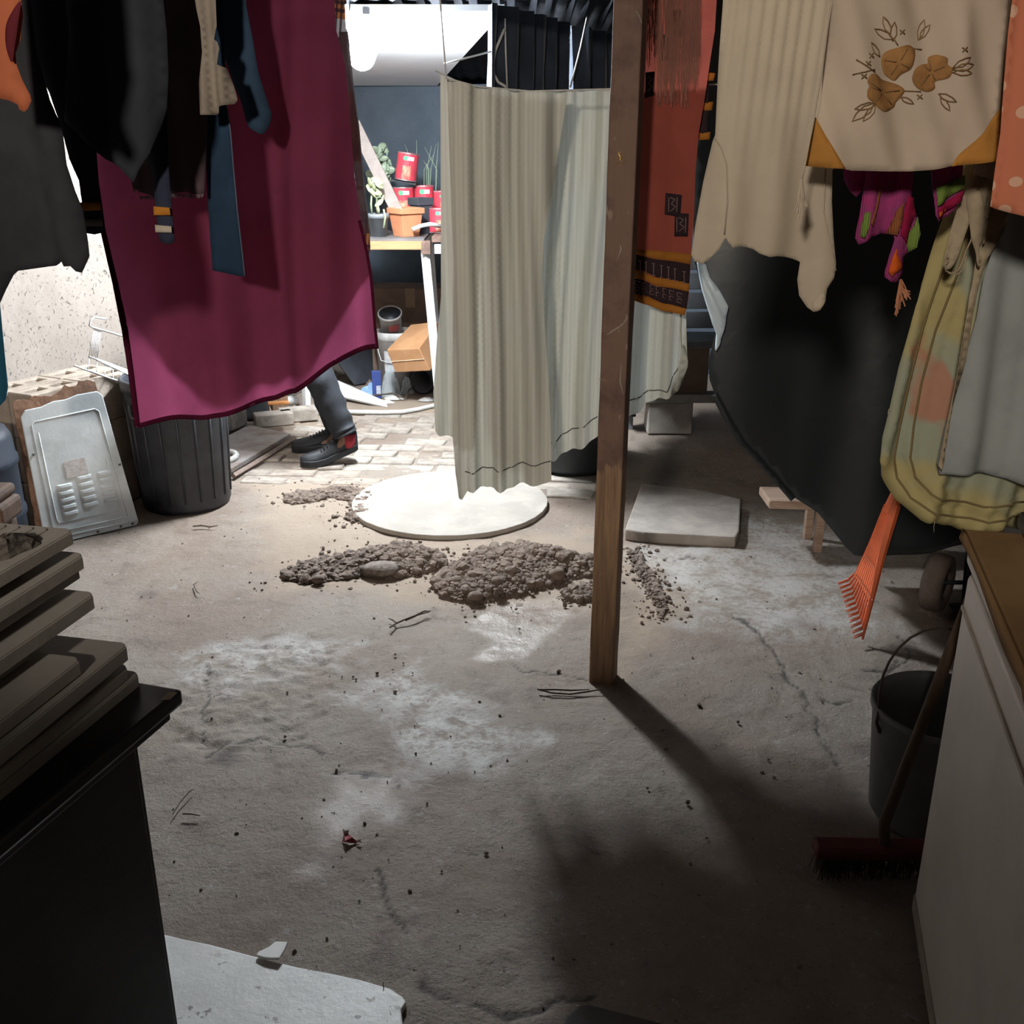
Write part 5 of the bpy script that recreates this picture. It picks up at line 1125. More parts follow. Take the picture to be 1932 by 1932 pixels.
for k_ in (0, 1):
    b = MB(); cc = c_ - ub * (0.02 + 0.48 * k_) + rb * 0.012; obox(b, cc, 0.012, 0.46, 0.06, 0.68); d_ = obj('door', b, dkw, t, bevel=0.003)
    b = MB(); hp = cc - ub * (0.42 if k_ == 0 else 0.04) + rb * 0.012; b.tube([Vector((hp.x, hp.y, 0.42)), Vector((hp.x, hp.y, 0.50))], 0.006, 8); h_ = obj('handle', b, black_pl, t); h_.parent = d_; h_.matrix_parent_inverse = Matrix.Translation(-Vector(d_.location))
for (i, j) in ((0, 0), (1, 0), (0, 1), (1, 1)):
    b = MB(); cc = c_ - rb * (0.03 + 0.50 * i) - ub * (0.03 + 0.88 * j); obox(b, cc, 0.04, 0.04, 0.0, 0.03); obj('foot', b, black_pl, t)
b = MB(); p = G(318, 1312, 0.7605); b.prism([(p.x - .008, p.y - .012), (p.x + .006, p.y - .010), (p.x + .010, p.y + .008), (p.x - .002, p.y + .010)], 0.7598, 0.7607); ch = obj('chip', b, solid('raw_chip', (0.26, 0.20, 0.16), 0.9), t); ch['label'] = 'chipped bare patch'
# tiles: far-right corner from the picture at its stacked height
til_top = solid('biscuit_tile', (0.36, 0.34, 0.31), 0.75, 0.08, 6, bs=0.15, bscale=60)
til_edge = til_top
def tile(px, py, z, th, yaw, w, d, label, ribs=False, name='floor_tile'):
    c = G(px, py, z); u_ = Vector((math.sin(rad(yaw)), math.cos(rad(yaw)), 0)); r_ = Vector((math.cos(rad(yaw)), -math.sin(rad(yaw)), 0))
    tt = thing(name, (c.x, c.y, z - th), label, 'tile', 'tiles stacked on the black cabinet')
    def bx(off_r, off_u, w_, d_, z0, z1, cut=0.010):
        p = [c - r_ * (off_r + w_) - u_ * (off_u + d_), c - r_ * off_r - u_ * (off_u + d_), c - r_ * off_r - u_ * (off_u + cut), c - r_ * (off_r + cut) - u_ * off_u, c - r_ * (off_r + w_) - u_ * off_u]
        b = MB(); b.prism([(q_.x, q_.y) for q_ in p], z0, z1); return b
    obj('body', bx(0, 0, w, d, z - th, z - 0.0015), til_edge, tt, bevel=0.001); obj('face', bx(0.0015, 0.0015, w - .003, d - .003, z - 0.0015, z), til_top, tt)
    if ribs:
        for i in range(7):
            b = bx(0.035 + i * 0.022, 0.012, 0.008, 0.10, z, z + 0.0022, 0.003); obj('rib', b, til_top, tt, bevel=0.001)
    return c
tile(268, 1268, 0.778, 0.018, 15, 0.36, 0.40, 'grey tile, lowest in the stack, lying directly on the black top')
tile(247, 1254, 0.797, 0.018, 14, 0.36, 0.40, 'ribbed grey tile, second from the bottom of the stack', True)
tile(246, 1213, 0.831, 0.022, 12.5, 0.40, 0.42, 'widest grey tile jutting out of the middle of the stack')
tile(150, 1275, 0.809, 0.011, 13, 0.28, 0.32, 'set-back tile wedged under the widest one in the stack')
tile(158, 1240, 0.853, 0.020, 12.5, 0.30, 0.34, 'grey tile with a slanted cut corner resting on the widest one')
tile(60, 1210, 0.875, 0.021, 12, 0.24, 0.30, 'set-back tile hidden under the smooth jutting one')
tile(183, 1117, 0.897, 0.021, 12.5, 0.38, 0.40, 'smooth grey tile jutting out above the middle of the stack')
tile(50, 1140, 0.912, 0.014, 12, 0.22, 0.30, 'set-back tile below the two upper ones in the stack')
tile(156, 1068, 0.928, 0.015, 11.5, 0.36, 0.38, 'thin grey tile, third from the top of the stack')
tile(163, 1043, 0.949, 0.020, 12, 0.37, 0.38, 'grey tile, second from the top of the stack')
tile(50, 1060, 0.965, 0.015, 12, 0.22, 0.28, 'set-back tile just under the topmost ribbed one')
tile(143, 998, 0.985, 0.019, 12, 0.38, 0.36, 'topmost ribbed grey tile with torn paper lying on it', True)
# torn paper and a brown box behind
p = G(14, 1030, 0.99)
crumple('torn_paper', 0.986, [(p.x + 0.034 * math.cos(a) * (1 + .25 * math.sin(3 * a)), p.y + 0.045 * math.sin(a)) for a in np.linspace(0, 6.28, 15)[:-1]], 0.016, solid('dirty_paper', (0.12, 0.105, 0.09), 0.7, 0.35, 40, col2=(0.02, 0.017, 0.015)), 5, 'torn dirty paper with dark scraps on the topmost tile', 'paper')
p = P(16, 982, 1.52); crumple('foil_scrap', 0.986, [(p.x - 0.01 + 0.026 * math.cos(a), 1.30 + 0.02 * math.sin(a)) for a in np.linspace(0, 6.28, 13)[:-1]], 0.022, solid('dull_foil', (0.42, 0.42, 0.40), 0.4, 0.2, 50, metal=0.3), 7, 'crumpled pale foil scrap on the topmost tile', 'foil')
cr = P(20, 955, 2.35); t = thing('brown_crate', (cr.x - 0.14, 2.45, 0), 'brown wooden crate standing on a box behind the tile stack', 'crate')
crw = wood('crate_wood', (0.20, 0.125, 0.085), (0.12, 0.07, 0.05), 5, (6, 6, 6))
for nm, z0, z1, w_ in (('box', 0.0, 0.60, 0.30), ('lower_rim', 0.60, 0.655, 0.34), ('lid', 0.655, 0.685, 0.32)):
    b = MB(); b.box((P(38, 960, 2.35).x - 0.22, 2.41, (z0 + z1) / 2), (w_, 0.12, z1 - z0)); obj(nm, b, crw, t, bevel=0.012)

# ---- along the wall further back: hose ring, board, bricks
hose_m = solid('white_hose', (0.66, 0.65, 0.62), 0.5, 0.08, 30)
c = G(415, 878); b = MB(); b.tube([(c.x + 0.082 * math.cos(a), c.y + 0.085 * math.sin(a), 0.045 + 0.004 * math.sin(a)) for a in np.linspace(0, 2 * math.pi, 33)], 0.014, 8); tag(obj('hose_ring', b, hose_m, smooth=True), 'white hose ring on the paving beside the black dustbin', 'hose')
brd = [(436, 884), (548, 818), (470, 801), (400, 838)]
slab('flat_board', brd, 0.006, 0.03, solid('wet_board', (0.36, 0.34, 0.34), 0.5, 0.25, 7, col2=(0.22, 0.17, 0.14)), 'stained flat grey board lying beside the plinth', 'board', 0.003)
b = MB(); b.tube([G(440, 898, 0.012), G(499, 863, 0.014), G(556, 826, 0.012)], 0.014, 4); tag(obj('wood_batten', b, wood('old_batten', (0.26, 0.20, 0.17), (0.17, 0.12, 0.10)), smooth=False), 'thin weathered batten lying along the edge of the flat board', 'batten')
bk = solid('loose_brick', (0.42, 0.37, 0.32), 0.9, 0.18, 14, bs=0.5)
def lbrick(px, py, z, yaw, label, size=(0.21, 0.10, 0.07), m=None):
    g = G(px, py, z); b = MB(); b.box((g.x, g.y, z + size[2] / 2), size, RZ(yaw)); return tag(obj('loose_brick', b, m or bk, bevel=0.006), label, 'brick')
lbrick(517, 801, 0.0, 22, 'pale loose brick at the end of the flat board'); lbrick(563, 792, 0.0, 20, 'pale loose brick lying behind the shoes')
g = G(475, 800); b = MB(); b.box((g.x - 0.05, g.y + 0.13, 0.08), (0.24, 0.12, 0.16), RZ(10)); tag(obj('dark_block', b, solid('sooty_block', (0.07, 0.07, 0.075), 0.9, 0.2, 10), bevel=0.02), 'sooty dark block standing behind the loose bricks', 'block')
g = G(512, 785); b = MB(); b.box((g.x, g.y + 0.02, 0.085), (0.022, 0.03, 0.19), RY(-12)); tag(obj('wood_peg', b, wood('raw_pine', (0.50, 0.36, 0.24), (0.36, 0.25, 0.16)), bevel=0.003), 'short raw pine stick leaning on the sooty block', 'stick')
g = G(525, 790); b = MB(); b.box((g.x, g.y + 0.08, 0.075), (0.09, 0.08, 0.15), RZ(12)); tag(obj('wood_block', b, wood('brown_offcut', (0.30, 0.17, 0.10), (0.18, 0.10, 0.06)), bevel=0.004), 'small brown wooden offcut beside the pine stick', 'wood block')
g = G(522, 765, 0.15); b = MB(); b.box((g.x + 0.01, g.y, 0.165), (0.11, 0.09, 0.012), RZ(15) @ RX(-8)); tag(obj('orange_plate', b, solid('orange_plastic', (0.85, 0.34, 0.10), 0.4, 0.1, 20), bevel=0.003), 'bright orange plastic plate lying on the wooden offcut', 'plate')
rock('white_stone', 548, 762, (0.06, 0.045, 0.03), solid('white_stone', (0.62, 0.60, 0.58), 0.8, 0.1, 20), 'pale rounded stone behind the loose bricks', 'stone', 12, 0.0)
b = MB(); b.tube([G(x, y, 0.012) for x, y in ((555, 768), (570, 775), (600, 779), (660, 777), (720, 778), (760, 777), (790, 772), (820, 765), (850, 758))], 0.013, 8); tag(obj('white_pipe', b, hose_m, smooth=True), 'long thin white pipe lying across the ground behind the shoes', 'pipe')

# ================================================================== WORKBENCH AND WHAT IS ON AND UNDER IT
TY0, TY1, TZ = 5.80, 6.45, 0.985
xl, xr = -1.22, P(800, 450, TY0).x
t = thing('workbench', ((xl + xr) / 2, 6.1, 0), 'rough workbench with a wooden front rail and white steel legs by the dark wall', 'workbench')
b = MB(); b.box(((xl + xr) / 2, (TY0 + TY1) / 2 + .02, TZ - 0.006), (xr - xl, TY1 - TY0, 0.012)); obj('top', b, solid('bench_top', (0.16, 0.15, 0.15), 0.7, 0.2, 6), t)
b = MB(); b.box(((xl + xr) / 2, TY0 + 0.012, TZ - 0.035), (xr - xl, 0.024, 0.045)); obj('front_rail', b, wood('rail_wood', (0.48, 0.25, 0.12), (0.36, 0.18, 0.08), 5, (0.8, 8, 8)), t, bevel=0.002)
wst = solid('white_steel', (0.74, 0.75, 0.76), 0.4, 0.06, 20); rus_ = solid('rust_steel', (0.20, 0.12, 0.09), 0.8, 0.25, 25)
for nm, a, c in (('leg', (xr + 0.0, TY0 + 0.03, TZ - 0.05), (xr + 0.075, TY0 - 0.09, 0.0)), ('leg', (xr - 0.02, TY1 - 0.05, TZ - 0.02), (xr + 0.02, TY1 + 0.02, 0.0)), ('leg', (xl + 0.05, TY0 + 0.03, TZ - 0.05), (xl + 0.03, TY0 - 0.02, 0.0)), ('leg', (xl + 0.05, TY1 - 0.05, TZ - 0.02), (xl + 0.03, TY1 - 0.02, 0.0))):
    b = MB(); b.tube([a, c], 0.024, 4); obj(nm, b, wst, t)
b = MB(); b.box((xr + 0.01, TY0 + 0.005, TZ - 0.045), (0.05, 0.05, 0.07)); obj('bracket', b, rus_, t, bevel=0.003)
# second bench end to its right
xr2 = 0.25; t = thing('steel_table', (0.0, 6.1, 0), 'white steel framed table continuing behind the grey drape', 'table')
b = MB(); b.box(((xr + 0.04 + xr2) / 2, 6.12, TZ - 0.005), (xr2 - xr - 0.04, 0.6, 0.03)); obj('top', b, rus_, t, bevel=0.003)
b = MB(); b.box(((xr + 0.05 + xr2) / 2, 5.83, TZ - 0.055), (xr2 - xr - 0.06, 0.03, 0.05)); obj('frame_rail', b, wst, t)
for xx, yy in ((xr + 0.14, 5.84), (xr2 - 0.03, 5.84), (xr + 0.14, 6.38), (xr2 - 0.03, 6.38)):
    b = MB(); b.box((xx, yy, (TZ - 0.03) / 2), (0.035, 0.035, TZ - 0.03)); obj('leg', b, wst, t)
b = MB(); p0 = P(800, 428, 5.92); b.tube([P(778, 433, 5.90) + Vector((0, 0, .0)), P(795, 426, 5.92), P(812, 423, 5.94), P(832, 427, 5.98)], 0.012, 8); tag(obj('white_tube', b, hose_m, smooth=True), 'short bent white tube lying on the steel table edge', 'tube')
# pots
def square_pot(name, px, Yc, w, h, m, label, soil=True, z=TZ):
    x = P(px, 420, Yc).x; t = thing(name, (x, Yc, z), label, 'pot'); b = MB(); M3 = RZ(38)
    def ring(r, zz): return [Vector((x, Yc, zz)) + M3 @ Vector((a * r, c * r, 0)) for a, c in ((-1, -1), (1, -1), (1, 1), (-1, 1))]
    b.loft([ring(w * .34, z), ring(w * .44, z + h * .80), ring(w * .5, z + h * .80), ring(w * .5, z + h), ring(w * .45, z + h), ring(w * .42, z + h * .86)]); obj('body', b, m, t, bevel=0.003)
    return x
TERR = solid('terracotta', (0.60, 0.23, 0.11), 0.8, 0.1, 12, bs=0.2)
square_pot('terracotta_pot', 766, 5.98, 0.155, 0.155, TERR, 'square terracotta pot standing at the front of the workbench')
square_pot('dark_pot', 795, 6.14, 0.11, 0.20, solid('slate_pot', (0.045, 0.05, 0.06), 0.6, 0.1), 'tall dark square pot standing behind the terracotta pot')
x = P(714, 420, 5.96).x; t = thing('grey_pot', (x, 5.96, TZ), 'round grey plastic pot holding a leafy plant on the workbench', 'pot')
b = MB(); b.lathe([(0, TZ), (0.044, TZ), (0.057, TZ + .10), (0.062, TZ + .10), (0.062, TZ + .125), (0.055, TZ + .125), (0.052, TZ + .11), (0, TZ + .11)], 28, Matrix.Translation((x, 5.96, 0))); obj('body', b, solid('grey_pot', (0.20, 0.215, 0.23), 0.6, 0.1), t, smooth=True)
# succulent growing in the grey pot
def leafball(name, spots, m, label, cat, stems, seed, base):
    t = thing(name, base, label, cat); rs = random.Random(seed)
    for pl_ in stems:
        b = MB(); b.tube([P(*p) for p in pl_], 0.006, 6); obj('stem', b, solid('plant_stem', (0.30, 0.36, 0.22), 0.7, 0.1), t, smooth=True)
    for (px, py, Y_, s_) in spots:
        c = P(px, py, Y_); M3 = Euler((rs.uniform(-1.2, 1.2), rs.uniform(-1.2, 1.2), rs.uniform(0, 6.28))).to_matrix(); b = MB()
        b.lathe([(0.0005, -1.0), (0.35, -.7), (0.55, -.2), (0.60, .2), (0.45, .65), (0.0005, 1.0)], 8); b.v = [tuple(c + M3 @ (Vector(q_) * s_ * 1.0 * Vector((1, 0.35, 1)) if False else Vector((q_[0] * s_, q_[1] * s_ * 0.35, q_[2] * s_)))) for q_ in b.v]
        obj('leaf', b, m, t, smooth=True)
LG = solid('leaf_pale_green', (0.34, 0.42, 0.30), 0.55, 0.15, 10, bs=0); LG2 = solid('leaf_lime', (0.55, 0.60, 0.36), 0.5, 0.15, 10, bs=0)
rs = random.Random(14); sp = [(700 + rs.uniform(-4, 30) + (i % 3) * 5, 275 + rs.uniform(0, 80), 6.40 + rs.uniform(-.04, .04), rs.uniform(.026, .044)) for i in range(46)]
leafball('jade_plant', sp, LG, 'pale green succulent with rounded leaves behind the leaning plank', 'plant', [[(712, 430, 6.40), (715, 350, 6.40), (712, 290, 6.40)], [(714, 370, 6.40), (735, 330, 6.40)], [(713, 340, 6.40), (700, 300, 6.40)]], 3, tuple(Vector((P(712, 400, 6.40).x, 6.40, TZ))))
sp = [(698, 345, 5.93, .045), (705, 352, 5.93, .05), (712, 342, 5.94, .042), (700, 362, 5.92, .045), (710, 362, 5.94, .04), (716, 350, 5.94, .036), (715, 383, 5.93, .034), (713, 396, 5.92, .034), (696, 356, 5.93, .04), (722, 375, 5.93, .024)]
leafball('lime_plant', sp, LG2, 'lime green plant with drooping stems growing in the grey pot', 'plant', [[(702, 405, 5.94), (700, 385, 5.93), (702, 360, 5.93)], [(712, 400, 5.95), (711, 372, 5.93), (718, 372, 5.92), (716, 364, 5.92)], [(724, 395, 5.90), (727, 410, 5.885), (724, 430, 5.885)]], 4, tuple(Vector((P(714, 405, 5.94).x, 5.95, TZ + .11))))
b = MB(); a_, c_ = P(668, 232, 6.25), P(752, 404, 6.02); a_ = P(668, 232, 6.12); d_ = (c_ - a_).normalized(); s_ = d_.cross(Vector((0, 1, 0))).normalized()
vs = []
for p_ in (a_, c_):
    for i, (u, v) in enumerate(((-1, -1), (1, -1), (1, 1), (-1, 1))): vs.append(p_ + s_ * u * 0.034 + Vector((0, 1, 0)) * v * 0.010)
b.add(vs, [(3, 2, 1, 0), (4, 5, 6, 7), (0, 1, 5, 4), (1, 2, 6, 5), (2, 3, 7, 6), (3, 0, 4, 7)]); tag(obj('grey_plank', b, wood('grey_plank', (0.33, 0.27, 0.24), (0.24, 0.20, 0.18), 5, (4, 4, 4)), bevel=0.002), 'weathered grey plank standing slantwise in the terracotta pot', 'plank')
# red tins
def tin(px, py_top, py_bot, Y_, r, label, tilt=0.0, z=None):
    top = P(px, py_top, Y_); bot = P(px, py_bot, Y_); h = top.z - bot.z; base = Vector((bot.x, Y_, z if z is not None else bot.z))
    t = thing('red_tin', tuple(base), label, 'tin', 'red tins on the workbench'); M = Matrix.Translation(base) @ Matrix.Rotation(tilt, 4, 'Y')
    b = MB(); b.lathe([(0, 0), (r * .97, 0), (r, 0.004), (r, h - 0.004), (r * .97, h), (r * .9, h - .003), (0, h - .003)], 28, M); obj('can', b, solid('tin_red', (0.62, 0.06, 0.09), 0.4, 0.08, 30, bs=0), t, smooth=False)
    for zz in (0.002, h - 0.002):
        b = MB(); b.lathe([(r * 1.0, zz - .003), (r * 1.03, zz), (r * 1.0, zz + .003)], 28, M, close=False)
        obj('rim', b, solid('tin_metal', (0.6, 0.58, 0.58), 0.35, 0.05, metal=0.8, bs=0), t, smooth=True)
    def patch(nm, a0, a1, z0, z1, m):
        b = MB(); b.lathe([(r * 1.004, h * z0), (r * 1.004, h * z1)], 10, M, arc=(rad(a0), rad(a1))); o = obj(nm, b, m, t, smooth=True, fix=False)
    patch('label_panel', -108, -62, 0.06, 0.55, solid('tin_peach', (0.80, 0.38, 0.24), 0.5, 0.25, 30, col2=(0.55, 0.10, 0.08), bs=0)); patch('label_strip', -92, -50, 0.74, 0.88, solid('tin_silver', (0.72, 0.70, 0.68), 0.4, 0.05, bs=0))
    a = rad(-98); p_ = M @ Vector((r * 1.006 * math.cos(a), r * 1.006 * math.sin(a), h * 0.81)); b = MB(); Mm = Matrix.Translation(p_) @ Matrix.Rotation(a, 4, 'Z') @ Matrix.Rotation(math.pi / 2, 4, 'Y'); b.lathe([(0, 0), (h * .085, 0), (h * .085, .0012), (0, .0012)], 14, Mm); obj('green_dot', b, solid('tin_green', (0.10, 0.42, 0.22), 0.5, 0.05, bs=0), t)
    return t
b = MB(); xx0, xx1 = P(742, 400, 6.3).x, P(860, 400, 6.3).x; b.box(((xx0 + xx1) / 2, 6.33, TZ + 0.045), (xx1 - xx0, 0.16, 0.09)); tag(obj('dark_box', b, solid('dark_card', (0.05, 0.05, 0.055), 0.8, 0.15)), 'low dark box under the row of red tins', 'box')
zb = TZ + 0.09
tin(762, 347, 401, 6.31, 0.062, 'red tin at the end of the row next to the grey plank', z=zb); tin(801, 345, 401, 6.34, 0.058, 'red tin in the middle of the row on the dark box', z=zb); tin(838, 345, 392, 6.29, 0.060, 'red tin at the end of the row beside the grey drape', z=zb)
tin(830, 386, 432, 6.08, 0.060, 'red tin standing lower than the others beside the white tube', z=TZ + .012)
b = MB(); p_ = P(765, 345, 6.31); b.box((P(762, 345, 6.31).x, 6.31, P(765, 340, 6.31).z - 0.010), (0.15, 0.11, 0.010), RY(9)); o = tag(obj('black_wedge', b, solid('black_wedge', (0.02, 0.022, 0.025), 0.7, 0.1)), 'thin black board tilted on top of the tins', 'board')
tin(765, 288, 340, 6.31, 0.062, 'tilted red tin on top of the others', tilt=rad(9))
# bare twigs behind
b = MB(); rs = random.Random(33)
tw = thing('bare_shoots', (P(775, 350, 6.5).x, 6.55, TZ), 'wispy bare plant shoots rising behind the red tins', 'plant')
for i in range(9):
    x0_ = rs.uniform(772, 825); b = MB(); b.tube([P(x0_, 430, 6.50), P(x0_ + rs.uniform(-6, 8), 320, 6.5), P(x0_ + rs.uniform(-24, 20), rs.uniform(262, 310), 6.5)], [0.003, 0.0025, 0.001], 4); obj('shoot', b, LG, tw)
# under the bench
b = MB(); xb0, xb1 = P(696, 600, 6.5).x, P(850, 600, 6.5).x; p_ = P(760, 545, 6.55); t = thing('cardboard_box', ((xb0 + xb1) / 2, 6.7, 0), 'large brown cardboard box under the workbench', 'box')
card = solid('cardboard', (0.20, 0.135, 0.10), 0.9, 0.15, 5, bs=0.2); b.box(((xb0 + xb1) / 2, 6.72, p_.z / 2), (xb1 - xb0, 0.28, p_.z)); obj('carton', b, card, t, bevel=0.004)
b = MB(); b.box(((xb0 + xb1) / 2, 6.577, p_.z - 0.06), (0.06, 0.004, 0.12)); obj('tape', b, solid('parcel_tape', (0.30, 0.2, 0.12), 0.4), t)
def bucket(name, c, r0, r1, h, m, label, band=None, tiltM=None, n=36):
    t = thing(name, tuple(c), label, 'bucket'); M = Matrix.Translation(c) @ (tiltM.to_4x4() if tiltM else Matrix.Identity(4))
    b = MB(); b.lathe([(0, 0), (r0, 0), (r0 + (r1 - r0) * .86, h * .86), (r1 * 1.04, h * .87), (r1 * 1.05, h * .99), (r1 * 1.02, h), (r1 * .96, h * .985), (r0 * .95, 0.01), (0, .01)], n, M); obj('shell', b, m, t, smooth=True); return t, M
wpl = solid('white_bucket', (0.62, 0.60, 0.585), 0.55, 0.12, 10, col2=(0.42, 0.40, 0.39))
c = Vector((P(748, 700, 6.43).x, 6.43, 0)); bt, M = bucket('paint_bucket', c, 0.105, 0.125, P(748, 628, 6.33).z, wpl, 'large white paint bucket standing under the workbench')
b = MB(); hz_ = P(748, 628, 6.33).z; b.tube([c + Vector((-0.12, -.03, hz_ * .84)), c + Vector((-0.08, -.12, hz_ * .55)), c + Vector((0.02, -.135, hz_ * .50)), c + Vector((0.12, -.05, hz_ * .84))], 0.003, 5); obj('handle', b, wire, bt, smooth=True)
b = MB(); b.lathe([(0.1185, hz_ * .36), (0.1225, hz_ * .70)], 12, M, arc=(rad(-120), rad(-45))); obj('printed_label', b, solid('bucket_print', (0.40, 0.40, 0.41), 0.6, 0.4, 30, col2=(0.62, 0.6, 0.6), bs=0), bt, smooth=True, fix=False)
c2 = Vector((c.x - 0.02, 6.43, hz_ + 0.0)); ot, M2 = bucket('paint_tin', c2, 0.062, 0.072, 0.135, wpl, 'small splashed paint tin tilted on the white bucket', tiltM=RX(28), n=28)
b = MB(); b.lathe([(0.0, 0.07), (0.066, 0.07), (0.070, 0.128)], 24, M2); obj('dark_paint', b, solid('dried_paint', (0.02, 0.022, 0.026), 0.5, 0.3, 30), ot, smooth=True)
b = MB(); b.lathe([(0.067, 0.035), (0.0705, 0.085)], 10, M2, arc=(rad(-95), rad(-40))); obj('paint_label', b, solid('tin_label_red', (0.35, 0.07, 0.06), 0.6, 0.1), ot, fix=False)
# wooden drawer box, tipped
t = thing('wooden_box', tuple(Vector((P(775, 700, 6.0).x, 6.02, 0))), 'varnished wooden box lying tipped against the white bucket', 'wooden box')
wv = wood('varnished_pine', (0.46, 0.25, 0.125), (0.38, 0.19, 0.09), 4, (1.5, 1.5, 1.5), 0.45, 0.15)
F4 = [P(729, 660, 6.02), P(790, 657, 5.92), P(812, 700, 5.92), P(746, 703, 6.02)]; bk4 = [P(775, 612, 6.28), P(826, 606, 6.18), P(842, 660, 6.18), P(790, 670, 6.28)]
b = MB(); b.hexa(F4, bk4); obj('body', b, wv, t, bevel=0.006)
b = MB(); l0 = F4[0].lerp(F4[3], .52); l1 = F4[1].lerp(F4[2], .48); nf = Vector((0, -0.002, 0)); b.tube([l0 + nf, l1 + nf], 0.004, 4); obj('lid_joint', b, solid('pale_edge', (0.62, 0.42, 0.27), 0.6), t)
# black board, blue packet, leaning white board, bags
def quad_board(name, pts, th, m, label, cat):
    n_ = (pts[1] - pts[0]).cross(pts[3] - pts[0]).normalized() * th; b = MB(); b.hexa(pts, [p_ + n_ for p_ in pts]); return tag(obj(name, b, m, bevel=0.002), label, cat)
quad_board('black_board', [G(668, 728), G(722, 718), P(700, 655, 6.75), P(625, 668, 6.55)], 0.012, black_pl, 'scuffed black board leaning under the workbench', 'board')
x = P(710, 690, 6.22); b = MB(); b.box((P(709, 690, 6.18).x, 6.18, 0.085), (0.055, 0.03, 0.17), RZ(8)); t = thing('blue_packet', (x.x, 6.18, 0), 'blue packet with a white printed label under the workbench', 'packet'); obj('packet', b, solid('blue_card', (0.04, 0.07, 0.26), 0.5, 0.08), t, bevel=0.003)
b = MB(); b.box((P(712, 690, 6.16).x, 6.1635, 0.055), (0.026, 0.002, 0.05), RZ(8)); obj('white_label', b, solid('white_print', (0.6, 0.62, 0.68), 0.6, 0.2, 80), t)
quad_board('white_board', [P(625, 712, 6.30), P(728, 757, 5.98), G(731, 768), P(632, 745, 6.12)], 0.014, solid('white_panel', (0.70, 0.70, 0.69), 0.5, 0.08), 'white panel leaning with its bright edge up beside the person\'s leg', 'panel')
clr = clear_plastic('clear_bag', (0.75, 0.80, 0.80), 0.2, 0.35); blb = clear_plastic('blue_bag_film', (0.35, 0.55, 0.80), 0.3, 0.7)
crumple('clear_bag', 0.0, ell(738, 745, 0.07, 0.055, 14, 3), 0.16, clr, 12, 'crumpled clear plastic bag in the rubbish under the workbench', 'plastic bag')
crumple('clear_bag', 0.0, ell(768, 741, 0.045, 0.04, 14, 5), 0.10, clr, 14, 'small clear plastic wrap beside the fallen black pot', 'plastic bag')
crumple('blue_bag', 0.0, ell(700, 745, 0.085, 0.05, 14, 4), 0.065, blb, 13, 'crumpled blue and white plastic bag in the rubbish under the workbench', 'plastic bag')
crumple('brown_paper', 0.0, ell(698, 733, 0.045, 0.03, 12, 7), 0.05, card, 15, 'scrap of brown paper behind the blue plastic bag', 'paper')
b = MB(); c = G(798, 742); M = Matrix.Translation((c.x, c.y, 0.078)) @ Matrix.Rotation(rad(-25), 4, 'Z') @ Matrix.Rotation(rad(90), 4, 'X'); b.lathe([(0.0, -0.15), (0.055, -0.15), (0.075, 0.0), (0.079, 0.0), (0.079, 0.012), (0.071, 0.012), (0.052, -0.14), (0, -0.14)], 32, M); tag(obj('fallen_pot', b, black_pl, smooth=True), 'black plant pot lying on its side under the workbench', 'pot')
for k_, (px, py, rx, ry, lb) in enumerate(((745, 752, 0.07, 0.04, 'broken white plate piece in front of the clear plastic bag'), (730, 760, 0.05, 0.025, 'small white scrap at the foot of the white panel'), (805, 755, 0.06, 0.035, 'flat white scrap in front of the fallen black pot'))):
    crumple('white_scrap', 0.0, ell(px, py, rx, ry, 9, 40 + k_), 0.018, solid('white_scrap', (0.62, 0.60, 0.56), 0.7, 0.1), 60 + k_, lb, 'scrap', res=3)
b = MB(); b.tube([G(690, 748, .015), G(740, 742, .03), G(765, 752, .02), G(772, 735, .05), G(785, 728, .03)], 0.006, 5); tag(obj('brown_root', b, twig_m), 'bent brown root lying among the rubbish', 'root')

# ================================================================== RIGHT SIDE, BACK
bx0 = Vector((0.66, 5.5, 0)); t = thing('plank_bench', (1.05, 5.5, 0), 'low dim bench of grey planks behind the black tarpaulin', 'bench')
gpl = solid('grey_planks', (0.16, 0.17, 0.18), 0.7, 0.15, 6)
for k_, (z, h, d_) in enumerate(((0.50, 0.035, 0.0), (0.60, 0.085, 0.03), (0.70, 0.085, 0.04), (0.80, 0.085, 0.05), (0.90, 0.085, 0.06))):
    b = MB(); b.box((1.10, 5.42 + d_, z), (0.95, 0.30 if k_ == 0 else 0.03, h), RX(-8 if k_ else 0)); obj('plank', b, gpl, t, bevel=0.004)
b = MB(); b.box((1.02, 5.38, 0.20), (0.95, 0.10, 0.045)); obj('lower_rail', b, solid('rail_grey', (0.30, 0.28, 0.26), 0.8, 0.15), t, bevel=0.003)
for xx in (0.85, 1.45):
    b = MB(); b.box((xx, 5.42, 0.09), (0.24, 0.16, 0.175)); obj('foot_block', b, conc, t, bevel=0.008)
for xx in (0.64, 1.54):
    b = MB(); b.box((xx, 5.48, 0.45), (0.05, 0.05, 0.90)); obj('upright', b, gpl, t)
b = MB(); b.box((0.88, 5.46, 0.3525), (0.32, 0.22, 0.255)); tag(obj('brown_carton', b, card, bevel=0.004), 'brown carton standing on the lower rail of the plank bench', 'box')
tub = thing('black_tub', (0.30, 4.80, 0), 'low wide black rubber tub on the floor behind the grey drape', 'tub')
b = MB(); b.lathe([(0, 0), (0.19, 0), (0.215, 0.03), (0.235, 0.26), (0.25, 0.265), (0.25, 0.285), (0.235, 0.285), (0.215, 0.25), (0.195, 0.03), (0, .03)], 44, Matrix.Translation((0.30, 4.80, 0))); obj('shell', b, solid('tub_rubber', (0.03, 0.038, 0.042), 0.6, 0.15), tub, smooth=True)
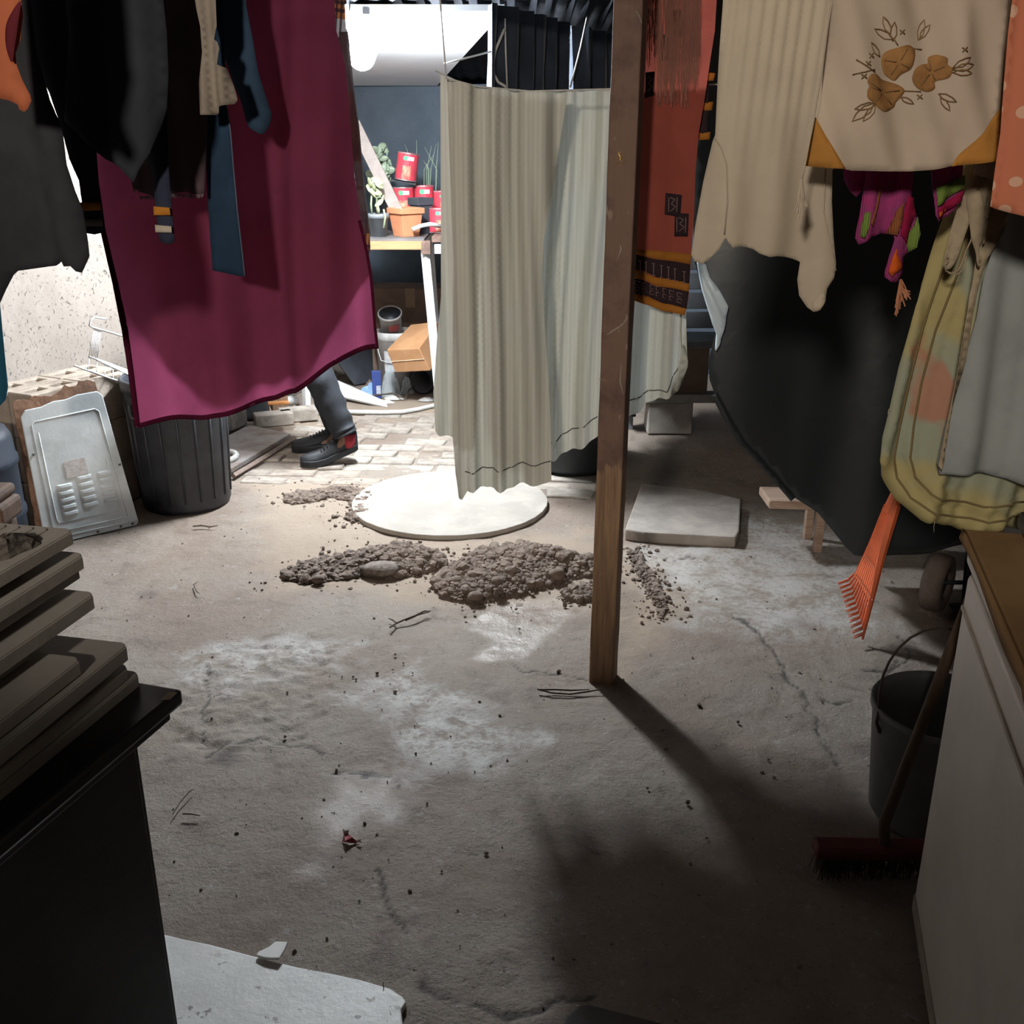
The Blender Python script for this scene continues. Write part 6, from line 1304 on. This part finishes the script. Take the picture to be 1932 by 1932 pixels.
for s_ in (-1, 1):
    b = MB(); b.tube([(0.30 + s_ * 0.245, 4.76, .27), (0.30 + s_ * 0.285, 4.76, .26), (0.30 + s_ * 0.285, 4.84, .26), (0.30 + s_ * 0.245, 4.84, .27)], 0.009, 6); obj('handle', b, black_pl, tub)
# stool
t = thing('wooden_stool', tuple(G(1543, 1040)), 'small wooden stool half hidden behind the black tarpaulin', 'stool')
sw = wood('stool_wood', (0.40, 0.29, 0.22), (0.26, 0.17, 0.12), 5, (1, 8, 8)); pF = G(1446, 950, 0.20); zs = 0.215
b = MB(); a_ = P(1446, 938, 3.95); a_ = G(1446, 936, zs); c_ = G(1560, 945, zs); b.hexa([Vector((a_.x, a_.y - .05, zs - .035)), Vector((c_.x + .3, c_.y - .05, zs - .035)), Vector((c_.x + .3, c_.y + .12, zs - .035)), Vector((a_.x, a_.y + .12, zs - .035))], [Vector((a_.x, a_.y - .05, zs)), Vector((c_.x + .3, c_.y - .05, zs)), Vector((c_.x + .3, c_.y + .12, zs)), Vector((a_.x, a_.y + .12, zs))]); obj('seat', b, sw, t, bevel=0.006)
lg = G(1541, 1040)
for dx, dy in ((0, 0), (0.30, 0), (0, 0.14), (0.30, 0.14)):
    b = MB(); b.box((lg.x + dx, max(lg.y + dy, a_.y - 0.03 if dy == 0 else 0) if False else lg.y + dy, zs / 2 - .018), (0.03, 0.03, zs - .035)); obj('leg', b, sw, t, bevel=0.002)
# rake
t = thing('leaf_rake', tuple(G(1622, 1214)), 'orange plastic leaf rake leaning head down beside the black tarpaulin', 'rake')
orp = solid('rake_orange', (0.66, 0.135, 0.045), 0.5, 0.1, 14)
RK = lambda px, py, Y_: P(px, py, Y_)
hd = RK(1672, 955, 2.98); tips = []
outl = [(1626, 1214, 2.90), (1652, 1150, 2.90)]
nt_ = 24; root = []
for i in range(nt_):
    u = i / (nt_ - 1)
    ex = 1622 - 30 * math.sin(u * 2.2) * 1.0 - 14 * u; ey = 1212 - 108 * u
    tips.append(RK(1625 - 46 * math.sin(min(1, u * 1.15) * 1.57) + 14 * max(0, u - .75) * 4 * .6, 1212 - 128 * u, 2.90 + 0.16 * u))
# right rigid edge of the head, folded; blade fan between the edge and the outermost tine
edgeR = [RK(1690, 952, 2.97), RK(1663, 1050, 2.94), RK(1645, 1130, 2.92), RK(1627, 1206, 2.90)]
edgeL = [RK(1668, 952, 2.98), RK(1640, 1020, 3.00), RK(1612, 1080, 3.03), RK(1597, 1093, 3.06)]
b = MB(); n = 18; vs = []; 
for j in range(n + 1):
    v_ = j / n
    def along(e, v): 
        k_ = min(len(e) - 2, int(v * (len(e) - 1))); f = v * (len(e) - 1) - k_; return e[k_].lerp(e[k_ + 1], f)
    for i in range(nt_):
        u = i / (nt_ - 1); p_ = along(edgeR, v_ * (0.93 - 0.05 * u)).lerp(along(edgeL, v_ * 0.93), u); vs.append(p_ + Vector((0, -0.006 * (i % 2) * v_, 0.0)))
fs = [(j * nt_ + i, j * nt_ + i + 1, (j + 1) * nt_ + i + 1, (j + 1) * nt_ + i) for j in range(int(n * .80)) for i in range(nt_ - 1)]
b.add(vs, fs); o = obj('fan', b, orp, t, fix=False); o.modifiers.new('s', 'SOLIDIFY').thickness = 0.004
for i in range(nt_):
    b = MB(); s0 = Vector(vs[int(n * .78) * nt_ + i]); s1 = Vector(vs[n * nt_ + i]); e_ = s1 + (s1 - s0) * 0.15; hk = e_ + Vector((-0.035, -0.015, -0.006)); b.tube([s0, s1, e_, hk], [0.0032, 0.003, 0.0028, 0.002], 5); obj('tine', b, orp, t, smooth=True)
for v_ in (0.55, 0.76):
    b = MB(); j = int(n * v_); b.tube([Vector(vs[j * nt_ + i]) + Vector((0, -0.008, 0)) for i in range(0, nt_)], 0.0025, 5); obj('cross_rib', b, solid('rake_pale', (0.80, 0.30, 0.18), 0.5), t, smooth=True)
b = MB(); b.tube([edgeR[0], edgeR[1], edgeR[2], edgeR[3]], [0.016, 0.012, 0.008, 0.004], 5); obj('edge_rib', b, orp, t)
b = MB(); b.tube([hd + Vector((0.012, 0, -0.02)), hd + Vector((0.03, 0, 0.05))], [0.022, 0.018], 10); obj('socket', b, orp, t)
b = MB(); b.tube([hd + Vector((0.02, 0, 0.0)), hd + Vector((0.34, 0.10, 0.90))], 0.012, 10); obj('handle', b, wood('rake_handle', (0.12, 0.08, 0.05), (0.07, 0.045, 0.03)), t, smooth=True)
# sack trolley with wheels
wc = G(1772, 1162); t = thing('hand_truck', (wc.x, wc.y, 0), 'black hand truck with worn rubber wheels behind the freezer', 'hand truck')
rub = solid('worn_tyre', (0.14, 0.105, 0.09), 0.75, 0.15, 14); R_w = 0.10
for dx in (0.0, 0.42):
    M = Matrix.Translation((wc.x + dx, wc.y + 0.05, R_w)) @ Matrix.Rotation(rad(-38 if dx == 0 else -38), 4, 'Z') @ Matrix.Rotation(rad(90), 4, 'Y')
    b = MB(); b.lathe([(0.045, -0.03), (0.075, -0.036), (0.095, -0.03), (0.10, -0.012), (0.10, 0.012), (0.095, 0.03), (0.075, 0.036), (0.045, 0.03), (0.045, -0.03)], 36, M, close=False); w_ = obj('wheel', b, rub, t, smooth=True)
    b = MB(); b.lathe([(0, -0.02), (0.045, -0.02), (0.045, 0.02), (0, 0.02)], 24, M); h_ = obj('hub', b, solid('hub_dark', (0.03, 0.022, 0.02), 0.7), t); h_.parent = w_; h_.matrix_parent_inverse = Matrix.Translation(-Vector(w_.location))
b = MB(); b.tube([(wc.x, wc.y + .05, R_w), (wc.x + .42, wc.y + .05, R_w)], 0.008, 8); obj('axle', b, black_pl, t)
for dx in (0.09, 0.33):
    b = MB(); b.tube([(wc.x + dx, wc.y + .02, 0.03), (wc.x + dx, wc.y + .05, 0.2), (wc.x + dx + .02, wc.y + .14, 1.05)], 0.013, 8); obj('frame_tube', b, black_pl, t)
for zz, yy in ((0.35, .065), (0.65, .095), (0.95, .128)):
    b = MB(); b.tube([(wc.x + .09, wc.y + yy, zz), (wc.x + .33, wc.y + yy, zz)], 0.010, 6); obj('cross_bar', b, black_pl, t)
b = MB(); b.box((wc.x + .21, wc.y - .06, 0.03), (0.34, 0.18, 0.008)); obj('toe_plate', b, black_pl, t)

# ================================================================== FREEZER, BUCKET, BROOM
FY = 14.5; fu = Vector((math.sin(rad(FY)), math.cos(rad(FY)), 0)); fr = Vector((math.cos(rad(FY)), -math.sin(rad(FY)), 0)); F0 = Vector((0.825, 1.705, 0))
t = thing('chest_freezer', tuple(F0 + fr * .3 - fu * .55), 'white chest freezer with a brown cloth cover on its lid', 'freezer')
fw = solid('freezer_enamel', (0.64, 0.60, 0.555), 0.4, 0.06, 4, bs=0.04)
def fbox(r0, r1, u0, u1, z0, z1):
    p = [F0 + fr * r0 + fu * u0, F0 + fr * r1 + fu * u0, F0 + fr * r1 + fu * u1, F0 + fr * r0 + fu * u1]; b = MB(); b.hexa([Vector((q_.x, q_.y, z0)) for q_ in p], [Vector((q_.x, q_.y, z1)) for q_ in p]); return b
obj('body', fbox(0, .58, -1.25, 0, 0.02, 0.765), fw, t, bevel=0.012, bseg=3)
obj('plinth', fbox(.02, .56, -1.22, -.03, 0.0, 0.02), black_pl, t)
obj('gasket', fbox(.008, .572, -1.242, -.008, 0.765, 0.778), solid('gasket_grey', (0.20, 0.18, 0.16), 0.7), t)
obj('lid', fbox(-.006, .586, -1.256, .006, 0.778, 0.832), fw, t, bevel=0.012, bseg=3)
obj('trim_line', fbox(-.0035, .0, -1.25, -.01, 0.695, 0.703), solid('trim_beige', (0.40, 0.35, 0.29), 0.5), t); obj('trim_line', fbox(-.003, .0, -1.25, -.01, 0.02, 0.055), solid('trim_beige', (0.4, 0.35, 0.29), 0.5), t)
brc = fabric('brown_cover', (0.28, 0.17, 0.08), 0.05, 0.12, 5)
o = obj('cloth_cover', fbox(-.012, .60, -0.575, .012, 0.834, 0.842), brc, t, bevel=0.004); o['label'] = 'brown cloth cover'
b = MB(); rs = random.Random(4); k_ = 20; vs = []
for i in range(k_ + 1):
    u = -0.575 + 0.587 * i / k_; p_ = F0 + fr * -.014 + fu * u; dz = 0.014 + 0.006 * math.sin(u * 11) + (0.012 if i == 0 else 0); q2 = p_ - fr * 0.004
    vs += [(p_.x, p_.y, 0.841), (q2.x, q2.y, 0.838 - dz)]
b.add(vs, [(2 * i, 2 * i + 1, 2 * i + 3, 2 * i + 2) for i in range(k_)]); o = obj('cover_edge', b, brc, t, smooth=True); o.modifiers.new('s', 'SOLIDIFY').thickness = 0.004
b = MB(); ps = [F0 + fr * .02 + fu * -.575, F0 + fr * .30 + fu * -.575, F0 + fr * .30 + fu * -.60, F0 + fr * .02 + fu * -.595]
b.hexa([Vector((q_.x, q_.y, .8325)) for q_ in ps], [Vector((q_.x, q_.y, .846)) for q_ in ps]); obj('cover_edge', b, brc, t, bevel=0.005)
p_ = G(1925, 1015, 0.842); b = MB(); b.box((p_.x + .06, p_.y - .01, 0.86), (0.12, 0.10, 0.036), RZ(-15)); tag(obj('black_case', b, black_pl, bevel=0.012), 'small black case lying on the brown freezer cover', 'case')
# grey bucket
c = Vector((0.985, 2.03, 0)); gbk = solid('grey_bucket', (0.16, 0.165, 0.17), 0.6, 0.12, 8)
t = thing('grey_bucket', tuple(c), 'grey bucket with a wire handle standing behind the freezer corner', 'bucket')
b = MB(); b.lathe([(0, 0), (0.125, 0), (0.138, 0.02), (0.158, 0.275), (0.163, 0.28), (0.163, 0.295), (0.156, 0.297), (0.150, 0.28), (0.132, 0.025), (0, .02)], 44, Matrix.Translation(c)); obj('shell', b, gbk, t, smooth=True)
b = MB(); ea_ = c + Vector((-0.160, -0.02, 0.285)); eb_ = c + Vector((0.160, 0.02, 0.285)); pts = []
for i in range(15):
    a = math.pi * i / 14; pts.append(ea_.lerp(eb_, (1 - math.cos(a)) / 2) + Vector((0, 0.10 * math.sin(a), 0.155 * math.sin(a))))
b.tube(pts, 0.0028, 6); obj('handle', b, solid('rusty_wire', (0.07, 0.05, 0.04), 0.7), t, smooth=True)
b = MB(); b.tube([ea_ + Vector((0, 0, 0.005)), ea_ + Vector((-0.004, -.004, -.02)), ea_ + Vector((.006, -.006, -.045))], 0.004, 5); obj('handle_knot', b, solid('rusty_wire', (0.07, 0.05, 0.04), 0.7), t)
# broom
c = G(1630, 1650); t = thing('push_broom', (c.x, c.y, 0), 'broom with a dark red head lying in the shade before the grey bucket', 'broom')
hx0, hx1 = G(1532, 1650).x, 0.93; yb_ = 1.825
b = MB(); b.box(((hx0 + hx1) / 2, yb_, 0.062), (hx1 - hx0, 0.05, 0.03), RZ(-2)); obj('head', b, solid('broom_red', (0.11, 0.02, 0.016), 0.6, 0.15), t, bevel=0.008)
b = MB(); rs = random.Random(6)
for i in range(420):
    x = rs.uniform(hx0 + .01, hx1 - .01); y = yb_ + rs.uniform(-.02, .02); b.tube([(x, y, 0.05), (x + rs.uniform(-.01, .01), y + rs.uniform(-.01, .006), 0.001)], 0.0012, 3, False)
o = obj('bristles', b, solid('broom_bristle', (0.05, 0.035, 0.025), 0.8), t, fix=False); o['kind'] = 'stuff'
b = MB(); h0 = Vector((0.80, yb_, 0.075)); b.tube([h0, Vector((0.80, yb_ + 0.015, 0.12)), Vector((1.02, yb_ + .13 - .02, 0.95))], 0.012, 10); obj('handle', b, wood('broom_handle', (0.10, 0.06, 0.035), (0.06, 0.035, 0.02)), t, smooth=True)

# ================================================================== PERSON, walking behind the purple sheet
SK = solid('skin', (0.20, 0.105, 0.07), 0.6, 0.06, 20, bs=0.05)
hip = Vector((-1.02, 4.95, 0.86)); toeN = Vector((-1.02, 4.77, 0)); ankN = Vector((-0.815, 4.845, 0.135)); kneeN = Vector((-0.945, 4.86, 0.47)); ankF = Vector((-0.885, 5.06, 0.095)); kneeF = Vector((-0.985, 5.02, 0.48))
per = thing('person', (-0.95, 4.95, 0), 'person in dark jeans and black sneakers walking behind the purple sheet', 'person')
skv = [(hip, .105), (hip + Vector((0, -.085, -.03)), .085), (kneeN, .055), (ankN, .036), (ankN + Vector((-.05, -.02, -.07)), .032), (ankN + Vector((-.15, -.05, -.105)), .026), (hip + Vector((0, .085, -.03)), .085), (kneeF, .055), (ankF, .036), (ankF + Vector((-.05, -.01, -.05)), .032), (ankF + Vector((-.15, -.03, -.068)), .026),
       (hip + Vector((-.01, 0, .20)), .11), (hip + Vector((-.03, 0, .42)), .125), (hip + Vector((-.035, 0, .53)), .06), (hip + Vector((-.05, 0, .60)), .05), (hip + Vector((-.065, 0, .70)), .085), (hip + Vector((-.06, 0, .77)), .07),
       (hip + Vector((-.03, -.17, .46)), .052), (hip + Vector((.03, -.21, .22)), .042), (hip + Vector((-.08, -.20, .0)), .03), (hip + Vector((-.11, -.20, -.07)), .028), (hip + Vector((-.03, .17, .46)), .052), (hip + Vector((.02, .21, .22)), .042), (hip + Vector((-.12, .20, .02)), .03), (hip + Vector((-.15, .20, -.05)), .028)]
hE = []
for base_i, sgn in ((20, -1), (24, 1)):
    hb = skv[base_i][0]
    for f_, (dx, dy, L_) in enumerate(((-.035, .028 * -sgn, .045), (-.026, .0, .075), (-.008, .0, .082), (.010, .0, .076), (.026, .0, .06))):
        i0 = len(skv); skv += [(hb + Vector((dx * 1.0, dy, -.028)), .010), (hb + Vector((dx * 1.25 - .008, dy * 1.3, -.028 - L_ * .55)), .009), (hb + Vector((dx * 1.2 - .02, dy, -.028 - L_)), .0075)]; hE += [(base_i, i0), (i0, i0 + 1), (i0 + 1, i0 + 2)]
E = [(0, 1), (1, 2), (2, 3), (3, 4), (4, 5), (0, 6), (6, 7), (7, 8), (8, 9), (9, 10), (0, 11), (11, 12), (12, 13), (13, 14), (14, 15), (15, 16), (12, 17), (17, 18), (18, 19), (19, 20), (12, 21), (21, 22), (22, 23), (23, 24)] + hE
me = bpy.data.meshes.new('body'); me.from_pydata([tuple(v) for v, r in skv], E, []); me.update()
bo = bpy.data.objects.new('body', me); COL.objects.link(bo); me.materials.append(SK); bo.parent = per; bo.matrix_parent_inverse = Matrix.Translation(-Vector(per.location))
skm = bo.modifiers.new('skin', 'SKIN'); skm.use_smooth_shade = True
for i, (v, r) in enumerate(skv): me.skin_vertices[0].data[i].radius = (r, r)
me.skin_vertices[0].data[0].use_root = True
bo.modifiers.new('sub', 'SUBSURF').levels = 2; bo.modifiers['sub'].render_levels = 2
jean = solid('black_denim', (0.026, 0.029, 0.037), 0.75, 0.2, 16, bs=0.4, bscale=60)
def limb(path, seed, n=20, per_seg=9, wr=0.09):
    rs = np.random.RandomState(seed); rings = []; P_ = []
    for (a, ra), (c, rc) in zip(path[:-1], path[1:]):
        for k in range(per_seg): f = k / per_seg; P_.append((a.lerp(c, f), ra + (rc - ra) * f))
    P_.append(path[-1]); ph = rs.uniform(0, 6.28, 4)
    for i, (p_, r) in enumerate(P_):
        tn = (P_[min(i + 1, len(P_) - 1)][0] - P_[max(i - 1, 0)][0]).normalized(); a = tn.cross(Vector((0, 1, 0))).normalized(); c = a.cross(tn)
        rings.append([p_ + (a * math.cos(th) + c * math.sin(th)) * r * (1 + wr * math.sin(i * 1.15 + 2.2 * math.sin(th + ph[0])) * (0.5 + 0.5 * math.sin(th * 2 + i * .3 + ph[1]))) for th in (2 * math.pi * k / n for k in range(n))])
    return rings
b = MB()
b.loft(limb([(hip + Vector((0, -.075, .02)), .115), (hip + Vector((-.0, -.085, -.16)), .10), (kneeN, .075), (kneeN.lerp(ankN, .5), .068), (ankN.lerp(kneeN, .12), .062), (ankN.lerp(kneeN, 0.02), .060)], 1))
b.loft(limb([(hip + Vector((0, .075, .02)), .115), (hip + Vector((-.0, .085, -.16)), .10), (kneeF, .075), (kneeF.lerp(ankF, .5), .068), (ankF.lerp(kneeF, .12), .062), (ankF.lerp(kneeF, 0.03), .060)], 2))
b.loft([[hip + Vector((0.135 * math.cos(a) * k1, 0.185 * math.sin(a) * k1, z)) for a in (2 * math.pi * i / 20 for i in range(20))] for z, k1 in ((-.13, .75), (-.05, 1.0), (.06, .98), (.12, .92))])
obj('jeans', b, jean, per, smooth=True)
b = MB(); b.loft([[hip + Vector((-.03 * max(0, z) * 1 + 0.13 * math.cos(a) * k1, 0.20 * math.sin(a) * k1, z)) for a in (2 * math.pi * i / 20 for i in range(20))] for z, k1 in ((.03, 1.02), (.18, .98), (.36, 1.05), (.45, .95), (.51, .62), (.535, .40))])
b.loft(limb([(hip + Vector((-.03, -.15, .47)), .07), (hip + Vector((0, -.20, .34)), .065), (hip + Vector((.03, -.21, .22)), .06)], 3)); b.loft(limb([(hip + Vector((-.03, .15, .47)), .07), (hip + Vector((0, .20, .34)), .065), (hip + Vector((.02, .21, .22)), .06)], 4))
obj('shirt', b, solid('dark_shirt', (0.05, 0.055, 0.07), 0.9, 0.1), per, smooth=True)
b = MB(); hc = hip + Vector((-.05, 0, .735)); b.lathe([(0.0005, .088), (.05, .075), (.085, .03), (.092, -.01), (.088, -.03)], 20, Matrix.Translation(hc)); obj('hair', b, solid('black_hair', (0.012, 0.01, 0.01), 0.7), per, smooth=True)
for sgn in (-1, 1):
    b = MB(); b.lathe([(0.0005, .009), (.009, 0), (.0005, -.009)], 10, Matrix.Translation(hip + Vector((-.143, sgn * .03, .70)))); obj('eye', b, solid('eye_white', (0.6, 0.6, 0.58), 0.3, bs=0), per, smooth=True)
    b = MB(); b.lathe([(0.0005, .03), (.012, 0), (.0005, -.03)], 8, Matrix.Translation(hip + Vector((-.06, sgn * .088, .69)))); obj('ear', b, SK, per, smooth=True)
b = MB(); b.tube([hip + Vector((-.145, 0, .70)), hip + Vector((-.168, 0, .672)), hip + Vector((-.146, 0, .662))], [.007, .012, .008], 7); obj('nose', b, SK, per, smooth=True)
b = MB(); b.tube([hip + Vector((-.140, -.025, .638)), hip + Vector((-.150, 0, .636)), hip + Vector((-.140, .025, .638))], .006, 6); obj('mouth', b, solid('lips', (0.16, 0.06, 0.05), 0.5, bs=0), per, smooth=True)
shm = solid('black_sneaker', (0.016, 0.018, 0.023), 0.55, 0.2, 20, bs=0.25); solem = solid('black_sole', (0.010, 0.011, 0.014), 0.7, 0.1)
def shoe(heel, toe, lift, seed):
    t = obj('sneaker', MB().add([(0, 0, 0)], []), shm, per) if False else None
    d = (toe - heel); d.z = 0; L = d.length; d.normalize(); s_ = Vector((-d.y, d.x, 0)); rings = []; srings = []
    prof = [(0.0, .024, .070, .0), (.06, .036, .086, .0), (.18, .041, .090, .0), (.32, .040, .086, .0), (.45, .040, .072, .0), (.60, .045, .058, .0), (.75, .050, .050, .0), (.88, .044, .042, .0), (.96, .030, .034, .0), (1.0, .012, .024, .0)]
    for f, w_, h_, _ in prof:
        zb = lift * (1 - f) ** 1.0 if f < .62 else lift * .38 * max(0, (1 - f) / .38) * 1.0; zb = lift * max(0, (0.66 - f) / 0.66) + 0.022
        c = heel + d * L * f; rings.append([Vector((c.x, c.y, zb)) + s_ * w_ * math.cos(a) * (1.0 if math.sin(a) < .3 else .80) + Vector((0, 0, h_ * max(0, math.sin(a)) ** .7)) for a in (2 * math.pi * k / 18 for k in range(18))])
        srings.append([Vector((c.x, c.y, zb)) + s_ * x_ * w_ * 1.07 + Vector((0, 0, z_)) for x_, z_ in ((-1, .012), (-1.0, -.020), (1.0, -.020), (1, .012))])
    b = MB(); b.loft(rings); o = obj('sneaker', b, shm, per, smooth=True)
    b = MB(); b.loft(srings); so = obj('sole', b, solem, per, bevel=0.004); so.parent = o; so.matrix_parent_inverse = Matrix.Translation(-Vector(o.location))
    for k in range(5):
        f = .42 + k * .055; c = heel + d * L * f; zb = lift * max(0, (0.66 - f) / 0.66) + 0.024 + .080 - k * .006
        b = MB(); b.tube([Vector((c.x, c.y, zb - .010)) - s_ * .026, Vector((c.x, c.y, zb)) , Vector((c.x, c.y, zb - .010)) + s_ * .026], 0.0035, 5); la_ = obj('lace', b, shm, per, smooth=True); la_.parent = o; la_.matrix_parent_inverse = Matrix.Translation(-Vector(o.location))
    return o
shoe(Vector((-0.765, 4.865, 0)), Vector((-1.03, 4.765, 0)), 0.062, 1); shoe(Vector((-0.855, 5.075, 0)), Vector((-1.125, 5.02, 0)), 0.012, 2)
b = MB(); M = Matrix.Translation(ankN); b.loft([[ankN + Vector((0.036 * math.cos(a) + 0.012, 0.036 * math.sin(a), z)) for a in (2 * math.pi * k / 18 for k in range(18))] for z in (-.07, -.03, .01)]); obj('sock', b, fabric('red_sock', (0.42, 0.05, 0.07), 0.1), per, smooth=True)

# ================================================================== BEHIND THE PHOTOGRAPHER: unseen box added to keep the room lamp off the near floor
t = thing('added_blocker', (-0.25, -0.90, 0), 'unseen brown box added behind the photographer to shade the near floor', 'blocker')
cw = wood('blocker_wood', (0.16, 0.09, 0.05), (0.10, 0.055, 0.03), 5, (6, 6, 0.8))
b = MB(); b.box((-0.25, -0.90, 0.82), (1.50, 0.68, 1.60)); obj('carcass', b, cw, t, bevel=0.005)
for sx in (-1, 1):
    b = MB(); b.box((-0.25 + sx * 0.375, -0.551, 0.82), (0.73, 0.018, 1.54)); d_ = obj('door', b, cw, t, bevel=0.003)
    b = MB(); b.tube([(-0.25 + sx * 0.05, -0.532, 0.85), (-0.25 + sx * 0.05, -0.532, 0.97)], 0.008, 8); h_ = obj('handle', b, black_pl, t); h_.parent = d_; h_.matrix_parent_inverse = Matrix.Identity(4)
b = MB(); b.box((-0.25, -0.89, 1.6325), (1.60, 0.74, 0.025)); obj('top', b, cw, t, bevel=0.003)
